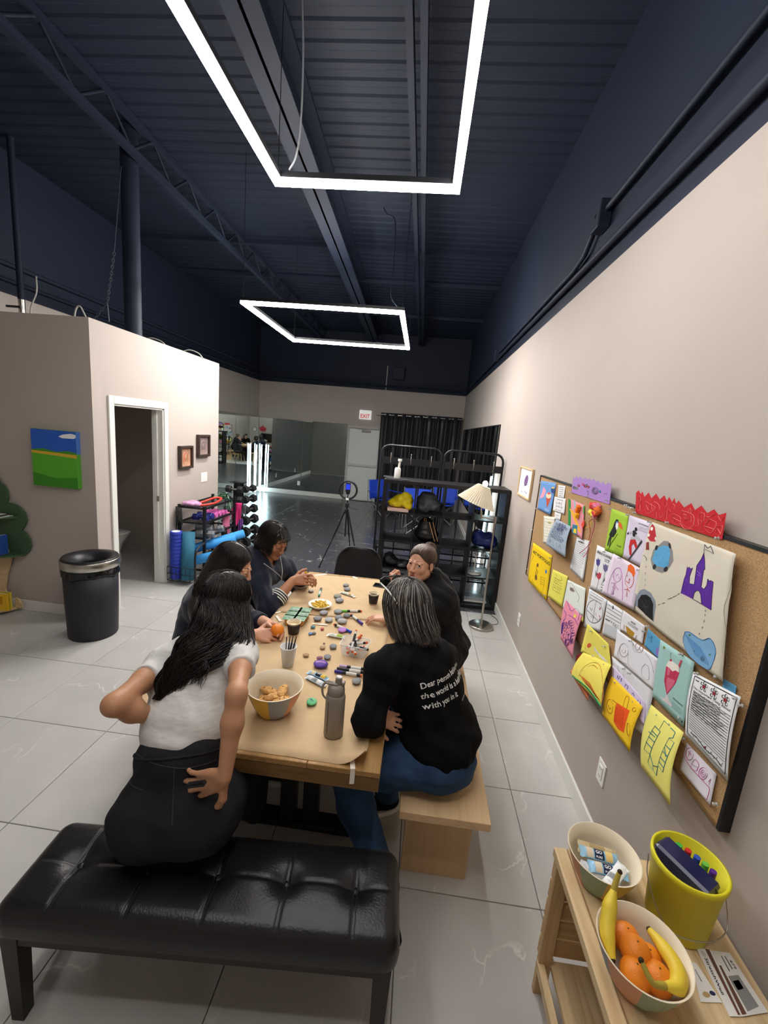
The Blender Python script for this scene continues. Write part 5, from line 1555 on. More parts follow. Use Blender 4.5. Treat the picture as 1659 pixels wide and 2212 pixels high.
# ---------------------------------------------------------------- things in and on the cube shelf
def c_(i, j, dx=0, dy=0, dz=0): p = cell(i, j); return (p.x + dx, p.y + dy, p.z + dz)
M_YEL = mat('yellow_nylon', 'd9c312', rough=0.5); M_BLKNY = mat('black_nylon', '1a1b1e', rough=0.45); M_GRYNY = mat('grey_nylon', '3c3f44', rough=0.5); M_BLUNY = mat('navy_nylon', '1c2a6e', rough=0.45)
nb = thing('notebook', 'pink-edged notebook under the yellow bag', 'notebook', c_(0, 0, -0.02, -0.08, 0.0))
m = MB(); m.box(c_(0, 0, -0.02, -0.08, 0.016), (0.24, 0.18, 0.030), bev=0.003); m.build('pages', flat('e5c9c0'), nb)
m = MB(); m.box(c_(0, 0, -0.02, -0.08, 0.0335), (0.245, 0.185, 0.004)); m.build('cover', flat('d9b3ab'), nb)
yb = lump('sports_bag', 'crumpled yellow nylon bag lying in the shelf', 'bag', [(c_(0, 0, 0.03, -0.06, 0.12), (0.115, 0.10, 0.075)), (c_(0, 0, -0.07, -0.07, 0.085), (0.085, 0.09, 0.045)), (c_(0, 0, 0.06, -0.10, 0.17), (0.06, 0.05, 0.05)), (c_(0, 0, 0.09, -0.13, 0.09), (0.04, 0.03, 0.06))], M_YEL, 0.012, 30, 2)
lump('backpack', 'dark grey and black backpack stuffed in the shelf', 'bag', [(c_(1, 0, -0.02, -0.03, 0.13), (0.12, 0.12, 0.11)), (c_(1, 0, 0.06, -0.06, 0.09), (0.09, 0.1, 0.075)), (c_(1, 0, -0.06, -0.08, 0.07), (0.085, 0.08, 0.065))], M_GRYNY, 0.012, 30, 3)
hb = thing('handbag', 'slouchy black leather handbag with tan straps in the shelf', 'bag', c_(1, 1, 0, -0.05, 0))
S = SDF(); b0 = Vector(c_(1, 1, 0, -0.05, 0)); S.ell(b0 + Vector((0, 0, 0.085)), (0.145, 0.10, 0.08), None, 0.04); S.ell(b0 + Vector((-0.01, 0, 0.18)), (0.09, 0.06, 0.10), None, 0.05)
V, Q = S.mesh(0.008, 2); V = V + vnormals(V, Q) * folds(V, 0.008, 28, 5)[:, None]; npmesh('body', V, Q, M_LEATHER, hb)
for k, (x0_, x1_) in enumerate(((0.02, 0.10), (0.06, 0.135))):
 m = MB(); m.tube(spline([b0 + Vector((x0_, -0.07, 0.24)), b0 + Vector(((x0_ + x1_) / 2, -0.11, 0.13)), b0 + Vector((x1_, -0.11, 0.03))], 6), 0.007, n=6, flatten=0.4); m.build('strap', mat('tan_strap', 'b98d62', rough=0.5), hb)
m = MB(); m.tube([b0 + Vector((-0.03 + 0.014 * math.cos(a), -0.065, 0.262 + 0.014 * math.sin(a))) for a in [j * PI / 6 for j in range(12)]], 0.003, n=5, closed=True); m.build('ring', mat('brass', 'c9a45c', rough=0.3, metal=1.0), hb)
lump('sports_bag', 'navy blue nylon bag lying in the shelf beside the wall', 'bag', [(c_(3, 1, -0.06, -0.05, 0.10), (0.08, 0.12, 0.095)), (c_(3, 1, 0.06, -0.06, 0.09), (0.085, 0.12, 0.085)), (c_(3, 1, 0.0, -0.09, 0.06), (0.13, 0.08, 0.05))], M_BLUNY, 0.012, 26, 6)
lump('sports_bag', 'small black pouch bag in the shelf below the empty cube', 'bag', [(c_(0, 2, -0.08, -0.05, 0.075), (0.07, 0.1, 0.07)), (c_(0, 2, -0.02, -0.06, 0.05), (0.06, 0.08, 0.045))], M_BLKNY, 0.008, 30, 7)
lump('jacket', 'crumpled shiny black jacket spilling from the shelf', 'clothing', [(c_(0, 2, 0.08, -0.10, 0.04), (0.08, 0.1, 0.035)), (c_(0, 2, 0.12, -0.14, 0.055), (0.03, 0.05, 0.04))], mat('shiny_black', '24262a', rough=0.3), 0.012, 45, 8)
lb_ = thing('desk_lamp_base', 'round white stand base left inside the shelf', 'stand', c_(3, 2, -0.06, -0.05, 0))
m = MB(); m.lathe([(0, 0), (0.085, 0), (0.085, 0.01), (0.012, 0.016), (0.008, 0.02), (0.006, 0.2), (0, 0.2)], c_(3, 2, -0.06, -0.05, 0.0), n=28); m.build('base', M_WHITEP, lb_)
kb = thing('keyboard', 'white keyboard lying in a low cube of the shelf', 'keyboard', c_(3, 3, -0.02, -0.06, 0))
m = MB(); m.box(c_(3, 3, -0.02, -0.06, 0.008), (0.27, 0.12, 0.016), bev=0.003); m.build('case', M_WHITEP, kb)
m = MB()
for a in range(10):
 for b in range(4): m.box(c_(3, 3, -0.02 - 0.117 + a * 0.026, -0.06 - 0.042 + b * 0.028, 0.019), (0.021, 0.022, 0.006))
q = m.build('keys', flat('b9bcc0'), kb); q['kind'] = 'stuff'
bt = thing('water_bottle', 'white flip-top bottle standing on the cube shelf', 'bottle', (-0.24, 4.80, KZ)); b0 = Vector((-0.24, 4.80, KZ + 0.001))
m = MB(); m.lathe([(0, 0), (0.034, 0), (0.036, 0.01), (0.036, 0.11), (0.028, 0.125), (0, 0.126)], b0, n=24); m.build('body', M_WHITEP, bt)
m = MB(); m.cyl(b0 + Vector((0.01, 0, 0.12)), b0 + Vector((0.016, 0, 0.20)), 0.013, n=12); m.cyl(b0 + Vector((0.016, 0, 0.20)), b0 + Vector((0.018, 0, 0.225)), 0.024, n=16); m.build('cap', M_WHITEP, bt)
for lb2, x, z, w_ in (('black folded tablet case on top of the cube shelf', -0.22, 0.0, 0.0), ('thin black tray beside the white bottle on the shelf', -0.30, 0.013, 0.0)):
 m = MB(); m.box((x - (0.03 if z else 0), 4.73 if not z else 4.90, KZ + 0.006 + 0.0), (0.26 if not z else 0.15, 0.10 if not z else 0.12, 0.010), bev=0.003); tag(m.build('tablet_case' if not z else 'tray', M_BLKNY), lb2, 'case' if not z else 'tray')

# ---------------------------------------------------------------- blue folding camp chairs on the dark floor
M_BLUC = mat('royal_blue_canvas', '1f47c4', rough=0.6)
def camp_chair(label, x, y, rz):
 t = thing('camp_chair', label, 'chair', (x, y, 0), 'camp chairs behind the shelf unit'); M = Matrix.Translation((x, y, 0)) @ Matrix.Rotation(rz, 4, 'Z')
 w_ = 0.25
 def seat(u, v): return Vector(((u - 0.5) * 2 * w_, (v - 0.5) * 0.44, 0.42 - 0.03 * math.sin(PI * u) + 0.03 * (1 - v)))
 m = MB(M); m.grid(seat, 10, 8, thick=(0, 0, -0.006)); m.build('seat', M_BLUC, t)
 def back(u, v): return Vector(((u - 0.5) * 2 * (w_ + 0.02), 0.22 + 0.06 * v + 0.03 * math.sin(PI * u), 0.42 + 0.42 * v))
 m = MB(M); m.grid(back, 10, 8, thick=(0, 0.006, 0)); m.build('backrest', M_BLUC, t)
 for s in (-1, 1):
  m = MB(M); m.box((s * (w_ + 0.05), 0.0, 0.60), (0.07, 0.46, 0.014), bev=0.004); m.build('armrest', M_BLUC, t)
  for yy in (-1, 1):
   m = MB(M); m.cyl((s * w_, yy * 0.24, 0.02), (s * w_, -yy * 0.20 , 0.43), 0.008, n=6); m.build('leg', M_STEEL, t)
  for yy in (-1, 1):
   m = MB(M); m.cyl((s * (w_ + 0.02), yy * 0.24, 0.01), (-s * (w_ + 0.0), yy * 0.235, 0.42), 0.008, n=6); m.build('cross_leg', M_STEEL, t)
  m = MB(M); m.cyl((s * (w_ + 0.03), 0.24, 0.02), (s * (w_ + 0.03), 0.30, 0.86), 0.009, n=6); m.build('back_post', M_STEEL, t)
  m = MB(M); m.cyl((s * (w_ + 0.05), -0.22, 0.02), (s * (w_ + 0.05), -0.22, 0.60), 0.008, n=6); m.build('front_post', M_STEEL, t)
camp_chair('blue canvas camp chair standing by the exit door', -0.70, 9.4, 0.9)
camp_chair('blue canvas camp chair in the middle before the curtain', 0.08, 8.3, 0.2)
camp_chair('blue canvas camp chair next to the right wall mirror', 0.60, 9.5, -0.2)
# ================================================================ cork board and everything pinned to it
BX = XR - 0.028                     # front face of the cork
btl, bbr, bbl = onx(1169, 1029, BX), onx(1553, 1776, BX), onx(1140, 1245, BX)
BY1, BZ1 = btl.y, btl.z; BY0, BZ0 = bbr.y, (bbr.z + bbl.z) / 2
t = thing('cork_board', 'long cork notice board covered with drawings on the right wall', 'notice board', (XR - 0.014, (BY0 + BY1) / 2, BZ0))
M_CORK = mat('cork', 'b08d62', rough=0.9, noise_=(330, 0.34), bump=(300, 0.25))
m = MB(); m.box((XR - 0.0145, (BY0 + BY1) / 2, (BZ0 + BZ1) / 2), (0.027, BY1 - BY0 - 0.004, BZ1 - BZ0 - 0.004)); m.build('cork_panel', M_CORK, t)
for z in (BZ0 - 0.004, BZ1 + 0.004):
 m = MB(); m.box((XR - 0.0155, (BY0 + BY1) / 2, z), (0.031, BY1 - BY0, 0.011)); m.build('frame_rail', M_BLACK if z > 1.2 else wood('cork_edge_wood', '8a6a45', '5f4527', 'Y'), t)
for y in (BY0 - 0.006, BY1 + 0.004):
 m = MB(); m.box((XR - 0.0165, y, (BZ0 + BZ1) / 2), (0.033, 0.012, BZ1 - BZ0 + 0.02)); m.build('frame_stile', M_BLACK, t)
ZA, ZB_, ZC_, ZD = (1120, 1020, 5.925), (1360, 1040, 4.809), (1190, 1240, 6.144), (1220, 1400, 3.779)
from mathutils.geometry import tessellate_polygon
def zp(z, *pts): return [(z[0] + x / z[2], z[1] + y / z[2]) for x, y in pts]


class Paper:
 def __init__(s, name, label, cat, quad, col, layer=1, lift=(0, 0, 0, 0), bow=0.0, outline=None, nu=10, nv=10, crumple=0.0, rough=0.75, th=0.0004):
  s.q = quad; s.lift = lift; s.layer = layer
  s.c = [onx(px, py, BX - 0.0016 * layer - l) for (px, py), l in zip(quad, lift)]
  s.bow = bow; s.cr = crumple; s.seed = len(label)
  # homography: photo pixel -> (u, v)
  A = []; B = []
  for (x, y), (u, v) in zip(quad, ((0, 0), (1, 0), (1, 1), (0, 1))):
   A += [[x, y, 1, 0, 0, 0, -u * x, -u * y], [0, 0, 0, x, y, 1, -v * x, -v * y]]; B += [u, v]
  h = np.linalg.solve(np.array(A, float), np.array(B, float)); s.H = np.append(h, 1).reshape(3, 3)
  base = sum(s.c, Vector()) / 4
  s.o = thing(name, label, cat, tuple(base))
  m = MB()
  if outline:
   k = len(outline)
   m.prism([s.at(*s.uv(*p), 0.0) for p in outline], (-th, 0, 0))
  else:
   m.grid(lambda u, v: s.at(u, v, 0.0), nu, nv, thick=(-th, 0, 0))
  s.th = th
  m.build('sheet', mat('paper_' + col, col, rough=rough, spec=0.2, bump=(30, 0.1)), s.o)

 def uv(s, x, y):
  a = s.H @ np.array((x, y, 1.0)); return a[0] / a[2], a[1] / a[2]

 def at(s, u, v, off=0.0011):
  p = s.c[0].lerp(s.c[1], u).lerp(s.c[3].lerp(s.c[2], u), v)
  x = s.bow * math.sin(PI * min(max(v, 0), 1))
  if s.cr: x += s.cr * (noise.noise(Vector((u * 4, v * 4, s.seed))) + 0.5 * noise.noise(Vector((u * 11, v * 9, s.seed + 3))) + 0.6)
  return Vector((p.x - x - off, p.y, p.z))

 def px(s, z, *pts, off=0.0011): return [s.at(*s.uv(*p), off) for p in zp(z, *pts)]

 def line(s, col, r, *polys, z=None, name='drawn_line', closed=False, smooth=True):
  """strokes; points are uv pairs, or photo points through the view z"""
  m = MB()
  for P in polys:
   P3 = s.px(z, *P) if z else [s.at(*p) for p in P]
   if not smooth and (s.bow or s.cr):
    W = [s.uv(*p) for p in zp(z, *P)] if z else list(P)
    P3 = [s.at(a[0] + (b[0] - a[0]) * k / 5, a[1] + (b[1] - a[1]) * k / 5) for a, b in zip(W, W[1:]) for k in range(5)] + [s.at(*W[-1])]
   if smooth and len(P3) > 2: P3 = spline(P3 + ([P3[0]] if closed else []), 4)
   m.tube(P3, r, n=4, flatten=0.35, cap=False)
  return m.build(name, flat(col), s.o)

 def fill(s, col, *polys, z=None, name='drawn_shape', off=0.0009):
  for P in polys:
   Q = [s.uv(*p) for p in zp(z, *P)] if z else list(P)
   T = [tuple(Q[i] if isinstance(i, int) else (i.x, i.y) for i in t_) for t_ in tessellate_polygon([[Vector((a, b, 0)) for a, b in Q]])]
   for _ in range(3 if s.bow or s.cr else 1):
    T = [q for (a, b, c) in T for ab, bc, ca in [(((a[0] + b[0]) / 2, (a[1] + b[1]) / 2), ((b[0] + c[0]) / 2, (b[1] + c[1]) / 2), ((c[0] + a[0]) / 2, (c[1] + a[1]) / 2))] for q in ((a, ab, ca), (ab, b, bc), (ca, bc, c), (ab, bc, ca))]
   idx = {}; fs = []
   for t_ in T: fs.append(tuple(idx.setdefault((round(u, 5), round(v, 5)), len(idx)) for u, v in t_))
   fs = [f for f in fs if len(set(f)) == 3]
   m = MB(); m.add([s.at(u, v, off) for u, v in idx], fs, True); m.build(name, flat(col), s.o)

 def text(s, col, txt, u, v, du, hv, bold=0.0):
  m = MB(); letters(m, txt, (u, v, 0), (1, 0, 0), (0, -1, 0), size=hv, width=du, bold=bold, fn=lambda p: s.at(p.x, p.y, 0.0013)); return m.build('lettering', flat(col), s.o)

 def rows(s, col, u0, u1, v0, v1, n, r=0.0007, jit=0.0, name='written_lines'):
  m = MB(); rd = random.Random(s.seed)
  for k in range(n):
   v = v0 + (v1 - v0) * k / max(1, n - 1); e = u1 - rd.random() * 0.25 * (u1 - u0) * (1 if jit else 0)
   N = 26 if jit else 3
   m.tube([s.at(u0 + (e - u0) * i / N, v + (jit * (rd.random() - 0.5))) for i in range(N + 1)], r, n=4, flatten=0.35, cap=False)
  return m.build(name, flat(col), s.o)


def zig(z, top, bot):    # outline from a zigzag top edge and a straight bottom edge
 return zp(z, *top) + zp(z, *bot)
def oval(cx, cy, rx, ry, n=20, a0=0.0, a1=2 * PI, rot=0.0):
 return [(cx + rx * math.cos(a) * math.cos(rot) - ry * math.sin(a) * math.sin(rot), cy + rx * math.cos(a) * math.sin(rot) + ry * math.sin(a) * math.cos(rot)) for a in [a0 + (a1 - a0) * i / n for i in range(n + (0 if a1 - a0 > 6.2 else 1))]]

# --- upper left of the board
P = Paper('poster', 'blue poster with ice cream cone and balloon', 'poster', zp(ZA, (290, 108), (487, 140), (405, 552), (245, 468)), '6c9bd4', lift=(0, 0, 0.012, 0.004))
P.fill('c04a35', [(350, 330), (415, 345), (362, 470)], z=ZA); P.fill('f0d2b0', oval(383, 312, 33, 40), z=ZA, off=0.0012); P.fill('d8605a', oval(388, 285, 22, 14), z=ZA, off=0.0015)
P.fill('e59ab5', [(320, 190), (350, 250), (320, 330), (268, 350), (300, 270)], z=ZA); P.fill('27407e', oval(440, 240, 26, 46), z=ZA); P.fill('e8c95a', oval(442, 208, 20, 12), z=ZA, off=0.0012); P.line('4a3a3a', 0.0008, [(430, 285), (432, 305)], [(446, 285), (442, 305)], z=ZA, smooth=False); P.rows('e8eef6', 0.55, 0.87, 0.88, 0.92, 2, 0.001, 0.01)
for lb, q, n in (('narrow white note beside the blue poster', ((510, 165), (603, 178), (580, 335), (503, 318)), 5), ('square white sketch note under the narrow one', ((460, 312), (607, 340), (585, 540), (440, 490)), 4), ('small white note under the square sketch note', ((468, 490), (550, 505), (535, 612), (460, 600)), 3)):
 P = Paper('paper_note', lb, 'paper', zp(ZA, *q), 'e8e8ea', layer=2 if n == 4 else 1, lift=(0, 0, 0.004, 0.002)); P.rows('3c3c44', 0.2, 0.85, 0.15, 0.85, n, 0.001, 0.05)
 if n == 4: P.fill('b04048', [(.52, .30), (.56, .36), (.5, .4)]); P.line('44464c', 0.001, [(.25, .25), (.3, .5), (.2, .75)], [(.5, .3), (.52, .7)], [(.75, .2), (.7, .5), (.78, .8)])
P = Paper('paper_note', 'cream ruled list behind the grey sheet', 'paper', zp(ZA, (325, 558), (468, 575), (430, 930), (315, 905)), 'e7e4d6', layer=1); P.rows('8d8d84', 0.12, 0.95, 0.1, 0.95, 9, 0.0008); P.rows('b9b04a', 0.45, 0.75, 0.2, 0.24, 2, 0.003, 0.02); P.line('9aa05a', 0.001, [(.06, .04), (.06, .95)], smooth=False)
P = Paper('drawing', 'curling grey-blue pencil drawing', 'drawing', zp(ZA, (487, 600), (672, 695), (600, 1090), (350, 930)), '9aa9b8', layer=3, lift=(0, 0.004, 0.05, 0.045), bow=0.01)
P.rows('5f6b80', 0.1, 0.9, 0.12, 0.62, 16, 0.0014, 0.05); P.rows('4d4a86', 0.3, 0.75, 0.08, 0.3, 6, 0.0012, 0.08); P.line('5f6b78', 0.001, [(.1, .85), (.15, .72), (.2, .85), (.24, .72)], [(.34, .72), (.36, .86), (.45, .84)], [(.55, .72), (.56, .86)], [(.66, .84), (.7, .7), (.78, .84)])
P = Paper('collage', 'pink collage with green and orange paper strips', 'collage', zp(ZA, (640, 335), (848, 425), (812, 865), (632, 690)), 'e597a2', layer=2, lift=(0, 0, 0.012, 0.004))
P.fill('2f8f46', [(640, 335), (668, 352), (668, 700), (634, 690)], z=ZA); P.fill('9fb4c4', [(700, 345), (722, 365), (735, 520), (715, 520)], z=ZA); P.fill('f0b43c', [(650, 470), (690, 500), (750, 640), (800, 780), (770, 770), (700, 600)], z=ZA, off=0.0013); P.fill('3f9a4a', [(825, 425), (848, 440), (840, 560), (826, 540)], z=ZA); P.fill('e24a34', [(845, 620), (850, 690), (820, 740), (800, 680)], z=ZA, off=0.0016); P.fill('2c7f9c', [(690, 670), (755, 690), (740, 800), (680, 760)], z=ZA, off=0.0018); P.fill('e8d23a', [(705, 720), (740, 730), (735, 780), (700, 765)], z=ZA, off=0.0022)
m = MB(); c = P.px(ZA, (780, 480))[0]; m.box(c + Vector((-0.012, 0, 0)), (0.022, 0.03, 0.05), bev=0.004, rot=Rx(0.4)); m.build('folded_strip', flat('ee7d22'), P.o)
m = MB(); c = P.px(ZA, (765, 565))[0]; m.box(c + Vector((-0.012, 0, 0)), (0.022, 0.03, 0.03), bev=0.004, rot=Rx(0.2)); m.build('folded_strip', flat('f2b41e'), P.o)
# tissue-paper puppet with strings
c = onx(*zp(ZA, (970, 490))[0], BX - 0.02)
pu = thing('tissue_puppet', 'crumpled red and yellow tissue figure with string legs', 'craft', tuple(c))
for k, (dx, dy, r, col) in enumerate(((-8, -55, .022, 'e0504a'), (30, -45, .018, 'ef8fb0'), (35, 10, .022, 'ee7a3a'), (20, 45, .018, 'e23f4c'), (-25, 25, .018, 'e9e04e'), (-10, 70, .016, 'cfdc3c'), (5, 85, .012, 'f2a7b8'))):
 q = onx(*zp(ZA, (970 + dx, 490 + dy))[0], BX - 0.02); S = SDF(); S.ell(q, r, None, 0.01); S.ell(q + Vector((0, 0.008, 0.006)), r * 0.7, None, 0.01)
 V, Q = S.mesh(0.004, 1); V = V + vnormals(V, Q) * folds(V, 0.006, 160, k)[:, None]; npmesh('tissue_wad', V, Q, flat(col), pu)
for pts, col in (([(950, 600), (905, 640), (920, 760), (900, 870)], 'a03a2c'), ([(965, 600), (975, 680), (940, 800), (900, 930), (780, 1040)], 'b43a66'), ([(930, 620), (915, 690), (850, 715)], 'e8b43a'), ([(905, 960), (880, 1020), (830, 1090)], 'e05a7a')):
 m = MB(); m.tube(spline([onx(*p, BX - 0.014) for p in zp(ZA, *pts)], 6), 0.002, n=5); m.build('string', flat(col), pu)
# crowns
top = [(700, 50), (715, 85), (742, 45), (755, 78), (790, 55), (815, 90), (850, 65), (878, 95), (905, 75), (925, 105), (955, 85), (985, 125), (1015, 105), (1045, 150), (1080, 115), (1108, 165), (1150, 130), (1168, 155), (1195, 128)]
P = Paper('paper_headband', 'purple paper crown with drawn flowers', 'headband', zp(ZA, (700, 50), (1195, 128), (1165, 412), (680, 262)), 'a784c6', layer=2, outline=zig(ZA, top, [(1165, 412), (680, 262)]))
for (x, y, col) in ((715, 195, '55603e'), (770, 170, 'b03a4c'), (825, 155, 'd8506a'), (870, 165, '4f7a48'), (890, 185, 'c64a4a'), (745, 205, '6a8a50'), (850, 180, 'b83a55')):
 P.line(col, 0.0018, oval(x, y, 14, 14), oval(x, y, 7, 8), z=ZA, closed=True)
P.line('4e4a52', 0.002, oval(978, 235, 40, 42), oval(978, 235, 28, 30), oval(978, 235, 14, 16), z=ZA, closed=True); P.fill('2f6a86', oval(1040, 248, 14, 20), z=ZA); P.line('5a4a6a', 0.0014, [(865, 250), (880, 235), (890, 265), (875, 290)], [(1100, 265), (1095, 285)], [(1115, 270), (1130, 280)], z=ZA)
top = [(68, 118), (100, 92), (122, 135), (142, 105), (165, 165), (213, 118), (245, 180), (298, 130), (338, 195), (388, 148), (415, 210), (440, 165), (470, 222), (495, 178), (512, 240), (540, 205), (595, 280), (670, 232), (705, 305), (770, 255), (825, 335), (893, 292), (935, 352), (1007, 325)]
P = Paper('paper_headband', 'red paper crown with pink line drawings', 'headband', zp(ZB_, (68, 92), (1007, 325), (962, 607), (60, 325)), 'c2242e', layer=3, outline=zig(ZB_, top, [(962, 607), (60, 325)]))
P.line('ee8a80', 0.0011, [(100, 210), (112, 150), (128, 205), (100, 210)], [(105, 240), (85, 290), (118, 305), (120, 245)], [(135, 190), (122, 330), (140, 340)], [(180, 210), (178, 310), (215, 335), (290, 280), (230, 240), (180, 210)], [(185, 250), (215, 300), (240, 235), (255, 300)], [(275, 215), (320, 240), (340, 290), (325, 310)], [(285, 320), (280, 390), (300, 395), (305, 325)], [(335, 335), (345, 390), (380, 345)], [(395, 215), (385, 260), (415, 270), (415, 220)], [(405, 290), (385, 400), (410, 415), (425, 300), (460, 325), (425, 330)], [(480, 240), (500, 260), (490, 290)], [(485, 345), (470, 420), (545, 465), (560, 385), (485, 345)], [(500, 360), (490, 430)], [(525, 370), (515, 450)], [(480, 385), (555, 425)], [(575, 310), (565, 430), (640, 490), (690, 460), (690, 360), (575, 310)], [(590, 350), (620, 360), (600, 390), (630, 400), (600, 420)], [(650, 365), (650, 420), (670, 425), (668, 365)], [(630, 290), (640, 330), (660, 285), (670, 340), (690, 310)], z=ZB_)
P.line('ee8a80', 0.0011, [(705, 380), (690, 450), (740, 470), (735, 400)], [(755, 330), (745, 400), (790, 420), (800, 345), (755, 330)], [(770, 315), (770, 480), (750, 520), (790, 530)], [(820, 370), (850, 375), (900, 340)], [(850, 395), (800, 480), (860, 540), (915, 440), (850, 395)], [(800, 470), (890, 500)], [(930, 360), (960, 415), (985, 370)], [(925, 470), (905, 540), (945, 565), (970, 470), (925, 470)], [(920, 490), (955, 550)], [(560, 450), (600, 500), (680, 500)], z=ZB_)
# --- left column
P = Paper('poster', 'yellow poster titled Art Portfolio', 'poster', zp(ZA, (190, 900), (432, 1070), (355, 1640), (118, 1385)), 'f0cb1c', layer=2, lift=(0, 0, 0.004, 0.006))
P.text('22221c', 'ART PORTFOLIO', 0.06, 0.245, 0.9, 0.11, 0.02); P.line('6a4a30', 0.0022, [(245, 1170), (232, 1230), (250, 1270), (228, 1330), (240, 1365), (215, 1370), (222, 1300), (238, 1240)], z=ZA); P.fill('7a5a3a', oval(248, 1185, 12, 24), oval(226, 1340, 14, 30), z=ZA); P.fill('4a78b8', oval(355, 1268, 12, 26), z=ZA)
P.line('3a3a28', 0.0009, [(285, 1330), (335, 1355)], [(282, 1355), (330, 1385)], [(285, 1390), (325, 1415)], [(283, 1420), (330, 1445)], [(290, 1325), (282, 1445)], [(338, 1350), (325, 1460), (300, 1550)], [(150, 1330), (130, 1390), (200, 1440), (235, 1475)], [(175, 1040), (190, 1080), (165, 1130)], [(400, 1230), (385, 1290), (395, 1330)], [(180, 1370), (190, 1410)], z=ZA); P.line('3f9a5a', 0.0012, [(190, 1440), (215, 1462), (240, 1470)], z=ZA)
P = Paper('drawing', 'small pale yellow page with faint pencil words', 'drawing', [(1194.3, 1229.3), (1227, 1245), (1213.6, 1311.6), (1182.8, 1287.5)], 'e3dc62', layer=3, lift=(0, 0, 0.012, 0.012)); P.rows('9a9a4c', 0.2, 0.8, 0.25, 0.65, 6, 0.0008, 0.06); P.line('8f8f44', 0.0008, [(.2, .15), (.3, .12), (.35, .2)], [(.6, .12), (.7, .2), (.65, .25)])
P = Paper('printed_sheet', 'long white printed worksheet strip', 'paper', zp(ZA, (745, 830), (908, 882), (825, 1400), (655, 1230)), 'e6e9ea', layer=1, lift=(0, 0, 0.006, 0.004)); P.rows('8d9298', 0.1, 0.9, 0.16, 0.94, 15, 0.0009, 0.012); P.rows('3a3a40', 0.2, 0.7, 0.08, 0.11, 3, 0.0014, 0.03); P.line('6a7078', 0.001, [(.03, .02), (.97, .02), (.97, .98), (.03, .98), (.03, .02)], smooth=False)
P = Paper('drawing', 'white page with a grey crayon sketch under the worksheet strip', 'drawing', zp(ZC_, (215, 70), (462, 190), (430, 560), (150, 445)), 'dfe5de', layer=2, lift=(0, 0, 0.012, 0.01)); P.rows('8a7a74', 0.25, 0.5, 0.22, 0.3, 5, 0.0016, 0.06); P.line('74787c', 0.001, [(.1, .1), (.3, .05), (.5, .2), (.75, .4), (.7, .6)])
P = Paper('drawing', 'pale yellow page behind the purple scribble drawing', 'drawing', zp(ZC_, (220, 180), (452, 322), (425, 640), (190, 480)), 'e8e06c', layer=3, lift=(0, 0, 0.012, 0.01))
P = Paper('drawing', 'pink page with dense purple scribbles', 'drawing', zp(ZC_, (205, 320), (432, 528), (290, 1130), (128, 850)), 'e893aa', layer=5, lift=(0, 0.004, 0.02, 0.015), bow=0.012)
rd = random.Random(5)
P.line('4a2a8c', 0.0014, *[oval(190 + 130 * rd.random(), 640 + 290 * rd.random(), 14 + 16 * rd.random(), 16 + 26 * rd.random(), 9) for _ in range(26)], z=ZC_); P.line('5a3a96', 0.0016, [(215, 360), (240, 420), (275, 500), (330, 450), (380, 520), (370, 640)], [(190, 500), (220, 560), (195, 650)], [(250, 560), (330, 620), (370, 700)], z=ZC_); P.fill('3f2484', [(170, 670), (185, 675), (165, 810), (145, 800)], z=ZC_); P.fill('f0e04a', [(315, 540), (345, 555), (330, 600), (308, 585)], z=ZC_)
# --- middle
P = Paper('poster', 'green poster with a toucan', 'poster', zp(ZA, (1195, 465), (1415, 545), (1330, 1088), (1103, 1000)), 'a3c93e', layer=3)
P.fill('1e2024', [(1258, 600), (1285, 605), (1290, 650), (1255, 690), (1265, 760), (1225, 825), (1175, 830), (1165, 790), (1215, 700), (1235, 640)], [(1165, 830), (1185, 825), (1150, 950), (1140, 930)], [(1185, 825), (1200, 820), (1175, 960), (1165, 950)], z=ZA); P.fill('eef0f2', [(1258, 640), (1288, 640), (1280, 715), (1262, 735), (1250, 690)], z=ZA, off=0.0013); P.fill('e2622a', [(1288, 625), (1325, 655), (1342, 735), (1315, 715), (1290, 690)], z=ZA, off=0.0013); P.fill('5a8fc4', oval(1272, 637, 10, 13), z=ZA, off=0.0016)
P.line('6a5a46', 0.002, [(1280, 780), (1230, 850), (1180, 930), (1155, 990)], [(1225, 850), (1215, 880)], z=ZA); P.text('33401e', 'TOUCAN', 0.62, 0.80, 0.25, 0.05, 0.02); P.rows('55682c', 0.55, 0.88, 0.85, 0.92, 3, 0.0006)
P = Paper('poster', 'lilac poster with a snowboarder', 'poster', [(1359.7, 1112.5), (1406.2, 1128.4), (1387, 1226), (1345.3, 1203)], 'd9d0e4', layer=4)
P.fill('1c1c20', oval(1506, 738, 18, 28), [(1480, 745), (1520, 790), (1500, 840), (1465, 830), (1455, 770)], [(1390, 790), (1410, 770), (1415, 800), (1395, 810)], z=ZA); P.fill('b9b9bf', [(1415, 770), (1460, 765), (1470, 790), (1425, 800)], [(1500, 800), (1555, 850), (1575, 890), (1545, 890), (1495, 850)], [(1440, 830), (1495, 845), (1480, 880), (1435, 865)], z=ZA, off=0.0013); P.fill('c0282c', [(1435, 870), (1500, 870), (1528, 970), (1500, 985), (1475, 920), (1450, 950), (1450, 1060), (1425, 1070), (1415, 960)], z=ZA, off=0.0015); P.fill('3a3a40', [(1575, 870), (1590, 900), (1520, 1000), (1420, 1130), (1398, 1125), (1500, 990)], z=ZA, off=0.0012); P.text('55505c', 'SNOWBOARDING', 0.5, 0.12, 0.42, 0.04, 0.01); P.rows('8a8692', 0.55, 0.92, 0.17, 0.24, 3, 0.0006)
P = Paper('drawing', 'white page titled Spring Flowers with tulips', 'drawing', [(1290.5, 1177), (1325, 1194), (1311.3, 1288), (1274.6, 1271)], 'e8e8ec', layer=2)
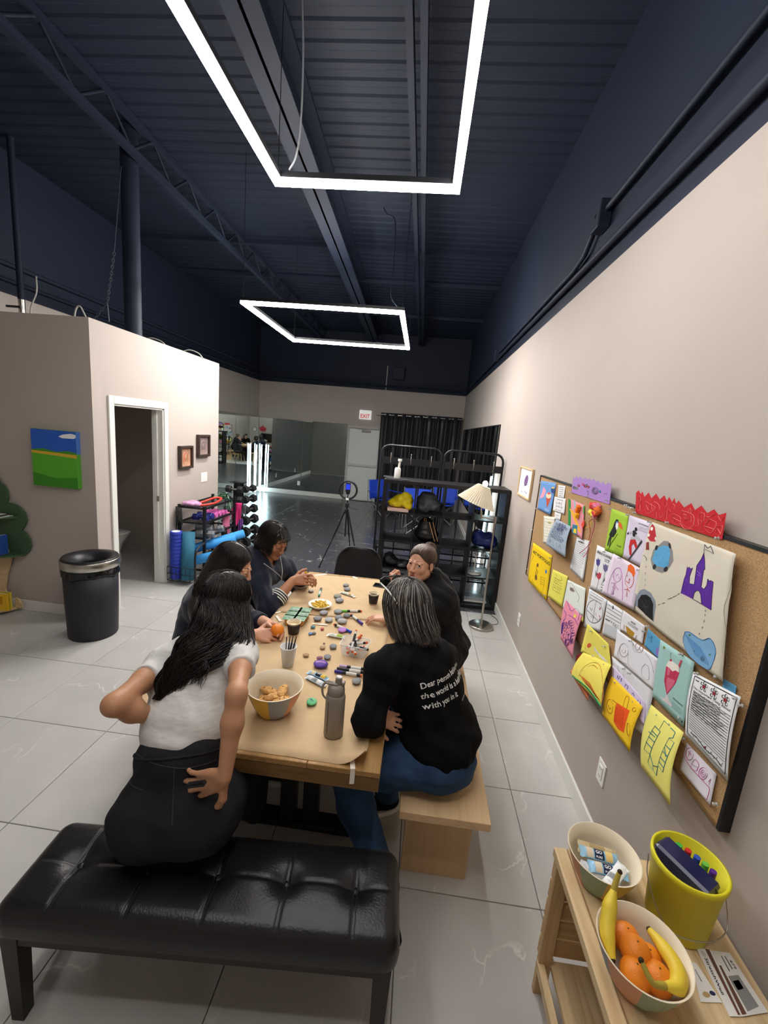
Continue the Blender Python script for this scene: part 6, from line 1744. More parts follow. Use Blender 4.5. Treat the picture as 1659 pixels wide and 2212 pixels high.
P.text('26262a', 'SPRING FLOWERS', 0.05, 0.17, 0.92, 0.08, 0.015); P.fill('4c4590', [(1000, 1095), (1012, 1115), (1028, 1090), (1040, 1120), (1055, 1105), (1050, 1170), (1025, 1200), (1003, 1170)], z=ZA); P.fill('6a6490', [(1095, 1165), (1110, 1185), (1125, 1165), (1138, 1190), (1155, 1180), (1145, 1250), (1115, 1275), (1092, 1230)], z=ZA); P.fill('c04358', [(1010, 1275), (1028, 1290), (1045, 1268), (1058, 1292), (1072, 1280), (1062, 1345), (1035, 1372), (1010, 1335)], z=ZA); P.line('4a5a44', 0.0014, [(1025, 1200), (1012, 1290), (995, 1340)], [(1115, 1275), (1095, 1360), (1075, 1420)], [(1035, 1372), (1018, 1450), (1000, 1510)], z=ZA); P.fill('3f4a40', [(1000, 1240), (1008, 1300), (988, 1330)], [(1110, 1330), (1112, 1380), (1085, 1420)], z=ZA); P.rows('44444a', 0.6, 0.9, 0.22, 0.26, 2, 0.0008, 0.03); P.rows('44444a', 0.6, 0.85, 0.80, 0.92, 3, 0.0008, 0.03)
P = Paper('drawing', 'lilac-white page with two felt-pen figures, one orange-haired', 'drawing', [(1325, 1195.5), (1385.8, 1229.3), (1368, 1318), (1298.9, 1280.8)], 'e2d5e6', layer=6, lift=(0, 0, 0.008, 0.006))
P.line('c86ac0', 0.0014, oval(1285, 1305, 52, 88), [(1150, 1545), (1175, 1400), (1235, 1250), (1310, 1215), (1345, 1290), (1355, 1500), (1350, 1640)], [(1260, 1275), (1258, 1300), (1275, 1315), (1295, 1290)], [(1245, 1310), (1240, 1340)], [(1315, 1325), (1305, 1350)], [(1245, 1400), (1235, 1470), (1205, 1560), (1225, 1555), (1250, 1480)], [(1265, 1400), (1250, 1480), (1230, 1565), (1245, 1550)], [(1200, 1400), (1260, 1410)], [(1250, 1430), (1300, 1500)], [(1220, 1455), (1270, 1480)], z=ZA); P.fill('ee6a24', [(1420, 1195), (1450, 1180), (1495, 1220), (1508, 1290), (1485, 1340), (1465, 1290), (1425, 1260), (1412, 1280)], z=ZA); P.line('d04a30', 0.0015, [(1415, 1270), (1385, 1380), (1410, 1450), (1450, 1465), (1485, 1400), (1490, 1310)], [(1420, 1310), (1405, 1320)], [(1400, 1380), (1430, 1405), (1440, 1350)], [(1440, 1350), (1445, 1370)], [(1415, 1465), (1395, 1590)], [(1415, 1480), (1440, 1520)], [(1375, 1490), (1420, 1490)], [(1410, 1530), (1408, 1590)], z=ZA)
# treasure map
random.seed(11)
edge = [(225, 415), (400, 470), (560, 545), (690, 600), (790, 625), (960, 690), (1110, 750)]
rt = []
for i in range(17):
 y = 755 + (2085 - 755) * i / 16; xx = [1118, 1130, 1095, 1060, 1030, 1015, 1035, 1045, 1030, 1040, 1010, 975]; f_ = i / 16 * 11; j = min(int(f_), 10); x = xx[j] * (1 - (f_ - j)) + xx[j + 1] * (f_ - j)
 rt.append((x + random.uniform(-7, 7), y))
bt_ = [(930, 2060), (830, 1985), (680, 1895), (560, 1800), (420, 1700), (320, 1640), (215, 1535), (150, 1470), (60, 1385), (38, 1330)]
lt_ = [(75, 1180), (110, 970), (165, 740), (200, 570)]
P = Paper('treasure_map', 'large torn cream paper treasure map with a purple castle', 'drawing', zp(ZB_, (225, 415), (1118, 755), (975, 2085), (38, 1330)), 'd6cfbf', layer=5, lift=(0, 0.012, 0.012, 0.0), crumple=0.0035, bow=0.006, nu=26, nv=30)
ol = zp(ZB_, *(edge + rt + bt_ + lt_))
m = MB(); pr_ = [P.at(*P.uv(*q), 0.0006) for q in ol]
P.line('8d8676', 0.0012, *[[q for q in rt]], z=ZB_, smooth=False, name='torn_edge')
P.fill('bb2a35', [(250, 440), (272, 470), (300, 575), (290, 610), (240, 605), (205, 565), (225, 470)], z=ZB_); P.fill('f0ece2', oval(245, 485, 14, 18), oval(218, 545, 12, 16), oval(290, 580, 9, 16), z=ZB_, off=0.0013); P.fill('8f3a38', [(195, 615), (225, 610), (228, 690), (190, 685)], z=ZB_)
P.fill('8c8c8c', [(335, 640), (380, 605), (430, 612), (450, 650), (480, 710), (488, 800), (450, 860), (420, 885), (370, 925), (310, 905), (260, 850), (245, 780), (270, 690)], z=ZB_); P.fill('5fa9d8', [(330, 665), (390, 650), (440, 665), (455, 740), (440, 840), (390, 870), (300, 850), (262, 790), (290, 700)], z=ZB_, off=0.0013)
P.fill('2b2b2f', oval(306, 670, 16, 26, rot=0.3), oval(447, 655, 12, 30, rot=-0.3), oval(290, 860, 18, 28, rot=0.2), oval(405, 885, 20, 28, rot=0.5), z=ZB_, off=0.0016); P.line('26486c', 0.001, [(340, 690), (355, 688)], [(430, 705), (442, 710)], [(300, 740), (312, 748)], [(335, 820), (345, 828)], [(410, 820), (425, 828)], [(375, 770), (380, 785)], z=ZB_, smooth=False)
castle = [(570, 1130), (605, 990), (620, 940), (628, 860), (640, 880), (650, 865), (660, 885), (685, 875), (660, 960), (660, 1030), (715, 1040), (728, 855), (770, 790), (795, 735), (812, 890), (800, 900), (790, 1065), (820, 1090), (845, 1050), (850, 985), (870, 1010), (880, 1000), (905, 1015), (905, 1060), (890, 1300), (790, 1240), (785, 1150), (770, 1110), (740, 1100), (710, 1130), (695, 1190)]
P.fill('5b2a9c', castle, z=ZB_); P.line('2c1a44', 0.0011, castle, [(695, 1190), (790, 1240)], [(800, 660), (795, 735)], [(800, 655), (830, 690), (860, 670), (890, 745), (850, 720), (805, 700)], z=ZB_, closed=False, smooth=False); P.line('a884d8', 0.0008, [(735, 905), (770, 940)], [(740, 940), (775, 960)], [(655, 1050), (655, 1140)], [(620, 1000), (610, 1060)], [(860, 1080), (845, 1200)], z=ZB_, smooth=False)
P.fill('8892a0', [(70, 1285), (90, 1180), (130, 1110), (180, 1092), (250, 1135), (298, 1220), (300, 1290), (268, 1460), (230, 1420), (100, 1300)], z=ZB_); P.fill('1a1a1c', [(100, 1300), (108, 1220), (150, 1160), (200, 1155), (250, 1190), (275, 1260), (262, 1450), (190, 1390)], z=ZB_, off=0.0013); rd = random.Random(2); P.line('4a4a4c', 0.0007, *[[(120 + 110 * rd.random(), 1200 + 90 * rd.random()), (140 + 110 * rd.random(), 1280 + 120 * rd.random())] for _ in range(26)], z=ZB_, smooth=False)
lake = [(605, 1545), (650, 1545), (720, 1590), (790, 1625), (860, 1600), (905, 1650), (920, 1740), (900, 1850), (865, 1940), (820, 1955), (730, 1900), (640, 1820), (590, 1730), (575, 1630)]
P.fill('7fb0d8', lake, z=ZB_); P.line('4a86bc', 0.0012, lake, z=ZB_, closed=True); P.line('5a92c4', 0.0011, *[[(605 + 14 * i, 1570 + 12 * i), (660 + 16 * i, 1700 + 14 * i), (700 + 13 * i, 1800 + 10 * i)] for i in range(12)], z=ZB_); P.fill('3f7a4a', oval(652, 1582, 12, 14, 5), oval(690, 1760, 12, 12, 5), oval(860, 1785, 12, 12, 5), z=ZB_, off=0.0014); P.fill('4f6878', oval(785, 1838, 24, 32), z=ZB_, off=0.0014)
P.line('3c3834', 0.0013, [(198, 850), (198, 870)], [(195, 915), (195, 940)], [(192, 985), (192, 1010)], [(190, 1040), (190, 1060)], [(322, 1262), (345, 1255)], [(370, 1245), (398, 1236)], [(432, 1195), (470, 1180)], [(480, 1172), (515, 1155)], [(530, 1145), (555, 1132)], [(830, 1300), (830, 1318)], [(825, 1345), (822, 1365)], [(812, 1405), (808, 1430)], [(795, 1480), (785, 1498)], [(762, 1550), (755, 1565)], z=ZB_, smooth=False)
P.line('2c2a28', 0.001, [(165, 740), (185, 750), (205, 780), (200, 795)], [(40, 1345), (60, 1365), (95, 1385)], z=ZB_)
# --- lower middle
P = Paper('worksheet', 'white worksheet with a quartered circle', 'paper', zp(ZC_, (510, 190), (748, 342), (650, 775), (425, 690)), 'e4e6ea', layer=3)
P.line('2c2c30', 0.0013, oval(585, 510, 108, 148), z=ZC_, closed=True); P.line('2c2c30', 0.0012, [(612, 370), (565, 650)], [(485, 490), (635, 635)], z=ZC_, smooth=False); P.rows('55555c', 0.1, 0.9, 0.05, 0.2, 3, 0.0009, 0.02); P.line('b04a58', 0.0018, [(660, 440), (655, 490), (675, 455)], [(610, 530), (615, 570)], [(650, 560), (660, 600), (645, 620)], z=ZC_); P.line('4a4a50', 0.001, [(530, 460), (550, 500), (570, 470)], [(540, 570), (580, 600)], z=ZC_)
P = Paper('worksheet', 'white ruled worksheet next to the quartered circle', 'paper', zp(ZC_, (752, 345), (955, 485), (905, 905), (680, 800)), 'e6e8ec', layer=2)
P.rows('4a4c52', 0.05, 0.95, 0.1, 0.42, 4, 0.0009); P.text('26282c', 'word', 0.05, 0.55, 0.3, 0.09, 0.02); P.line('5a5c62', 0.0011, [(.42, .48), (.45, .55), (.5, .5)], oval(.62, .55, .05, .05), oval(.75, .57, .05, .05), [(.85, .5), (.85, .62)]); P.rows('8a8c92', 0.05, 0.9, 0.66, 0.95, 7, 0.0008); P.fill('26303c', oval(.42, .1, .04, .06, 10))
P = Paper('poster', 'white card with a gold trophy shape', 'poster', zp(ZC_, (960, 480), (1252, 690), (1215, 930), (920, 735)), 'e6e6ea', layer=3)
P.fill('b58a2c', [(1005, 690), (1030, 705), (1125, 790), (1110, 830), (1080, 845), (1020, 790)], z=ZC_); P.line('9a7424', 0.002, [(985, 680), (980, 740), (1010, 780)], [(1150, 820), (1130, 870), (1100, 850)], z=ZC_); P.rows('3a3a40', 0.42, 0.67, 0.24, 0.29, 2, 0.0009, 0.02); P.rows('7a7a80', 0.3, 0.75, 0.38, 0.48, 3, 0.0006)
P = Paper('drawing', 'small blue page with a purple smudge', 'drawing', zp(ZC_, (1292, 722), (1462, 880), (1430, 1132), (1240, 950)), '5fa5d0', layer=3); P.fill('8a7ac8', [(1400, 985), (1450, 950), (1435, 1100), (1395, 1075)], z=ZC_); P.line('4a8cba', 0.001, [(1320, 850), (1350, 820), (1340, 900)], z=ZC_)
P = Paper('drawing', 'white page with a faint girl in pencil', 'drawing', zp(ZC_, (880, 735), (1432, 1132), (1375, 1560), (835, 1090)), 'e6e6ec', layer=5, lift=(0, 0, 0.004, 0.006))
P.line('9a7a80', 0.001, oval(972, 1010, 56, 88), oval(1150, 965, 26, 42), oval(1205, 985, 22, 34), [(920, 960), (890, 1060), (930, 1160), (1010, 1190)], [(1030, 1050), (1030, 1200), (1120, 1290)], [(1090, 900), (1100, 1010), (1200, 1040), (1230, 960)], [(945, 1000), (950, 1040), (985, 1045), (990, 1010)], z=ZC_); P.line('a8a8ae', 0.0009, [(1260, 1050), (1330, 1160), (1370, 1320)], [(1250, 1190), (1205, 1260), (1220, 1360), (1300, 1400), (1300, 1240), (1250, 1190)], z=ZC_)
P = Paper('drawing', 'yellow page with a small red flower and stickers', 'drawing', zp(ZC_, (487, 658), (768, 930), (800, 1230), (395, 1030)), 'eade66', layer=6, lift=(0, 0, 0.006, 0.006))
P.fill('d0583c', oval(558, 945, 34, 36, 7), z=ZC_); P.fill('e6e6e6', [(630, 965), (690, 1060), (740, 1110), (780, 1190), (720, 1130), (640, 1020)], z=ZC_); P.line('6a6a50', 0.001, [(498, 970), (500, 1000)], [(640, 990), (655, 1020)], [(670, 1040), (690, 1080)], z=ZC_)
P = Paper('drawing', 'coral page behind the yellow hill drawing', 'drawing', zp(ZC_, (385, 1110), (530, 1230), (495, 1690), (255, 1300)), 'e0835c', layer=4, lift=(0, 0, 0.03, 0.012))
P = Paper('drawing', 'dark red scrap of paper peeping out below the pink page', 'drawing', zp(ZC_, (345, 1080), (412, 1042), (395, 1115), (325, 1165)), 'b83440', layer=3)
P = Paper('drawing', 'curled yellow page with an orange crayon hill and green edge', 'drawing', zp(ZC_, (440, 1030), (802, 1205), (670, 1760), (270, 1340)), 'efe068', layer=8, lift=(0, 0.006, 0.055, 0.04), bow=0.012)
P.line('d8963a', 0.0016, [(380, 1330), (450, 1220), (560, 1150), (650, 1190), (720, 1340), (740, 1560), (700, 1680)], [(430, 1260), (560, 1180), (640, 1230)], z=ZC_); rd = random.Random(9); P.line('e0862e', 0.0017, *[[(390 + 8 * i + 20 * rd.random(), 1300 + 6 * i), (460 + 8 * i, 1390 + 8 * i + 20 * rd.random()), (520 + 6 * i, 1470 + 7 * i), (600 + 4 * i, 1590 + 4 * i)] for i in range(18)], z=ZC_); P.line('3fae6a', 0.004, [(290, 1340), (360, 1390), (470, 1460), (560, 1570), (630, 1690), (670, 1745)], [(310, 1360), (430, 1430), (540, 1560), (640, 1730)], z=ZC_)
P = Paper('drawing', 'large plain white page behind the milkshake poster', 'drawing', [(1321.8, 1417.4), (1413, 1487.4), (1393.3, 1590.5), (1335, 1545)], 'e3e3e9', layer=4, lift=(0, 0, 0.01, 0.01)); P.line('8a8a90', 0.0009, [(.15, .1), (.18, .2), (.14, .28)], [(.3, .18), (.33, .28)], [(.1, .3), (.16, .34)])
P = Paper('drawing', 'lilac page with blue capital letters', 'drawing', zp(ZC_, (815, 1205), (1262, 1700), (1235, 2010), (810, 1480)), 'd6c8e4', layer=6, lift=(0, 0, 0.012, 0.01)); P.line('4a3f8c', 0.0014, [(875, 1380), (890, 1345), (900, 1400), (920, 1350)], [(925, 1400), (940, 1380), (930, 1430)], [(975, 1500), (990, 1460), (1025, 1490), (1010, 1530)], [(1070, 1590), (1090, 1575), (1110, 1620)], [(1150, 1670), (1165, 1690)], [(1185, 1690), (1190, 1730)], z=ZC_, smooth=False)
P = Paper('drawing', 'golden yellow page with an orange bucket drawing', 'drawing', zp(ZD, (385, 225), (637, 480), (530, 850), (305, 540)), 'f0c428', layer=9, lift=(0, 0.004, 0.05, 0.035), bow=0.01)
P.fill('e6561e', [(440, 450), (545, 515), (495, 695), (440, 660), (408, 600)], z=ZD); P.line('9a6420', 0.0013, oval(385, 480, 24, 56), [(490, 480), (505, 395), (530, 405), (520, 500)], oval(538, 670, 13, 52), oval(578, 505, 13, 16), [(375, 470), (380, 500), (395, 490)], [(405, 425), (440, 455)], z=ZD); P.line('c8481a', 0.001, *[[(430 + 9 * i, 470 + 6 * i), (415 + 9 * i, 600 + 7 * i)] for i in range(9)], z=ZD, smooth=False)
P = Paper('poster', 'teal poster with a pink milkshake', 'poster', [(1426.8, 1381.6), (1500.5, 1430.4), (1476.2, 1570.7), (1409.2, 1504.5)], 'a2cac6', layer=7, lift=(0, 0, 0.006, 0.008))
P.fill('c23a5c', [(828, 150), (935, 205), (905, 290), (832, 385), (810, 270)], z=ZD); P.fill('d86a86', [(838, 240), (900, 270), (885, 310), (835, 370), (828, 290)], [(840, 155), (870, 170), (850, 230), (835, 225)], z=ZD, off=0.0013); P.fill('efe6dc', [(828, 150), (845, 112), (870, 105), (900, 125), (930, 150), (935, 205), (905, 185), (880, 195), (855, 165)], z=ZD, off=0.0015); P.fill('c02a40', oval(868, 102, 9, 10, 12), z=ZD, off=0.0018); P.line('9a2a3a', 0.0009, [(868, 95), (862, 60), (868, 40)], z=ZD); P.fill('c84a60', [(928, 145), (948, 95), (960, 105), (938, 165)], z=ZD, off=0.0018); P.fill('d9cfd0', [(825, 385), (842, 390), (850, 430), (880, 470), (870, 480), (800, 425), (780, 392), (820, 415)], z=ZD, off=0.0014); P.text('55706e', 'MILKSHAKE', 0.62, 0.74, 0.28, 0.04, 0.02); P.rows('6a8482', 0.6, 0.9, 0.79, 0.87, 4, 0.0006); P.fill('2c3a3a', oval(958, 602, 6, 10, 10), z=ZD); P.fill('6a7a2c', oval(812, -2, 9, 12, 8), z=ZD)
P = Paper('drawing', 'curled pale yellow page with teal ladder lines', 'drawing', zp(ZD, (705, 460), (972, 690), (860, 1287), (622, 965)), 'e8e178', layer=10, lift=(0, 0.004, 0.05, 0.04), bow=0.015)
P.line('3f7f8c', 0.0015, [(755, 640), (675, 835), (725, 875), (800, 690)], [(755, 640), (800, 690)], [(735, 680), (785, 730)], [(715, 730), (765, 780)], [(695, 775), (745, 830)], [(715, 690), (765, 735)], [(790, 670), (815, 590), (860, 635)], [(870, 650), (910, 690), (900, 740), (870, 740)], [(870, 740), (790, 960), (830, 1025), (915, 780), (870, 740)], [(850, 800), (890, 840)], [(830, 850), (875, 900)], [(815, 900), (855, 950)], [(800, 935), (840, 990)], [(845, 820), (860, 900)], [(725, 875), (745, 965), (785, 975)], [(725, 875), (697, 940), (740, 1000), (765, 1045), (790, 970)], [(740, 965), (740, 1005)], z=ZD, smooth=False)
P = Paper('drawing', 'white page with small pink food drawings at the board corner', 'drawing', zp(ZD, (995, 770), (1240, 1030), (1185, 1287), (938, 990)), 'e3dfe9', layer=2, lift=(0, 0, 0.008, 0.012))
P.line('c46aa0', 0.0012, oval(1022, 862, 30, 48), oval(1132, 1020, 34, 46), oval(1132, 1020, 20, 28), oval(1132, 1020, 8, 12), [(1040, 940), (1065, 905), (1095, 940), (1090, 970), (1035, 940)], [(1035, 950), (1030, 975), (1075, 1000), (1090, 975)], [(1010, 840), (1035, 870)], [(1030, 835), (1012, 880)], [(970, 870), (1030, 970), (1160, 1110)], [(1180, 1110), (1195, 1065), (1175, 1090)], [(1160, 1110), (1185, 1150), (1160, 1240)], z=ZD)
P = Paper('paper_note', 'light blue card edge behind the essay page', 'paper', zp(ZD, (1300, 250), (1403, 312), (1390, 395), (1285, 320)), '68aed8', layer=3)
P = Paper('essay_page', 'white lined essay page with a black border and flowers', 'paper', zp(ZD, (1050, 195), (1437, 398), (1330, 1087), (985, 705)), 'e6e8ea', layer=8, lift=(0, 0, 0.012, 0.006), bow=0.008)
P.line('26282c', 0.0013, [(.06, .04), (.95, .03), (.95, .95), (.06, .93), (.06, .04)], smooth=False); P.rows('3a3c42', 0.1, 0.92, 0.27, 0.82, 17, 0.0007, name='ruled_lines'); P.text('2c2c30', 'The Important Thing About', 0.08, 0.225, 0.82, 0.05); P.rows('2c2e34', 0.11, 0.88, 0.255, 0.55, 10, 0.0009, 0.018)
for (u, v) in ((.30, .12), (.53, .13), (.76, .13)):
 P.fill('8f2c3c', oval(u, v, .035, .025, 10)); P.line('2c3a30', 0.0011, oval(u - .05, v - .03, .02, .02), oval(u + .05, v - .03, .02, .02), oval(u, v - .055, .02, .02), oval(u - .04, v + .035, .02, .02), oval(u + .04, v + .035, .02, .02))
P.line('2c3a30', 0.0012, [(.15, .88), (.3, .86), (.5, .9), (.7, .88), (.88, .9)], *[[(.15 + .06 * i, .88), (.17 + .06 * i, .85 + .06 * (i % 2))] for i in range(13)]); P.fill('8f2c3c', oval(.5, .885, .025, .018, 8)); P.rows('3a3a40', 0.1, 0.2, 0.09, 0.1, 1, 0.001, 0.02)
# small framed print beside the board
q = [onx(*p, XR - 0.012) for p in ((1126, 1007.4), (1153.4, 1013.3), (1142, 1081), (1120, 1069))]
ya, yb_, za, zb2 = q[1].y, q[0].y, (q[2].z + q[3].z) / 2, (q[0].z + q[1].z) / 2
t = thing('framed_picture', 'pale wooden frame with a purple bird sketch beside the cork board', 'picture', (XR - 0.01, (ya + yb_) / 2, za)); fw = 0.016
for y in (ya + fw / 2, yb_ - fw / 2):
 m = MB(); m.box((XR - 0.011, y, (za + zb2) / 2), (0.02, fw, zb2 - za), bev=0.002); m.build('frame_side', M_BIRCHX, t)
for z in (za + fw / 2, zb2 - fw / 2):
 m = MB(); m.box((XR - 0.011, (ya + yb_) / 2, z), (0.02, yb_ - ya - 2 * fw, fw), bev=0.002); m.build('frame_side', M_BIRCHY, t)
m = MB(); m.box((XR - 0.007, (ya + yb_) / 2, (za + zb2) / 2), (0.004, yb_ - ya - 2 * fw, zb2 - za - 2 * fw)); m.build('print', flat('dce6ee'), t)
def fp(u, v): return Vector((XR - 0.0098, yb_ - fw - (yb_ - ya - 2 * fw) * u, zb2 - fw - (zb2 - za - 2 * fw) * v))
m = MB(); m.prism([fp(*a) for a in oval(.55, .42, .14, .22, 14, rot=0.3)], (-0.0003, 0, 0)); m.build('print_shape', flat('7a5a8c'), t)
m = MB()
for P_ in ([(.3, .75), (.45, .6), (.7, .55), (.8, .45)], [(.25, .85), (.35, .9), (.5, .85)], [(.55, .8), (.7, .88), (.75, .8)], [(.6, .15), (.55, .25)]): m.tube(spline([fp(*a) for a in P_], 4), 0.002, n=4, flatten=0.3)
m.build('print_line', flat('3a4260'), t)
# clear push pins
pins = zp(ZA, (298, 128), (375, 140), (480, 155), (237, 468), (270, 140), (672, 255), (893, 310), (1133, 362), (1180, 470), (1405, 548), (1490, 520), (1385, 425), (1412, 448), (1440, 458), (1465, 462), (183, 928), (415, 1100), (185, 735), (112, 1240), (340, 1575), (1108, 1020), (1305, 1100), (1550, 1255), (925, 1480)) + zp(ZB_, (62, 326), (400, 428), (925, 590), (200, 1508), (158, 1558), (545, 1795), (925, 2035), (215, 420)) + zp(ZC_, (540, 760), (715, 960), (575, 1090), (730, 1205), (1070, 890), (980, 1260), (1055, 1320), (870, 1440), (1115, 1705), (1435, 1880), (1300, 700)) + zp(ZD, (1085, 208), (1405, 412), (950, 570), (875, 630), (1250, 238), (1450, 470), (958, 50), (975, 740), (1240, 1275))
M_PIN = mat('clear_plastic', 'f0f2f2', rough=0.08, trans=0.6, ior=1.45)
pin0 = None
for (x, y) in pins:
 p = onx(x, y, BX - 0.014)
 if pin0 is None:
  pin0 = thing('push_pin', 'small clear push pin in the cork board', 'push pin', tuple(p), 'clear push pins on the cork board')
  m = MB(); m.lathe([(0, 0), (0.0055, 0), (0.0055, 0.0015), (0.0032, 0.003), (0.0032, 0.008), (0.0048, 0.0095), (0.0048, 0.011), (0, 0.011)], p, n=10, axis=Ry(-PI / 2)); m.build('head', M_PIN, pin0)
  m = MB(); m.cyl(p, p + Vector((0.012, 0, 0)), 0.0006, n=5); m.build('point', M_STEEL, pin0)
 else:
  dup(pin0, p)
# ================================================================ things on the table
ZT = (500, 1220, 4.1475); TT = TZ + 0.0046
def tp(x, y, z=TT): return onz(ZT[0] + x / ZT[2], ZT[1] + y / ZT[2], z)
def stone(label, x, y, rx, ry, col, k=0.42, rot=0.0, name='stone', cat='stone', group='stones on the table', blunt=0):
 c = tp(x, y); w_ = (tp(x + rx, y) - tp(x - rx, y)).length / 2
 d = (tp(x, y + ry) - tp(x, y - ry)).length / 2; d = min(d, w_ * 1.15)
 h = min(w_, d) * k; m = MB()
 sd = x * 0.013 + y
 m.ball((c.x, c.y, TT + h), (w_, d, h), n=20, rot=Rz(rot))
 m.v = [(p[0] + 0.06 * w_ * noise.noise(Vector((p[0] * 30, p[1] * 30, sd))), p[1] + 0.06 * w_ * noise.noise(Vector((p[0] * 30, p[1] * 30, sd + 5))), max(TT, p[2])) for p in m.v]
 o = m.build(name, mat('stone_' + col, col, rough=0.65, noise_=(60, 0.12), bump=(90, 0.1)))
 return tag(o, label, cat, group), c, w_, d, TT + 2 * h
ST_ = [('pale pebble with a white top near the teal marker', 713, 243, 24, 18, 'b5b1ac'), ('grey pebble furthest along the paper by the empty chair', 1026, 193, 27, 15, '7f8183'), ('grey pebble touching the white wrapped bar', 1036, 229, 30, 14, '8c8f93'), ('greenish grey stone above a larger grey one', 949, 294, 34, 20, '878a7e'), ('smooth grey stone below the greenish one', 967, 332, 38, 24, '8a8c8f'), ('round grey stone at the green-ended marker', 955, 433, 38, 27, '8b8d8b'), ('flat dark grey stone between two markers', 1033, 465, 32, 21, '6f7275'), ('dark grey stone beside the flat dark one', 962, 487, 37, 20, '797c80'), ('long pale grey stone over the tape seam', 991, 520, 46, 19, 'a9a9a6'), ('pale grey oval stone next to the dark oval one', 872, 506, 36, 19, 'a3a5a6'), ('dark oval stone near the snack cups', 770, 495, 38, 18, '7d7f82'), ('grey stone with pencilled marks near the snack plate', 825, 443, 38, 24, '8e9092'), ('grey stone alone by the marker tub', 911, 743, 34, 28, '7e8184'), ('grey stone above the purple word stone', 859, 837, 34, 30, '828588'), ('grey stone by the sleeve of the grey-haired woman', 1120, 1057, 40, 33, '86898b'), ('tiny teal pebble on the near paper', 730, 565, 22, 13, '3f6f78'), ('tiny pinkish red pebble near the tape', 813, 580, 18, 14, 'b8545c'), ('tiny blue pebble beside the olive one', 707, 623, 19, 13, '5f83b4'), ('tiny olive grey pebble beside the blue one', 739, 618, 18, 14, '6d6a5c'), ('small tan pebble below the dark mauve one', 815, 748, 25, 18, 'b0946f'), ('tiny dark mauve pebble above the tan one', 830, 708, 11, 12, '7a5560'), ('small brown pebble by the cup of stirrers', 667, 817, 29, 14, 'a78760')]
for q in ST_: stone(*q)
def painted(label, x, y, rx, ry, col, txt, tcol, rot, tw, edge='3f4044'):
 o, c, w_, d, zt = stone(label, x, y, rx, ry, col, k=0.36); m = MB()
 xd = Rz(rot) @ Vector((1, 0, 0)); yd = Rz(rot) @ Vector((0, 1, 0)); tree = BVHTree.FromObject(o, bpy.context.evaluated_depsgraph_get()); lc = Vector(o.location)
 def fn(p):
  h = tree.ray_cast(Vector((p.x - lc.x, p.y - lc.y, 1)), Vector((0, 0, -1))); return Vector((p.x, p.y, (h[0].z + lc.z if h[0] else zt) + 0.0008))
 letters(m, txt, c - xd * tw * w_ * 0.5 - yd * 0.2 * d, xd, yd, size=tw * w_ / max(2.0, len(txt) * 0.62), width=tw * w_, bold=0.02, fn=fn)
 m.build('painted_word', flat(tcol), o); return o
painted('purple painted stone with the word BEING', 798, 908, 67, 34, '5b3f9c', 'BEING', 'e6a7d8', 0.02, 1.35)
painted('green painted stone with the word ART', 717, 1240, 46, 46, '6cc48a', 'ART', '2a2f66', -0.9, 1.2)
painted('pink and purple painted stone by the blue marker', 993, 595, 40, 22, 'b47bc8', '~~', '4a2f9a', 0.0, 1.1)
stone('mauve chalk-like pebble above the purple stone', 790, 840, 30, 12, '8c5a6c', rot=0.6)
# markers
def marker(label, a, b, body, cap, tip, r=0.0075, parent_group='markers on the table'):
 """a: cap end, b: tail end"""
 a, b = Vector(a), Vector(b); d = b - a; g = thing('marker', label, 'marker', tuple((a + b) / 2), parent_group)
 m = MB(); m.cyl(a + d * 0.28, a + d * 0.93, r, n=14); m.build('barrel', flat(body, 0.35), g)
 m = MB(); m.cyl(a, a + d * 0.28, r * 1.06, n=14); m.build('cap', flat(cap, 0.35), g)
 m = MB(); m.cyl(a + d * 0.93, b, r * 0.9, n=14); m.build('end_plug', flat(tip, 0.35), g)
 m = MB(); m.cyl(a + d * 0.42, a + d * 0.80, r * 1.012, n=14, cap=False); m.build('label_band', flat('d8d6d2' if body != 'e6e4e0' else '3a3a3e', 0.4), g)
 return g
def mk(label, p, q, *c): z = TT + 0.0078; return marker(label, tp(*p, z), tp(*q, z), *c)
mk('short teal marker near the pale pebble', (803, 213), (783, 283), '3a9c86', '5a4a48', '2a7a68')
mk('black marker with green end and orange tip', (985, 414), (1168, 415), '1f2022', '6cc24a', 'e2622c')
mk('purple and black marker with an orange end', (1172, 528), (1070, 447), '2a2540', '4a3aa0', 'e2622c')
mk('black marker with a blue cap at the paper seam', (1072, 603), (920, 533), '202124', '2d4fb4', 'e2622c')
mk('lilac-capped black marker in the row of three', (968, 905), (1210, 938), '202124', 'c9a8cc', 'e2622c')
mk('black marker in the middle of the row of three', (945, 930), (1210, 966), '202124', '2a2a2e', 'e2622c')
mk('violet-capped black marker in the row of three', (925, 952), (1172, 996), '202124', '3a2f86', 'e2622c')
# clear tub of markers
c = tp(1105, 790); tub = thing('plastic_tub', 'clear plastic tub full of markers', 'tub', (c.x, c.y, TT)); M_CLEAR = mat('clear_tub', 'f2f3f2', rough=0.15, alpha=0.28)
RTB = Rz(-0.12)
def tubring(k, z): return [Vector((c.x, c.y, z)) + RTB @ Vector((k * x, k * y, 0)) for x, y in [(0.072 - 0.015 + 0.015 * math.cos(a), 0.055 - 0.015 + 0.015 * math.sin(a)) for a in (0, .8, 1.57)] + [(-(0.072 - 0.015) + 0.015 * math.cos(a), 0.055 - 0.015 + 0.015 * math.sin(a)) for a in (1.57, 2.4, 3.14)] + [(-(0.072 - 0.015) + 0.015 * math.cos(a), -(0.055 - 0.015) + 0.015 * math.sin(a)) for a in (3.14, 3.9, 4.71)] + [(0.072 - 0.015 + 0.015 * math.cos(a), -(0.055 - 0.015) + 0.015 * math.sin(a)) for a in (4.71, 5.5, 6.28)]]
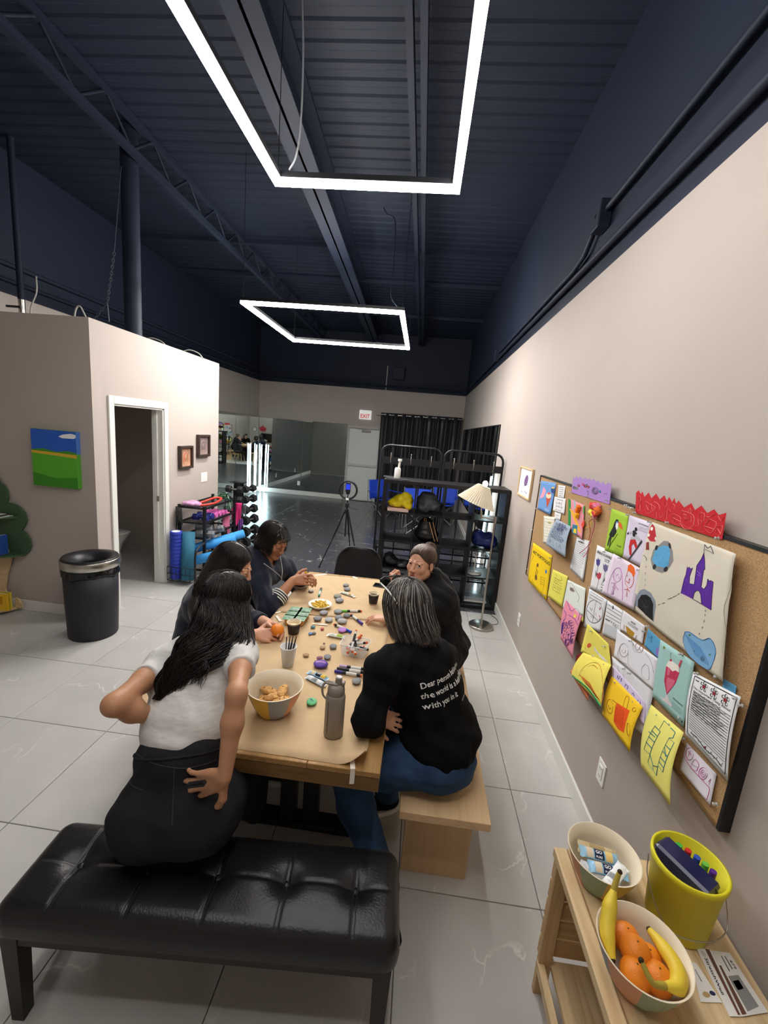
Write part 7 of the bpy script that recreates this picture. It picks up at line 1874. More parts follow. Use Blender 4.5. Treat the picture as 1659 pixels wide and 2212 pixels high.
m = MB(); R1, R2, R3, R4 = tubring(0.84, TT + 0.001), tubring(1.0, TT + 0.062), tubring(0.985, TT + 0.062), tubring(0.825, TT + 0.003); n = 12
m.add(R1 + R2 + R3 + R4, [(i, (i + 1) % n, n + (i + 1) % n, n + i) for i in range(n)] + [(n + i, n + (i + 1) % n, 2 * n + (i + 1) % n, 2 * n + i) for i in range(n)] + [(2 * n + i, 2 * n + (i + 1) % n, 3 * n + (i + 1) % n, 3 * n + i) for i in range(n)] + [tuple(range(n))[::-1], tuple(range(3 * n, 4 * n))], True); m.build('wall', M_CLEAR, tub)
m = MB(); m.tube(tubring(1.01, TT + 0.062), 0.002, n=6, closed=True); m.build('rim', mat('tub_rim', 'dfe2e0', rough=0.3), tub)
rd = random.Random(4); names = ('white marker standing out of the tub', 'orange-capped white marker across the tub', 'black marker pointing out of the tub', 'white marker beside the tub wall', 'orange-capped marker at the tub corner', 'white marker deep in the tub', 'black marker under the others in the tub', 'pale marker lowest in the tub', 'white marker near the tub rim')
for k, nm in enumerate(names):
 a = rd.uniform(0, 6.3); up = (0.75, 0.35, 0.45, 0.25, 0.4, 0.1, 0.08, 0.0, 0.3)[k]; d = Vector((math.cos(a), math.sin(a), up)).normalized() * 0.115
 p = Vector((c.x, c.y, TT + 0.014 + 0.006 * (8 - k))) + Vector((rd.uniform(-.015, .015), rd.uniform(-.012, .012), 0)) - d * 0.42
 p.z = max(p.z, TT + 0.012); e = p + d
 wh = k % 3 != 2
 marker(nm, e if k % 2 else p, p if k % 2 else e, 'e6e4e0' if wh else '202124', 'e2622c' if k in (1, 4, 6) else 'dcdad6' if wh else '2a2a2e', 'e2622c', 0.0065, 'markers in the clear tub')
# wrapped bars
def bar(label, p, q, wd, z, col, panel=None, txt=None, tcol='f2f2f0', th=0.012, group=None, up=(0, 0, 1), pcol2=None):
 p, q = Vector(p), Vector(q); d = U(q - p); n_ = U(Vector(up) - d * d.dot(Vector(up))); s_ = n_.cross(d); L = (q - p).length
 g = thing('snack_bar', label, 'snack bar', tuple((p + q) / 2), group)
 def fn(u, v, side=1):
  e = min(u, 1 - u); f = 1.0 if e > 0.14 else max(0.02, (e - 0.06) / 0.08) if e > 0.06 else 0.02
  zig = 0.0015 * math.sin(v * 40) if u in (0, 1) else 0
  return p + d * (u * L + zig) + s_ * (v - 0.5) * wd * (1.0 if e < 0.08 else 0.94) + n_ * (side * th * f * (math.sin(PI * min(max(v, 0.02), 0.98)) ** 0.6))
 m = MB(); m.grid(lambda u, v: fn(u, v, 1), 24, 8); m.grid(lambda u, v: fn(1 - u, v, -0.35), 24, 8); m.build('wrapper', mat('wrapper_' + col, col, rough=0.3, spec=0.6, bump=(70, 0.3)), g)
 def top(u, v): return fn(u, v, 1) + n_ * 0.0008
 for (a, b, cc) in (panel or ()):
  m = MB(); m.grid(lambda u, v: top(a + (b - a) * u, 0.06 + 0.88 * v), 8, 8); m.build('printed_panel', flat(cc, 0.35), g)
 for (t_, u0, v0, du, hv) in (txt or ()):
  m = MB(); letters(m, t_, (u0, v0, 0), (1, 0, 0), (0, 1, 0), size=hv, width=du, bold=0.02, fn=lambda p_: top(p_.x, p_.y) + n_ * 0.0008); m.build('lettering', flat(tcol, 0.35), g)
 return g
zb = TT + 0.006
bar('white wrapped snack bar by the far pebbles', tp(975, 245, zb), tp(1110, 290, zb), 0.026, 0, 'e4e2d8', ((0.3, 0.5, 'cfe0c8'), (0.6, 0.75, 'c8a86a')))
bar('white and green wrapped snack bar by the marker tub', tp(860, 625, zb), tp(1020, 655, zb), 0.03, 0, 'e6e6dc', ((0.55, 0.85, '9fc24a'), (0.2, 0.4, 'd0d8c8')))
bar('blue snack bar with a dark GO panel on the table', tp(690, 958, zb), tp(865, 1030, zb), 0.032, 0, '9cc3dc', ((0.42, 0.66, '23262c'), (0.68, 0.88, 'e0bb4a'), (0.18, 0.36, 'd9c8ac')), (('GO', 0.46, 0.35, 0.16, 0.4),))
bar('silver-blue snack bar lying wrong side up', tp(675, 1000, zb), tp(840, 1085, zb), 0.032, 0, 'c3d3dc', ((0.2, 0.8, 'e9ecee'), (0.35, 0.6, '9aa4ac')))
# plate of fries
c = tp(792, 385); pl = thing('paper_plate', 'white round bowl plate of yellow snack sticks', 'plate', (c.x, c.y, TT))
wr = (tp(895, 372, TT + 0.02) - tp(682, 372, TT + 0.02)).length / 2
m = MB(); m.lathe([(0, 0.001), (wr * 0.55, 0.001), (wr * 0.62, 0.004), (wr * 0.97, 0.026), (wr, 0.027), (wr, 0.029), (wr * 0.95, 0.029), (wr * 0.6, 0.0075), (wr * 0.5, 0.004), (0, 0.004)], (c.x, c.y, TT), n=40); m.build('dish', mat('white_paper_plate', 'eeece6', rough=0.5), pl)
rd = random.Random(8); M_FRY = mat('yellow_snack', 'dfb83c', rough=0.6, noise_=(50, 0.12)); f0 = None
for k in range(44):
 r = wr * 0.55 * math.sqrt(rd.random()); a = rd.uniform(0, 6.3); an = rd.uniform(0, 3.14); L = rd.uniform(0.035, 0.058)
 lvl = k // 15; p = (c.x + r * math.cos(a), c.y + r * math.sin(a), TT + 0.0085 + 0.0065 * lvl + 0.008 * (r / wr) + 0.002 * rd.random())
 if f0 is None:
  m = MB(); m.box((0, 0, 0), (0.05, 0.0068, 0.0068), bev=0.0015); f0 = m.build('snack_stick', M_FRY); f0.location = p
  tag(f0, 'yellow fried snack stick piled on the white plate', 'snack', 'snack sticks on the plate')
 else:
  dup(f0, p, rot=(rd.uniform(-.3, .3), rd.uniform(-.25, .25), an), scale=(L / 0.05, 1, 1))
# snack cups with green foil lids
M_FOIL = mat('green_foil', '3f7d4e', rough=0.35, spec=0.6, bump=(120, 0.25)); M_CUPP = mat('fruit_cup', 'd9a25a', rough=0.25)
for lb, x, y in (('table-edge corner by the striped sleeve', 577, 398), ('corner touching the white plate', 660, 405), ('middle of the table-edge row', 548, 433), ('middle of the stone-side row', 638, 441), ('table-edge corner by the coffee cup', 520, 470), ('stone-side corner by the coffee cup', 612, 478)):
 lb = 'green-lidded snack cup of the pack, ' + lb
 c = tp(x, y, TT + 0.042); g = thing('snack_cup', lb, 'snack cup', (c.x, c.y, TT), 'six-pack of snack cups')
 m = MB(); m.lathe([(0, 0), (0.022, 0), (0.0245, 0.003), (0.030, 0.038), (0.0335, 0.0385), (0.0335, 0.0405), (0, 0.0405)], (c.x, c.y, TT), n=24); m.build('cup', M_CUPP, g)
 m = MB(); m.box((c.x, c.y, TT + 0.0415), (0.071, 0.068, 0.0012)); ld = m.build('foil_lid', M_FOIL, g)
 m = MB(); m.tube(spline([(c.x - 0.024 + 0.004 * i, c.y - 0.004 + 0.006 * math.sin(i * 2.2), TT + 0.0424) for i in range(13)], 3), 0.0022, n=4, flatten=0.3); m.build('print_squiggle', flat('e8efe6'), ld)
# coffee cups
def coffee(label, x, y, r, h, drink='c9ab7c'):
 c = tp(x, y); g = thing('coffee_cup', label, 'cup', (c.x, c.y, TT)); o = (c.x, c.y, TT)
 m = MB(); m.lathe([(0, 0.002), (r * 0.72, 0.0), (r * 0.74, 0.004), (r * 0.97, h - 0.004), (r * 0.93, h - 0.004), (r * 0.70, 0.006), (0, 0.006)], o, n=32); m.build('cup', mat('cup_cream', 'd8c8a4', rough=0.6), g)
 m = MB(); m.lathe([(r * 0.765, h * 0.11), (r * 0.955, h * 0.86)], (c.x, c.y, TT), n=32, cap=False); b = m.build('sleeve', mat('cup_dark', '2a211c', rough=0.5), g); b.modifiers.new('thickness', 'SOLIDIFY').thickness = 0.001; b.modifiers['thickness'].offset = 1
 m = MB(); m.tube([Vector((c.x + r * math.cos(a), c.y + r * math.sin(a), TT + h - 0.003)) for a in [j * PI / 14 for j in range(28)]], 0.0022, n=6, closed=True); m.build('rim', mat('cup_rim', 'e9dfc6', rough=0.6), g)
 m = MB(); m.lathe([(r * 0.90, h * 0.78), (0, h * 0.78)], o, n=28, cap=False); m.build('drink', mat('drink_' + drink, drink, rough=0.2), g)
coffee('dark paper coffee cup with milky drink by the snack cups', 555, 625, 0.037, 0.078)
coffee('dark paper coffee cup standing near the phone', 1268, 350, 0.036, 0.078, '3a2a20')
# cup of stirrers
c = tp(505, 900); g = thing('plastic_cup', 'frosted plastic cup holding black stirrers', 'cup', (c.x, c.y, TT)); M_FROST = mat('frosted_plastic', 'dfe2e4', rough=0.35, alpha=0.62)
m = MB(); m.lathe([(0, 0), (0.026, 0), (0.038, 0.098), (0.0385, 0.1), (0.0365, 0.1), (0.0245, 0.003), (0, 0.003)], (c.x, c.y, TT), n=32); m.build('wall', M_FROST, g)
m = MB(); m.tube([Vector((c.x + 0.038 * math.cos(a), c.y + 0.038 * math.sin(a), TT + 0.1)) for a in [j * PI / 14 for j in range(28)]], 0.002, n=6, closed=True); m.build('rim', mat('cup_lip', 'e4e6e8', rough=0.3), g)
rd = random.Random(6); s0 = None
for k in range(8):
 b = Vector((c.x + 0.010 * (k % 3 - 1), c.y + 0.008 * (k // 3 - 1), TT + 0.005)); e = b + Vector((0.012 + 0.0045 * k - 0.012, 0.006 * (k % 2), 0.145 - 0.004 * (k % 3))); m = MB(); m.tube([b, b.lerp(e, 0.5), e], 0.0028, n=6, flatten=0.5)
 tag(m.build('stirrer', mat('stirrer_black', '111113', rough=0.4)), 'black plastic stirrer standing in the frosted cup', 'stirrer', 'stirrers in the cup')
# ---------------------------------------------------------------- striped bowls
BOWLC = [('bowl_sage', '93a58c'), ('bowl_yellow', 'e2b94a'), ('bowl_grey', '9aa0a4'), ('bowl_peach', 'd99a78')]
def bowl(label, c, r, h, rot=0.0):
 g = thing('striped_bowl', label, 'bowl', tuple(c), 'colour-striped bowls'); o = Vector(c)
 prof = [(r * 0.50, 0.0), (r * 0.56, 0.003), (r * 0.72, h * 0.28), (r * 0.88, h * 0.65), (r, h)]
 n = 48
 for k in range(8):
  m = MB(); vs_ = []
  for (q, z) in prof:
   for i in range(7):
    a = rot + 2 * PI * (k * 6 + i) / n; vs_.append(o + Vector((q * math.cos(a), q * math.sin(a), z)))
  m.add(vs_, [(j * 7 + i, j * 7 + i + 1, j * 7 + 8 + i, j * 7 + 7 + i) for j in range(4) for i in range(6)], True)
  b = BOWLC[k % 4]; m.build('colour_panel', mat(*b, rough=0.5), g)
 m = MB(); m.lathe([(r, h), (r - 0.0035, h + 0.0005), (r * 0.85, h * 0.65), (r * 0.69, h * 0.29), (r * 0.5, 0.006), (0, 0.006)], o, n=n, cap=False); m.lathe([(r * 0.5, 0.0), (0, 0.0)], o, n=n, cap=False); m.build('inside', mat('bowl_cream', 'dfd2b8', rough=0.5), g)
 return g
bcn = Vector((-0.487, 1.49, TT)); bowl('colour-striped bowl of cookies on the kraft paper', bcn, 0.112, 0.115, 0.1)
M_COOK = mat('cookie', 'c99a5e', rough=0.8, noise_=(45, 0.25), bump=(70, 0.5)); M_CHIP = mat('chocolate', '3f261a', rough=0.5)
rd = random.Random(12)
for k, (x, y, z, an, nm) in enumerate(((-0.03, 0.02, 0.03, 0.4, 'oblong cookie at the back of the heap'), (0.03, 0.03, 0.03, -0.5, 'oblong cookie leaning to the peach panel'), (-0.045, -0.02, 0.03, 1.2, 'cookie with visible chips at the bowl wall'), (0.0, -0.035, 0.03, 0.1, 'flat ridged cookie at the front of the heap'), (0.045, -0.015, 0.032, 0.9, 'pale cookie at the grey panel'), (0.0, 0.0, 0.048, 0.5, 'top cookie lying across the heap'), (0.02, 0.035, 0.055, 1.6, 'upright cookie at the top of the heap'), (-0.035, 0.03, 0.05, -0.2, 'long cookie across the back'), (0.03, -0.03, 0.05, 0.7, 'long cookie sloping to the front'))):
 S = SDF(); p = bcn + Vector((x, y, z + 0.012)); d = Vector((math.cos(an), math.sin(an), 0.15)); S.ell(p, (0.042, 0.019, 0.013), (d, Vector((-d.y, d.x, 0)), (0, 0, 1)), 0.01)
 V, Q = S.mesh(0.004, 1); V = V + vnormals(V, Q) * folds(V, 0.003, 170, k)[:, None]; g = thing('cookie', nm + ' in the striped bowl', 'cookie', tuple(p), 'cookies in the striped bowl'); npmesh('crumb', V, Q, M_COOK, g)
 for j in range(3):
  m = MB(); m.ball(p + d * rd.uniform(-.022, .022) + Vector((0, 0, 0.0125)), (0.003, 0.0025, 0.0016), n=8); m.build('chocolate_chip', M_CHIP, g)
# ---------------------------------------------------------------- drinking bottle, phone
c = Vector((-0.226, 1.405, TT)); g = thing('water_bottle', 'matte taupe steel bottle with a carry loop', 'bottle', tuple(c)); M_TAUPE = mat('taupe_coat', '8b8278', rough=0.45, spec=0.5)
m = MB(); m.lathe([(0, 0), (0.034, 0), (0.037, 0.004), (0.037, 0.158), (0.034, 0.168), (0.031, 0.172), (0, 0.172)], c, n=36); m.build('body', M_TAUPE, g)
m = MB(); m.lathe([(0.031, 0.172), (0.0325, 0.174), (0.0325, 0.186), (0.030, 0.200), (0.022, 0.208), (0, 0.209)], c, n=36); lid = m.build('lid', M_TAUPE, g)
m = MB(); m.cyl(c + Vector((0.006, 0, 0.206)), c + Vector((0.008, 0, 0.236)), 0.0125, n=18); m.m = 1; m.cyl(c + Vector((0.008, 0, 0.236)), c + Vector((0.0085, 0, 0.2395)), 0.0095, n=16); m.build('spout_cap', [M_TAUPE, mat('spout_top', 'c9c9c9', rough=0.3)], lid)
m = MB(); m.tube(spline([c + Vector((-0.012, -0.004, 0.212)), c + Vector((-0.034, -0.006, 0.216)), c + Vector((-0.050, -0.008, 0.196)), c + Vector((-0.048, -0.008, 0.165)), c + Vector((-0.036, -0.008, 0.148))], 6), 0.0055, n=8, flatten=0.6); m.tube([c + Vector((0.005, -0.012, 0.212)), c + Vector((-0.036, -0.012, 0.214))], 0.004, n=6); m.build('carry_loop', M_TAUPE, lid)
m = MB(); m.box(c + Vector((0.025, 0.0, 0.215)), (0.014, 0.02, 0.014), bev=0.003); m.build('latch', M_TAUPE, lid)
m = MB(); m.tube([c + Vector((0.0375 * math.cos(a), 0.0375 * math.sin(a), z)) for a, z in ((-2.15, 0.02), (-2.15, 0.15))], 0.0012, n=5); m.build('level_slot', mat('slot_dark', '4a443e', rough=0.5), g)
a_, b_ = tp(1318, 180, TT + 0.005), tp(1400, 200, TT + 0.005); g = thing('phone', 'black phone lying on the paper by the raised fist', 'phone', tuple(a_.lerp(b_, 0.5)))
m = MB(); m.box(a_.lerp(b_, 0.5), (0.145, 0.07, 0.008), rot=Rz(-0.15), bev=0.003); m.build('case', M_BLACK, g)
m = MB(); m.box(a_.lerp(b_, 0.5) + Vector((0, 0, 0.0045)), (0.138, 0.064, 0.001), rot=Rz(-0.15)); m.build('screen', mat('screen_off', '08090b', rough=0.1), g)
# things held in hands
def orange(label, c, r, group=None):
 g = thing('orange', label, 'orange', tuple(c), group); m = MB(); m.ball(c, (r, r, r * 0.93), n=24); m.build('peel', mat('orange_peel', 'e8861f', rough=0.4, noise_=(30, 0.06), bump=(260, 0.25)), g)
 m = MB(); m.ball(Vector(c) + Vector((0, 0, r * 0.92)), (r * 0.07, r * 0.07, r * 0.04), n=8); m.build('stem_scar', flat('5a4a26'), g); return g
orange('half peeled orange held by the black-haired woman', Vector((-0.672, 2.055, 0.815)), 0.036)
m = MB(); c = ony(661, 1237, 2.71); m.ball(c, (0.012, 0.010, 0.009), n=10); tag(m.build('painted_pebble', flat('e2c22c')), 'small yellow pebble held by the navy cardigan woman', 'stone')
# ================================================================ things on the pine shelf
bw1, bw2 = Vector((0.683, 1.152, SZ)), Vector((0.678, 0.905, SZ))
bowl('striped bowl of blue snack bars on the pine shelf', bw1, 0.104, 0.11, 0.5); bowl('striped bowl of bananas and oranges on the pine shelf', bw2, 0.108, 0.11, 1.1)
GO = (('GO', 0.40, 0.45, 0.17, 0.42), ('PURE', 0.40, 0.12, 0.17, 0.22))
for k, (lb, x, y, z, an, ti, col) in enumerate((('blue GO PURE snack bar on the far side of the bowl', 0.0, 0.022, 0.072, -0.15, 0.1, '8fbfdc'), ('blue GO PURE snack bar in the middle of the bowl', 0.012, -0.018, 0.066, -0.12, 0.1, '86b8d8'), ('white back of a snack bar with small print', 0.026, -0.036, 0.07, 0.75, 0.15, 'dfe3e6'), ('gold-edged snack bar at the bowl wall', 0.0, 0.038, 0.07, -0.2, 0.2, 'cbb68c'), ('silver snack bar standing under the others', -0.01, -0.022, 0.054, -0.3, 0.2, 'c9ced4'), ('dark blue snack bar lowest in the bowl', 0.0, -0.01, 0.042, 0.3, 0.1, '3a5a8c'))):
 d = Vector((math.cos(an), math.sin(an), 0.0)) * 0.056; c = bw1 + Vector((x, y, z)); pn = ((0.37, 0.62, '1f2a4a'), (0.66, 0.84, 'e0c27a'), (0.16, 0.34, 'd9c9b0')) if k < 2 else ((0.15, 0.85, 'eceef0'), (0.25, 0.45, '9aa0a8')) if k == 2 else ((0.3, 0.7, 'a8936a'),) if k == 3 else None
 bar(lb, c - d, c + d, 0.036, 0, col, pn, GO if k < 2 else None, th=0.009, group='snack bars in the striped bowl', up=(-0.1, -ti * 2, 1))
for k, (lb, x, y, z, r) in enumerate((('orange at the far end of the fruit bowl', -0.012, 0.048, 0.064, 0.036), ('large orange on top in the fruit bowl', -0.012, 0.005, 0.084, 0.036), ('orange beside the lying banana', 0.028, 0.012, 0.058, 0.033), ('orange under the curved banana stem', -0.030, -0.036, 0.072, 0.035), ('round orange at the near end of the fruit bowl', 0.020, -0.040, 0.076, 0.035), ('orange at the bottom of the fruit bowl', -0.002, -0.02, 0.04, 0.033))):
 orange(lb, bw2 + Vector((x, y, z)), r, 'oranges in the fruit bowl')
def banana(label, pts, r, stem):
 P = spline(pts, 8); n = len(P); g = thing('banana', label, 'banana', tuple(P[n // 2]), 'bananas in the fruit bowl')
 R_ = [r * min(1, 0.42 + 2.2 * min(i, n - 1 - i) / n) for i in range(n)]
 m = MB(); m.tube(P, R_, n=7); m.build('peel', mat('banana_peel', 'e2c53a', rough=0.5, noise_=(12, 0.10)), g)
 q = [Vector(x) for x in stem]; m = MB(); m.tube(spline([P[-1]] + q, 5), [r * 0.42] * 6 if len(q) == 1 else [r * 0.42 - r * 0.12 * i / (5 * len(q)) for i in range(5 * len(q) + 1)], n=7); m.build('stem', mat('banana_stem', 'a9963a', rough=0.6), g)
 for e_, k_ in ((q[-1], 0.36), (P[0], 0.40)): m = MB(); m.ball(e_, r * k_, n=8); m.build('dark_tip', flat('3a2c1c'), g)
b = bw2
banana('banana standing upright against the bowl rim', [b + Vector((-0.080, -0.022, 0.085)), b + Vector((-0.078, 0.02, 0.105)), b + Vector((-0.062, 0.058, 0.135)), b + Vector((-0.045, 0.085, 0.165))], 0.019, [b + Vector((-0.035, 0.098, 0.188)), b + Vector((-0.028, 0.104, 0.205))])
banana('banana lying along the bowl wall', [b + Vector((0.048, 0.058, 0.090)), b + Vector((0.064, 0.015, 0.092)), b + Vector((0.068, -0.03, 0.096)), b + Vector((0.047, -0.066, 0.102)), b + Vector((0.012, -0.076, 0.110))], 0.0195, [b + Vector((-0.02, -0.078, 0.118)), b + Vector((-0.036, -0.052, 0.138))])
# yellow bucket
bk = Vector((0.872, 1.075, SZ)); g = thing('bucket', 'yellow plastic bucket of art supplies', 'bucket', tuple(bk)); M_YB = mat('yellow_plastic', 'd8cf24', rough=0.4)
m = MB(); m.lathe([(0, 0), (0.074, 0), (0.077, 0.004), (0.089, 0.182), (0.093, 0.183), (0.093, 0.188), (0.095, 0.19), (0.095, 0.204), (0.091, 0.206), (0.087, 0.204), (0.075, 0.006), (0, 0.006)], bk, n=44); m.build('pail', M_YB, g)
m = MB(); m.tube(spline([bk + Vector((-0.093, 0.03, 0.178)), bk + Vector((-0.098, 0.0, 0.12)), bk + Vector((-0.072, -0.07, 0.055)), bk + Vector((0.0, -0.098, 0.06)), bk + Vector((0.075, -0.075, 0.075)), bk + Vector((0.100, -0.02, 0.13)), bk + Vector((0.096, 0.0, 0.18))], 7), 0.0016, n=6); m.build('wire_handle', M_STEEL, g)
g = thing('pencil_case', 'translucent navy plastic lid stuck in the yellow bucket', 'box', tuple(bk + Vector((-0.015, 0, 0.12)))); RL = Rz(-0.95) @ Ry(0.15) @ Rx(-0.15)
m = MB(); m.box(bk + Vector((-0.016, -0.008, 0.182)), (0.145, 0.078, 0.05), rot=RL, bev=0.007); m.build('shell', mat('navy_plastic', '20234f', rough=0.25, spec=0.5), g)
for k, (nm, x, y, col) in enumerate((('green-capped marker in the yellow bucket by its far rim', 0.006, 0.058, '46b04a'), ('red-capped marker in the yellow bucket', 0.024, 0.044, 'cc3430'), ('blue-capped marker in the yellow bucket', 0.038, 0.026, '3a57b4'), ('lime-capped marker in the yellow bucket', 0.050, 0.008, '6cc24a'), ('purple-capped marker in the yellow bucket', 0.058, -0.012, '5a348c'))):
 p = bk + Vector((x, y, 0.195)); marker(nm, p, p + Vector((0.0, 0.006, -0.13)), 'd8d8d4', col, col, 0.008, 'markers in the yellow bucket')
lump('glue_bottle', 'small black bottle end at the bucket rim', 'bottle', [((bk.x + 0.03, bk.y - 0.06, SZ + 0.165), (0.014, 0.014, 0.03))], M_BLACK, 0.0, 1, 1, 0.004)
# brochures
ZE = (1220, 1740, 3.779); zc = SZ + 0.0012
def ep(x, y, z=zc): return onz(ZE[0] + x / ZE[2], ZE[1] + y / ZE[2], z)
def card(label, quad, z, col='e6e4e0'):
 q = [ep(x, y, z) for x, y in quad]; o = sum(q, Vector()) / 4; g = thing('brochure', label, 'brochure', tuple(o), 'brochures on the pine shelf')
 m = MB(); m.prism(q, (0, 0, 0.0008)); m.build('card', mat('card_' + col, col, rough=0.4), g)
 def at(u, v): p = q[0].lerp(q[1], u).lerp(q[3].lerp(q[2], u), v); return Vector((p.x, p.y, z + 0.0014))
 def area(c_, *uv): mm = MB(); mm.prism([at(*p) - Vector((0, 0, 0.0004)) for p in uv], (0, 0, 0.0004)); mm.build('printed_area', flat(c_, 0.4), g)
 def txt(c_, s_, u, v, du, hv): mm = MB(); letters(mm, s_, (v, u, 0), (1, 0, 0), (0, 1, 0), size=hv, width=du, bold=0.02, fn=lambda p: at(p.y, p.x)); mm.build('lettering', flat(c_, 0.4), g)
 return area, txt
area, txt = card('smaller brochure with a dark round mark', ((1030, 1275), (1075, 1290), (1285, 1612), (1110, 1605)), zc); area('2a3050', *[(0.78 + 0.16 * math.cos(a), 0.78 + 0.06 * math.sin(a)) for a in [i * PI / 8 for i in range(16)]]); area('b59a6a', *[(0.4 + 0.2 * math.cos(a), 0.82 + 0.07 * math.sin(a)) for a in [i * PI / 8 for i in range(16)]]); area('8a8a90', (0.2, 0.2), (0.3, 0.2), (0.5, 0.5), (0.4, 0.5))
area, txt = card('StretchWell brochure with brown stripes', ((1070, 1160), (1205, 1185), (1440, 1725), (1345, 1722)), zc + 0.001); area('6a4a3c', (0.55, 0.0), (0.80, 0.0), (0.98, 0.98), (0.78, 0.98)); txt('2a2c3a', 'StretchWell', 0.22, 0.16, 0.55, 0.26); area('c9c6c0', *[(0.3 + 0.14 * math.cos(a), 0.09 + 0.05 * math.sin(a)) for a in [i * PI / 6 for i in range(12)]])
area, txt = card('brochure page with a price and a grey photo', ((1205, 1185), (1345, 1205), (1659, 1690), (1442, 1725)), zc + 0.0022); txt('2a2c3a', '$79', 0.72, 0.14, 0.16, 0.16); area('8d8d8d', (0.2, 0.42), (0.72, 0.40), (0.8, 0.9), (0.3, 0.95)); area('6a4a3c', (0.0, 0.25), (0.1, 0.25), (0.22, 0.98), (0.05, 0.98)); area('b4b4b4', (0.3, 0.5), (0.6, 0.48), (0.62, 0.62), (0.33, 0.64)); area('55555a', (0.35, 0.08), (0.40, 0.08), (0.42, 0.34), (0.37, 0.34)); area('55555a', (0.55, 0.08), (0.60, 0.08), (0.62, 0.3), (0.57, 0.3))
# ---------------------------------------------------------------- clothing materials
M_BLACKCOT = mat('black_cotton', '0e0e10', rough=0.9, spec=0.15, bump=(300, 0.1))
M_CHARCOT = mat('charcoal_fleece', '151517', rough=0.9, spec=0.2, sheen=0.05, bump=(260, 0.1))
M_WHITECOT = mat('heather_white_cotton', 'cfcdca', rough=0.85, spec=0.2, noise_=(30, 0.10, (1, 1, 5)), bump=(300, 0.08))
M_NAVYCOT = mat('navy_knit', '161b2b', rough=0.85, spec=0.25, sheen=0.2, bump=(280, 0.1))
M_DENIM = mat('blue_denim', '2b4463', rough=0.8, spec=0.25, noise_=(9, 0.25), bump=(400, 0.12))
M_BLKDENIM = mat('black_denim', '202023', rough=0.85, spec=0.2, noise_=(12, 0.2), bump=(400, 0.12))
M_WHITETH = mat('white_thread', 'e4e0d6', rough=0.7)


def legs(S, hips, knees, ankles, e=0.0, rt=0.088, rk=0.058, ra=0.042, k=0.035):
 for h, kn, an in zip(hips, knees, ankles):
  S.cone(h, Vector(h).lerp(Vector(kn), 0.5), rt + e, (rt + rk) / 2 + 0.006 + e, k); S.cone(Vector(h).lerp(Vector(kn), 0.5), kn, (rt + rk) / 2 + 0.006 + e, rk + e, k)
  S.cone(kn, Vector(kn).lerp(Vector(an), 0.35), rk + e, rk * 0.98 + e, k); S.cone(Vector(kn).lerp(Vector(an), 0.35), an, rk * 0.98 + e, ra + e, k)


def shoe(parent, ankle, d, mt, sole):
 d = U((d[0], d[1], 0)); s_ = Vector((-d.y, d.x, 0)); a = Vector((ankle[0], ankle[1], 0))
 S = SDF(); S.cone(a + Vector((0, 0, 0.05)) - d * 0.03, a + d * 0.14 + Vector((0, 0, 0.042)), 0.037, 0.03, 0.02); S.cone(a + Vector((0, 0, 0.06)), a + Vector((0, 0, 0.10)), 0.042, 0.044, 0.02)
 S.ell(a + d * 0.06 + Vector((0, 0, -0.05)), (0.3, 0.3, 0.062), None, 0.004, sub=True)
 V, Q = S.mesh(0.006, 3); o = npmesh('shoe', V, Q, mt, parent)
 m = MB(); out = []
 for i in range(20):
  t = 2 * PI * i / 20; c = math.cos(t); x = 0.053 + 0.128 * c; y = 0.041 * math.sin(t) * (1 - 0.12 * c)
  out.append(a + d * x + s_ * y + Vector((0, 0, 0.001)))
 m.prism(out, (0, 0, 0.024), smooth=True); m.build('sole', sole, o)
 return o


# ================================================================ woman in the white shirt (on the tufted bench)
p1 = thing('person', 'woman with long black hair in a white shirt and black jeans on the tufted bench', 'person', (-0.70, 1.12, 0.46))
pel = Vector((-0.69, 1.155, 0.60)); neck = ony(456, 1396, 1.47); mid = ony(402, 1535, 1.29)
shL, shR = ony(352, 1436, 1.385), ony(524, 1412, 1.425)
elL = reach(shL, 246, 1522, 0.265, True); wrL = reach(elL, 352, 1556, 0.235, False)
elR = reach(shR, 511, 1500, 0.265, True); wrR = ony(485, 1680, 1.085)
H1 = Head(ony(490, 1302, 1.58), (0.60, 0.76, -0.25), (0.10, -0.05, 1), 1.04)
S = SDF()
H1.add(S, neck)
A1, A2 = torso(S, pel, mid, neck, shL, shR, hip=0.165, bust=0.06, k=0.05, e=-0.014)
limb(S, shL, elL, wrL, (0.037, 0.032, 0.022)); limb(S, shR, elR, wrR, (0.036, 0.030, 0.021))
hf = U(Vector((-0.86, 0.10, -0.50))); hn = U(Vector((0.05, -1.0, 0.12)))
hand(S, wrR, hf, hn, 'R', spread=0.15, per=((0.15, 0.2, 0.15), (0.1, 0.15, 0.1), (0.12, 0.2, 0.1), (0.2, 0.3, 0.2)), thumb=((0.8, 0.45, 0.1), (0.55, 0.8, -0.1), (0.3, 0.9, -0.2)), size=1.07)
hand(S, wrL, (0.7, 0.6, 0.25), (-0.2, 0.3, 0.9), 'L', curl=(0.5, 0.5, 0.4))
hipL, hipR = pel - A1[0] * 0.10, pel + A1[0] * 0.10
knL, knR = Vector((-0.93, 1.57, 0.54)), Vector((-0.62, 1.60, 0.54)); anL, anR = Vector((-0.92, 1.60, 0.09)), Vector((-0.62, 1.66, 0.09))
legs(S, (hipL, hipR), (knL, knR), (anL, anR))
make_body(S, p1, 'b58464', 0.004, H1)
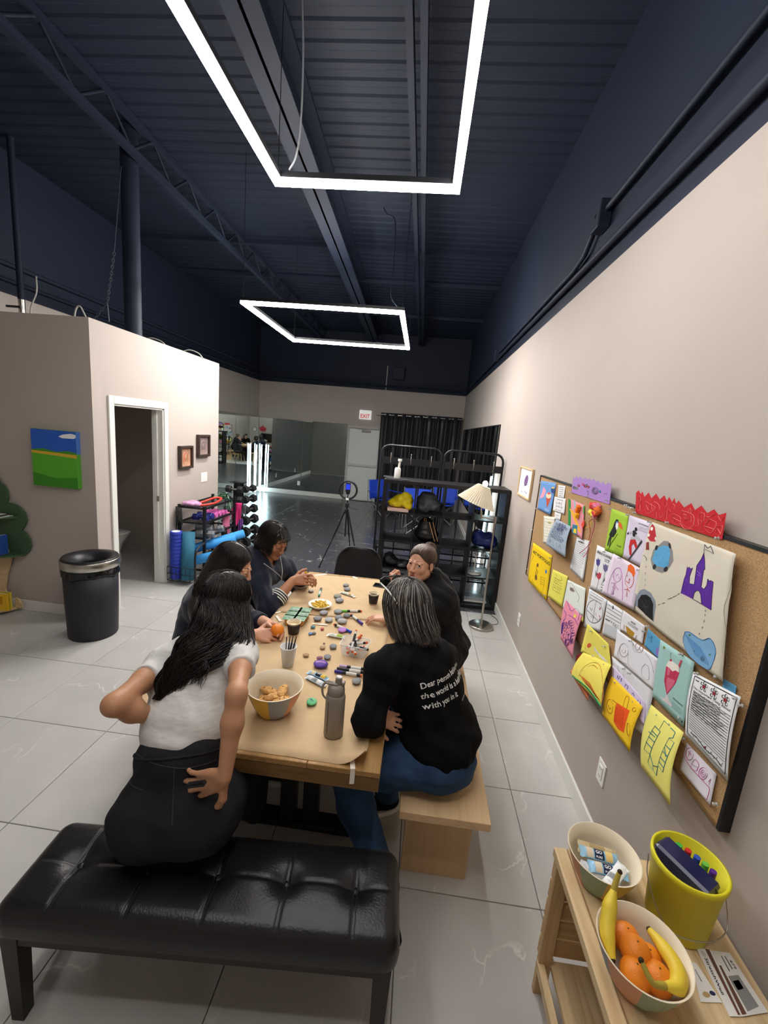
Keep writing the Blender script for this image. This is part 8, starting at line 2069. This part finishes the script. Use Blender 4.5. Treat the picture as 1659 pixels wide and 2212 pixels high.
# jeans
S = SDF(); bk = -A1[1]
S.ell(pel, (0.188, 0.135, 0.125), A1, 0.05)
for q in (-1, 1): S.ell(pel + A1[0] * q * 0.09 + bk * 0.045 - Vector((0, 0, 0.012)), (0.112, 0.105, 0.118), A1, 0.05)
S.ell(pel.lerp(mid, 0.55), (0.152, 0.138, 0.11), A1, 0.05)
legs(S, (hipL, hipR), (knL, knR), (anL, anR), e=0.014, rt=0.098)
# cut at the waistband (tilted plane given by a large ball)
wa = pel.lerp(mid, 0.80); S.ell(wa + A1[2] * 0.62, 0.60, None, 0.004, sub=True)
jo, JV, JQ = garment(S, 'jeans', M_BLKDENIM, p1, 0.006, 0.005, 22, 3)
jt = bvh(JV, JQ)
# the shirt, tucked into the jeans
S = SDF(); torso(S, pel.lerp(mid, 0.62), mid, neck, shL, shR, hip=0.118, e=0.006, k=0.04, bust=0.06)
S.cone(shL.lerp(shR, 0.15), shL, 0.058, 0.056, 0.03); S.cone(shL, shL.lerp(elL, 0.42), 0.056, 0.053, 0.03, clip=0.95); S.cone(shR, shR.lerp(elR, 0.45), 0.056, 0.053, 0.03, clip=0.95)
S.ell(neck + A2[2] * 0.075 + A2[1] * 0.02, (0.075, 0.085, 0.075), A2, 0.01, sub=True)
to, TV, TQ = garment(S, 'shirt', M_WHITECOT, p1, 0.0055, 0.007, 24, 5)
# waistband, pocket and yoke seams on the jeans
m = MB(); ring = []
for i in range(48):
 a = 2 * PI * i / 48; d = A1[0] * math.cos(a) + A1[1] * math.sin(a); c = pel.lerp(mid, 0.60)
 h = jt.ray_cast(c + d * 0.5, -d)
 ring.append((h[0] + d * 0.001) if h[0] is not None else c + d * 0.14)
m.tube(ring, 0.0042, n=6, closed=True); m.build('waistband', M_BLKDENIM, jo)
view = U(pel - CAM)
def seam(pts, r, mt, name='seam'):
 m = MB(); Y_ = pel.y - 0.1; P = spline([ony(x, y, Y_) for x, y in pts], 6); stroke(m, P, r, jt, view); m.build(name, mt, jo)
M_SEAM = mat('dark_seam', '333338', rough=0.8)
seam([(285, 1618), (330, 1645), (390, 1655), (440, 1645), (478, 1628)], 0.0016, M_SEAM)
seam([(272, 1685), (284, 1697), (306, 1706)], 0.0018, M_SEAM, 'pocket_edge')
seam([(376, 1655), (374, 1720), (372, 1780)], 0.0016, M_SEAM)
# tattoo on the right upper arm
m = MB()
arm = SDF(); limb(arm, shR, elR, wrR, (0.036, 0.030, 0.021)); av, aq = arm.mesh(0.005, 1); at_ = bvh(av, aq)
for pts in ([(528, 1404), (536, 1408), (545, 1410)], [(540, 1410), (549, 1418), (552, 1424)], [(546, 1422), (550, 1430), (548, 1438)], [(533, 1412), (540, 1416)], [(543, 1427), (551, 1432)]):
 stroke(m, [ony(x, y, shR.y) for x, y in pts], 0.0016, at_, U(shR - CAM))
m.build('tattoo', mat('tattoo_ink', '4a403f', rough=0.6), p1)
# the small black remote in her hand
m = MB(); m.box(ony(424, 1694, 1.055), (0.06, 0.02, 0.014), rot=Ry(-0.3), bev=0.004); m.tube([ony(410, 1692, 1.045), ony(440, 1688, 1.045)], 0.004, n=6); tag(m.build('hair_clip', M_BLACK), 'small black clip in the hand behind the white-shirted back', 'clip')
# long wavy hair drawn over the left shoulder
rnd = np.random.RandomState(4)
base = drape(H1, 2300, 11, (0.03, 0.2), 0.05, (0, 0, -1), lambda p, t, f: np.zeros(3), phi0=48)
ST = [((489, 1348), 0.125, 0.05, 1.445), ((458, 1386), 0.092, 0.042, 1.375), ((416, 1420), 0.070, 0.036, 1.318), ((386, 1452), 0.052, 0.032, 1.283), ((366, 1484), 0.038, 0.026, 1.26), ((352, 1516), 0.024, 0.015, 1.243)]
paths = []
Lh = np.array([[*H1.r], [*H1.f], [*H1.u]])
for b in base:
 loc = (b[8] - np.array(H1.c)) @ Lh.T
 sidev = np.array(A2[0])
 a0 = np.clip(((b[8] - np.array(H1.c)) @ np.array(U(ray(830, 1106).cross(Vector((0, 0, 1)))))) / 0.09, -1, 1)
 rr = rnd.uniform(-1, 1); bb = rnd.uniform(-1, 1); ph = rnd.uniform(0, 6.3); k_ = rnd.uniform(0.6, 1.0); nst = 6 if k_ > 0.72 else 5 if k_ > 0.64 else 4
 pts = [Vector(p) for p in b[::2][:5]]
 for j, ((x, y), wd, dp, Y_) in enumerate(ST[:nst]):
  c = ony(x, y, Y_); d = U(ony(ST[min(j + 1, 5)][0][0], ST[min(j + 1, 5)][0][1], ST[min(j + 1, 5)][3]) - ony(ST[max(j - 1, 0)][0][0], ST[max(j - 1, 0)][0][1], ST[max(j - 1, 0)][3]))
  n_ = U(CAM - c); s_ = U(d.cross(n_))
  f = -0.62 * a0 + 0.45 * rr
  pts.append(c + s_ * (f * wd + 0.014 * math.sin(2.2 * round(rr * 3) + j * 1.9)) + n_ * (bb * dp + 0.006 * math.sin(ph * 2 + j * 1.7)))
 paths.append(np.array([tuple(p) for p in spline(pts, 4)]))
# a few locks over the right shoulder and stray waves
for i in range(300):
 ph = rnd.uniform(0, 6.3); o_ = rnd.uniform(-1, 1)
 pts = [H1.at(0.05 + 0.02 * o_, -0.02, 0.07), H1.at(0.092, 0.0 + 0.03 * o_, 0.0), ony(520 + 20 * o_, 1362, 1.48), ony(497 + 14 * o_, 1392, 1.38 + 0.01 * o_), ony(492 + 9 * o_ + 4 * math.sin(ph), 1418, 1.345), ony(500 + 8 * o_, 1440 + 6 * o_, 1.33)]
 paths.append(np.array([tuple(p) for p in spline(pts, 6)]))
for i in range(60):
 ph = rnd.uniform(0, 6.3); o_ = rnd.uniform(-1, 1); q = rnd.rand()
 x0, y0 = 420 + 30 * q, 1400 + 10 * o_
 pts = [ony(x0 + 30, 1375, 1.40), ony(x0, y0 + 15, 1.33), ony(x0 - 10 + 12 * math.sin(ph), y0 + 50, 1.285), ony(x0 - 22 + 10 * o_, y0 + 82, 1.26)]
 paths.append(np.array([tuple(p) for p in spline(pts, 6)]))
S = SDF(); cap_hair(S, H1, 1.17, front=0.0)
S.cone(H1.at(0.03, -0.05, -0.02), ony(500, 1355, 1.50), 0.085, 0.06, 0.03); S.cone(H1.at(0, -0.06, -0.02), ony(464, 1374, 1.44), 0.085, 0.06, 0.03); S.cone(ony(464, 1374, 1.44), ony(420, 1418, 1.345), 0.055, 0.036, 0.03); S.cone(ony(420, 1418, 1.345), ony(376, 1466, 1.28), 0.034, 0.016, 0.02)
V, Q = S.mesh(0.007, 3); C = np.tile(np.array(srgb('141112')), (len(V), 1))
hair_object(p1, V, Q, C, paths, ('161213', '1b1516', '100d0e', '221b1a', '2a2220'), 0.0013, 5)

# ================================================================ woman peeling an orange, behind her
p2 = thing('person', 'black-haired woman peeling an orange beside the navy cardigan woman', 'person', (-1.08, 2.02, 0.45))
H2 = Head(ony(506, 1222, 2.08), (0.93, 0.02, -0.36), (0.05, 0, 1))
neck = H2.at(0, -0.055, -0.155); pel = Vector((-1.10, 2.0, 0.565)); mid = pel.lerp(neck, 0.5) + Vector((-0.03, 0, 0.0))
shL, shR = neck + Vector((-0.01, 0.165, -0.06)), neck + Vector((0.0, -0.165, -0.06))
wrR = onz(548, 1366, 0.815); wrL = wrR + Vector((0.03, 0.14, 0.01))
elR = reach(shR, 470, 1420, 0.25, False); elR = Vector((-0.93, 1.87, 0.78)); elL = Vector((-0.93, 2.25, 0.78))
wrR = Vector((-0.775, 2.00, 0.805)); wrL = Vector((-0.75, 2.13, 0.81))
S = SDF(); H2.add(S, neck); A1, A2 = torso(S, pel, mid, neck, shL, shR, bust=0.06, e=-0.01)
limb(S, shL, elL, wrL, (0.045, 0.038, 0.026)); limb(S, shR, elR, wrR, (0.045, 0.038, 0.026))
hand(S, wrR, (0.93, 0.28, -0.1), (0.1, -0.75, 0.65), 'R', per=((0.5, 0.7, 0.4), (0.6, 0.7, 0.4), (0.65, 0.7, 0.4), (0.7, 0.7, 0.4)), size=0.95)
hand(S, wrL, (0.80, -0.35, 0.05), (-0.1, 0.75, 0.65), 'L', per=((0.5, 0.6, 0.4),) * 4, size=0.95)
hips = (pel + Vector((0, 0.1, -0.02)), pel + Vector((0, -0.1, -0.02))); kn = (Vector((-0.67, 2.14, 0.55)), Vector((-0.67, 1.93, 0.55))); an = (Vector((-0.68, 2.14, 0.09)), Vector((-0.68, 1.93, 0.09)))
legs(S, hips, kn, an); make_body(S, p2, 'd3a085', 0.0035, H2, lip='b06a62')
H2.eyes(p2, lid=0.35, lidcol='c08f74')
S = SDF(); torso(S, pel, mid, neck, shL, shR, e=0.012, bust=0.06)
for (a, b, c) in ((shL, elL, wrL), (shR, elR, wrR)): S.cone(a, b, 0.062, 0.054, 0.03); S.cone(b, b.lerp(c, 0.75), 0.054, 0.045, 0.03, clip=0.98)
S.ell(neck + Vector((0.02, 0, 0.08)), (0.075, 0.07, 0.07), None, 0.01, sub=True)
garment(S, 'sweater', M_NAVYCOT, p2, 0.007, 0.004, 24, 8)
S = SDF(); S.ell(pel, (0.13, 0.185, 0.12), None, 0.05); legs(S, hips, kn, an, e=0.013); garment(S, 'trousers', M_BLACKCOT, p2, 0.008, 0.003, 22, 9)
for a in an: shoe(p2, (a.x, a.y), (1, 0), M_BLACK, M_WHITEP)
paths = drape(H2, 1500, 21, (0.01, 0.09), 0.30, (-0.12, 0, -1), lambda p, t, f: np.array((-0.05, 0, 0)) * t, phi0=40, wave=0.003, part=0.0)
S = SDF(); cap_hair(S, H2, 1.08, front=-0.004); S.cone(H2.at(0, -0.05, 0), H2.at(0, -0.09, -0.2), 0.085, 0.07, 0.03)
V, Q = S.mesh(0.007, 3)
hair_object(p2, V, Q, np.tile(np.array(srgb('130f0f')), (len(V), 1)), paths, ('151011', '1b1414', '100c0d', '241a19'), 0.0013, 6)

# ================================================================ woman in the navy cardigan
p3 = thing('person', 'woman with short curly dark hair in a navy cardigan with striped cuffs', 'person', (-1.12, 2.70, 0.45))
H3 = Head(ony(592, 1168, 2.72), (0.80, -0.36, -0.42), (0.12, 0, 1))
neck = H3.at(0, -0.06, -0.155); pel = Vector((-1.13, 2.70, 0.565)); mid = pel.lerp(neck, 0.5) + Vector((-0.03, 0, 0))
shR, shL = ony(556, 1258, 2.57), ony(614, 1226, 2.90)
elR = reach(shR, 586, 1330, 0.26, True) + Vector((-0.025, 0, 0.03)); wrR = reach(elR, 634, 1252, 0.235, False)
elL = ony(648, 1272, 2.86); wrL = ony(650, 1240, 2.74)
wrR = ony(632, 1254, 2.62)
S = SDF(); H3.add(S, neck); A1, A2 = torso(S, pel, mid, neck, shL, shR, bust=0.068)
limb(S, shL, elL, wrL, (0.048, 0.04, 0.027)); limb(S, shR, elR, wrR, (0.048, 0.04, 0.027))
hand(S, wrR, (0.80, 0.22, 0.10), (0.15, -0.80, 0.55), 'R', per=((0.5, 0.6, 0.3), (0.6, 0.7, 0.4), (0.55, 0.6, 0.4), (0.4, 0.4, 0.3)), size=0.97)
hand(S, wrL, (0.75, -0.25, 0.05), (0.0, 0.45, 0.85), 'L', per=((0.6, 0.8, 0.5), (0.6, 0.8, 0.5), (0.5, 0.7, 0.4), (0.5, 0.6, 0.4)), size=0.97)
hips = (pel + Vector((0, 0.1, -0.02)), pel + Vector((0, -0.1, -0.02))); kn = (Vector((-0.70, 2.82, 0.55)), Vector((-0.70, 2.60, 0.55))); an = (Vector((-0.70, 2.82, 0.09)), Vector((-0.70, 2.60, 0.09)))
legs(S, hips, kn, an); make_body(S, p3, 'b27c5c', 0.0035, H3, lip='8d5148', brow='231712')
H3.eyes(p3, lid=0.42, lidcol='9c6a4e')
S = SDF(); torso(S, pel, mid, neck, shL, shR, e=0.016, bust=0.068, hip=0.175)
cf = {}
for nm, (a, b, c) in (('L', (shL, elL, wrL)), ('R', (shR, elR, wrR))):
 S.cone(a, b, 0.066, 0.060, 0.03); S.cone(b, b.lerp(c, 0.40), 0.060, 0.055, 0.03, clip=0.98)
S.cone(neck + A2[1] * 0.07 + Vector((0, 0, 0.02)), mid.lerp(neck, 0.32) + A2[1] * 0.16, 0.058, 0.012, 0.008, sub=True)
S.ell(neck + A2[2] * 0.07, (0.07, 0.075, 0.07), A2, 0.01, sub=True)
S.cone(neck + A2[0] * 0.07 - A2[1] * 0.03 + A2[2] * 0.0, neck - A2[0] * 0.07 - A2[1] * 0.03, 0.034, 0.034, 0.02)
co, CV, CQ = garment(S, 'cardigan', M_NAVYCOT, p3, 0.006, 0.008, 26, 12)
ct = bvh(CV, CQ)
for (b, c) in ((elR, wrR), (elL, wrL)):
 d = U(c - b); c0 = b.lerp(c, 0.34)
 m = MB(); m.cyl(c0 - d * 0.012, c0 + d * 0.052, 0.0575, 0.0565, n=28); cuff = m.build('cuff', M_NAVYCOT, co)
 for k in range(4):
  q = c0 + d * (-0.002 + 0.0155 * k); m = MB(); m.cyl(q, q + d * 0.007, 0.0588, 0.0587, n=28, cap=False); m.build('stripe', M_WHITETH, cuff)
for k in range(4):
 c = pel + Vector((0.02, 0, -0.045 - 0.016 * k)); ring = []
 for i in range(40):
  a = 2 * PI * i / 40; d = Vector((math.cos(a), math.sin(a), 0)); h = ct.ray_cast(c + d * 0.6, -d)
  ring.append((h[0] + d * 0.0015) if h[0] is not None else c + d * 0.16)
 m = MB(); m.tube(ring, 0.0036, n=5, closed=True); m.build('hem_stripe', M_WHITETH, co)
vd = U(neck - CAM)
for pts in ([(569, 1216), (580, 1224), (595, 1236), (606, 1246), (610, 1254)], [(606, 1198), (609, 1215), (611, 1235), (609, 1250), (612, 1262)], [(608, 1290), (614, 1297), (618, 1302)]):
 m = MB(); stroke(m, spline([ony(x, y, 2.7) for x, y in pts], 5), 0.0022, ct, vd); m.build('piping', M_WHITETH, co)
S = SDF(); S.ell(mid.lerp(neck, 0.42) + A2[1] * 0.02, (0.12, 0.105, 0.12), A2, 0.03); S.ell(mid.lerp(neck, 0.42) + A2[1] * 0.09 + A2[2] * 0.13, 0.115, None, 0.004, sub=True)
garment(S, 'camisole', mat('slate_blue_top', '2c3b55', rough=0.8), p3, 0.007, 0.0, 20, 1)
S = SDF(); S.ell(pel, (0.13, 0.18, 0.12), None, 0.05); legs(S, hips, kn, an, e=0.013); garment(S, 'trousers', M_BLACKCOT, p3, 0.008, 0.003, 22, 10)
for a in an: shoe(p3, (a.x, a.y), (1, 0), M_BLACK, M_BLACK)
rnd = np.random.RandomState(31); paths = []
for b in drape(H3, 1500, 31, (0.02, 0.16), 0.10, (-0.05, 0, -1), lambda p, t, f: np.zeros(3), phi0=52, wave=0.0, part=0.02):
 ph = rnd.uniform(0, 6.3); n_ = len(b); s_ = np.linspace(0, 1, n_); a_ = 0.010 * s_ * rnd.uniform(0.5, 1.2)
 v1 = rnd.normal(size=3); v1 /= np.linalg.norm(v1); v2 = np.cross(v1, (0, 0, 1))
 b = b + (np.sin(s_ * 16 + ph) * a_)[:, None] * v1 + (np.cos(s_ * 16 + ph) * a_)[:, None] * v2
 paths.append(b)
for i in range(36):      # wisps at the brow
 q = rnd.uniform(-1, 1); z = rnd.uniform(0.07, 0.10)
 pts = [H3.at(0.012 + 0.03 * q, 0.03, 0.118), H3.at(0.02 + 0.045 * q, 0.085, 0.098), H3.at(0.04 + 0.05 * q, 0.10 + 0.012 * rnd.rand(), 0.08), H3.at(0.065 + 0.03 * q, 0.092 + 0.02 * rnd.rand(), 0.062)]
 paths.append(np.array([tuple(p) for p in spline(pts, 5)]))
S = SDF(); cap_hair(S, H3, 1.10, front=-0.010); S.ell(H3.at(0, -0.06, -0.05), (0.086, 0.07, 0.08), H3.axes(), 0.03)
V, Q = S.mesh(0.006, 3); V = V + vnormals(V, Q) * folds(V, 0.006, 90, 3)[:, None]
hair_object(p3, V, Q, np.tile(np.array(srgb('17110f')), (len(V), 1)), paths, ('1a1311', '231a16', '120d0c', '2c211b'), 0.0012, 7)

# ================================================================ grey-haired woman in the printed sweatshirt
p4 = thing('person', 'grey-haired woman in a black sweatshirt printed Dear person behind me', 'person', (0.22, 1.68, 0.45))
H4 = Head(ony(873, 1312, 1.76), (-0.70, 0.66, -0.22), (-0.05, 0.1, 1))
neck = ony(912, 1402, 1.70); pel = Vector((0.192, 1.66, 0.575)); mid = ony(950, 1555, 1.66)
shL, shR = ony(832, 1448, 1.53), ony(945, 1422, 1.84)
elL = reach(shL, 790, 1556, 0.27, True); elL = Vector((-0.10, 1.43, 0.828)); wrL = ony(813, 1546, 1.50)
elR = Vector((0.03, 1.98, 0.83)); wrR = Vector((-0.02, 1.74, 0.81))
S = SDF(); H4.add(S, neck); A1, A2 = torso(S, pel, mid, neck, shL, shR, bust=0.07, hip=0.17, e=-0.012)
limb(S, shL, elL, wrL, (0.05, 0.042, 0.028)); limb(S, shR, elR, wrR, (0.05, 0.042, 0.028))
hand(S, wrL, (0.85, 0.2, -0.35), (-0.1, -0.75, 0.6), 'L', curl=(0.35, 0.5, 0.4), size=0.86)
hand(S, wrR, (-0.3, -0.8, -0.1), (0, 0.1, 1), 'R', curl=(0.4, 0.5, 0.3), size=0.95)
hipN, hipF = pel + Vector((-0.02, -0.10, -0.01)), pel + Vector((-0.02, 0.10, -0.01))
knN, knF = Vector((-0.20, 1.56, 0.50)), Vector((-0.20, 1.80, 0.50)); anN, anF = Vector((0.03, 1.40, 0.10)), Vector((0.0, 1.86, 0.10))
legs(S, (hipN, hipF), (knN, knF), (anN, anF)); make_body(S, p4, 'cf9c80', 0.004, H4)
S = SDF(); S.ell(pel, (0.15, 0.195, 0.122), None, 0.05)
S.ell(pel + Vector((0.05, -0.07, -0.01)), (0.115, 0.115, 0.115), None, 0.05); S.ell(pel + Vector((0.05, 0.07, -0.01)), (0.115, 0.115, 0.115), None, 0.05)
legs(S, (hipN, hipF), (knN, knF), (anN, anF), e=0.014, rt=0.095)
jo, JV, JQ = garment(S, 'jeans', M_DENIM, p4, 0.007, 0.007, 30, 15); jt = bvh(JV, JQ)
vd = U(pel - CAM)
M_DSEAM = mat('denim_seam', '4a688c', rough=0.8)
for pts in ([(828, 1728), (868, 1738), (885, 1728), (900, 1712)], [(918, 1765), (935, 1750), (950, 1738)]):
 m = MB(); stroke(m, spline([ony(x, y, 1.55) for x, y in pts], 6), 0.0016, jt, vd); m.build('seam', M_DSEAM, jo)
for a, d in ((anN, (-0.25, -0.97)), (anF, (-0.8, -0.3))): shoe(p4, (a.x, a.y), (0.35, -0.94) if a is anN else (-0.8, -0.3), M_BLACKCOT, M_WHITEP)
S = SDF(); torso(S, pel + Vector((0.0, 0, 0.02)), mid, neck, shL, shR, e=0.022, bust=0.07, hip=0.165, waist=0.135, k=0.05)
S.ell(pel + Vector((0.03, 0, 0.075)), (0.155, 0.19, 0.115), None, 0.05)
for (a, b, c) in ((shL, elL, wrL), (shR, elR, wrR)): S.cone(a, b, 0.068, 0.062, 0.04); S.cone(b, b.lerp(c, 0.80), 0.060, 0.042, 0.03, clip=0.97)
S.ell(neck + A2[2] * 0.085 + A2[1] * 0.01, (0.078, 0.082, 0.07), A2, 0.008, sub=True)
S.ell(pel + Vector((0, 0, -0.30)), (0.5, 0.5, 0.285), None, 0.004, sub=True)
so, SV, SQ = garment(S, 'sweatshirt', M_BLACKCOT, p4, 0.006, 0.011, 22, 17); st = bvh(SV, SQ)
# printed words on the back, following the cloth
tl, tr_ = ony(906, 1486, 1.55), ony(982, 1436, 1.70)
xd = U(ony(975, 1438, 1.72) - ony(905, 1484, 1.56)); nb = U(-A2[1]); xd = U(xd - nb * xd.dot(nb)); yd = U(nb.cross(xd)) ; yd = yd if yd.z > 0 else -yd
fnp = snapper(st, A2[1] * 1.0, 0.0022)
M_PRINT = mat('white_print', 'e8e8e6', rough=0.7)
o0 = ony(884, 1487, 1.56)
yl = U(ony(905, 1486, 1.56) - ony(916, 1514, 1.56)); yl = U(yl - nb * yl.dot(nb)); yl = U(yl - xd * yl.dot(xd))
for k, (s_, off, sz, mat_) in enumerate((('Dear person behind me,', 0, 0.035, 0), ('the world is a better place', 1, 0.035, 0), ('with you in it', 2, 0.035, 0), ('the person in front of you', 2.75, 0.019, 0))):
 m = MB(); o_ = o0 - yl * 0.042 * off + (xd * 0.15 if k == 3 else xd * 0.0)
 letters(m, s_, o_, xd, yl, size=sz * 0.95, width=text_shape(s_, 0.012)[2] * sz * 0.70, bold=0.012, fn=fnp); m.build('printed_line', M_PRINT, so)
# shoulder-length grey hair
paths = drape(H4, 2600, 41, (0.04, 0.26), 0.14, (0.10, -0.06, -1), lambda p, t, f: np.array((0.035, -0.03, 0)) * t * t, phi0=38, wave=0.003, part=-0.01)
S = SDF(); cap_hair(S, H4, 1.12, front=-0.004); S.cone(H4.at(0, -0.03, 0.0), H4.at(0, -0.04, -0.11), 0.082, 0.075, 0.03)
V, Q = S.mesh(0.007, 3)
hair_object(p4, V, Q, np.tile(np.array(srgb('2e2825')), (len(V), 1)), paths, ('2c2624', '3a332f', '241f1d', '4a443f', '6d6863', '8f8b87', 'bdbab6', '38302b', '2a2422'), 0.00115, 8)
# sunglasses pushed up on her head
sg = thing('sunglasses', 'dark sunglasses with white temples pushed up on grey hair', 'sunglasses', tuple(H4.at(0, 0.05, 0.12)))
m = MB(); pts = [H4.at(0.075 * math.sin(a), 0.0 + 0.075 * math.cos(a), 0.115 - 0.012 * math.cos(a)) for a in [math.radians(x) for x in range(-80, 81, 10)]]
for q in (-1, 1):
 c = H4.at(q * 0.036, 0.078, 0.112)
 m = MB(); m.ball(c, (0.034, 0.008, 0.022), n=14, rot=Matrix((H4.r, H4.u, -H4.f)).transposed() if False else Matrix(((H4.r.x, H4.f.x, H4.u.x), (H4.r.y, H4.f.y, H4.u.y), (H4.r.z, H4.f.z, H4.u.z)))); m.build('lens', mat('dark_lens', '0c0c0e', rough=0.08), sg)
 m = MB(); m.tube([H4.at(q * 0.074, 0.07, 0.112), H4.at(q * 0.086, 0.02, 0.095), H4.at(q * 0.089, -0.03, 0.062), H4.at(q * 0.09, -0.055, 0.04)], 0.0034, n=6, flatten=0.6); m.build('temple', M_WHITEP, sg)
m = MB(); m.tube([H4.at(-0.075, 0.07, 0.125), H4.at(-0.03, 0.088, 0.13), H4.at(0, 0.09, 0.128), H4.at(0.03, 0.088, 0.13), H4.at(0.075, 0.07, 0.125)], 0.0035, n=6); m.build('bridge', M_BLACK, sg)

# ================================================================ woman with a hair bun in the hoodie
p5 = thing('person', 'woman with a brown hair bun in a black hoodie raising her fist', 'person', (0.26, 2.52, 0.45))
H5 = Head(ony(909, 1217, 2.46), (-0.50, -0.86, 0.06), (0.03, 0, 1), 0.98)
neck = H5.at(0.0, -0.055, -0.15) + Vector((0.03, 0.02, 0)); pel = Vector((0.235, 2.50, 0.57)); mid = pel.lerp(neck, 0.5) + Vector((0.03, 0, 0))
shL, shR = ony(951, 1300, 2.40), neck + Vector((-0.06, 0.17, -0.06))
elL = Vector((0.05, 2.26, 0.83)); wrL = Vector((-0.10, 2.36, 0.81))
elR = Vector((-0.05, 2.74, 0.83)); wrR = ony(846, 1264, 2.58)
S = SDF(); H5.add(S, neck); A1, A2 = torso(S, pel, mid, neck, shL, shR, bust=0.068, e=-0.012)
limb(S, shL, elL, wrL, (0.048, 0.04, 0.027)); limb(S, shR, elR, wrR, (0.048, 0.04, 0.027))
hand(S, wrR, (0.05, -0.42, 0.90), (-0.75, -0.60, -0.05), 'R', per=((1.1, 1.3, 0.8), (1.15, 1.35, 0.8), (1.2, 1.35, 0.8), (1.25, 1.3, 0.8)), thumb=((0.4, 0.8, -0.5), (-0.1, 0.8, -0.6), (-0.5, 0.5, -0.5)), size=0.92)
hand(S, wrL, (-0.9, 0.2, -0.05), (0, 0, 1), 'L', curl=(0.4, 0.5, 0.3), size=0.92)
hips = (pel + Vector((0, -0.1, -0.01)), pel + Vector((0, 0.1, -0.01))); kn = (Vector((-0.17, 2.38, 0.54)), Vector((-0.17, 2.62, 0.54))); an = (Vector((-0.16, 2.38, 0.09)), Vector((-0.16, 2.62, 0.09)))
legs(S, hips, kn, an)
make_body(S, p5, 'd4a186', 0.0033, H5, lip='a9675f', brow='3a2a20')
H5.eyes(p5, iris='3b2518', gaze=CAM, lid=-0.12, lidcol='c39276')
for q in (1,): m = MB(); m.ball(H5.at(-0.083, -0.002, -0.034), 0.0035, n=8); m.build('earring', M_CHROME, p5)
S = SDF(); torso(S, pel, mid, neck, shL, shR, e=0.022, bust=0.068, hip=0.165, waist=0.138, k=0.07)
S.ell(pel + Vector((0.02, 0, 0.06)), (0.16, 0.2, 0.12), None, 0.05)
for (a, b, c) in ((shL, elL, wrL), (shR, elR, wrR)): S.cone(a, b, 0.066, 0.062, 0.07); S.cone(b, b.lerp(c, 0.86), 0.060, 0.042, 0.03, clip=0.97)
# hood lying on the shoulders
f5 = U(Vector((-1, -0.25, 0)) if False else A2[1])
S.ell(neck + A2[2] * 0.09 + A2[1] * 0.015, (0.072, 0.085, 0.085), A2, 0.008, sub=True)
for i in range(9):
 a = math.radians(-125 + 250 * i / 8); b = math.radians(-125 + 250 * (i + 1) / 8)
 pa = neck + A2[0] * 0.085 * math.sin(a) - A2[1] * 0.085 * math.cos(a) + A2[2] * (0.030 + 0.02 * math.cos(a)); pb = neck + A2[0] * 0.085 * math.sin(b) - A2[1] * 0.085 * math.cos(b) + A2[2] * (0.030 + 0.02 * math.cos(b))
 S.cone(pa, pb, 0.028, 0.028, 0.02)
S.ell(neck - A2[1] * 0.10 - A2[2] * 0.005, (0.095, 0.036, 0.065), A2, 0.02)
S.ell(pel + Vector((0, 0, -0.30)), (0.5, 0.5, 0.26), None, 0.004, sub=True)
garment(S, 'hoodie', M_CHARCOT, p5, 0.006, 0.012, 24, 23)
S = SDF(); S.ell(pel, (0.14, 0.185, 0.12), None, 0.05); legs(S, hips, kn, an, e=0.013); garment(S, 'trousers', M_BLACKCOT, p5, 0.008, 0.003, 22, 24)
for a in an: shoe(p5, (a.x, a.y), (-1, 0), M_BLACK, M_WHITEP)
S = SDF(); cap_hair(S, H5, 1.012, front=-0.006, k=0.012)
bun = H5.at(0.0, -0.088, 0.088)
S.ell(bun, 0.034, None, 0.012)
V, Q = S.mesh(0.0045, 3)
rnd = np.random.RandomState(51); paths = []
for i in range(1000):
 a = math.radians(rnd.uniform(-130, 130))
 v = np.array((math.sin(a), math.cos(a), 0.0)); P = []
 e = np.array((0.0775, 0.098, 0.086)) * H5.s
 el = math.radians((27 - 38 * (abs(a) / 1.3) ** 1.6 if abs(a) < 1.3 else -11 - 30 * (abs(a) - 1.3)) + 16 * rnd.rand() ** 2); v0 = np.array((math.sin(a) * math.cos(el), math.cos(a) * math.cos(el), math.sin(el)))
 v1 = np.array((rnd.normal() * 0.06, -0.78, 0.60)); v1 /= np.linalg.norm(v1); l_ = 1 + rnd.uniform(-0.005, 0.03)
 for t in np.linspace(0, 1, 12):
  q = v0 * (1 - t) + v1 * t; q /= np.linalg.norm(q); P.append(tuple(H5.at(q[0] * e[0] * l_ / H5.s, -0.022 + q[1] * e[1] * l_ / H5.s, 0.034 + q[2] * e[2] * l_ / H5.s)))
 paths.append(np.array(P))
for i in range(160):
 ph = rnd.uniform(0, 6.3); ax_ = U(rnd.normal(size=3)); b1 = ax_.orthogonal().normalized(); b2 = ax_.cross(b1); r0 = 0.033 + 0.004 * rnd.rand()
 paths.append(np.array([tuple(bun + (b1 * math.cos(ph + t) + b2 * math.sin(ph + t)) * r0 + ax_ * 0.012 * math.sin(t * 0.7 + ph)) for t in np.linspace(0, 4.2, 16)]))
hair_object(p5, V, Q, np.tile(np.array(srgb('4a382c')), (len(V), 1)), paths, ('4d3a2d', '5c4736', '3c2c22', '6d5846', '8a7a6b', '5a4536'), 0.0011, 9)
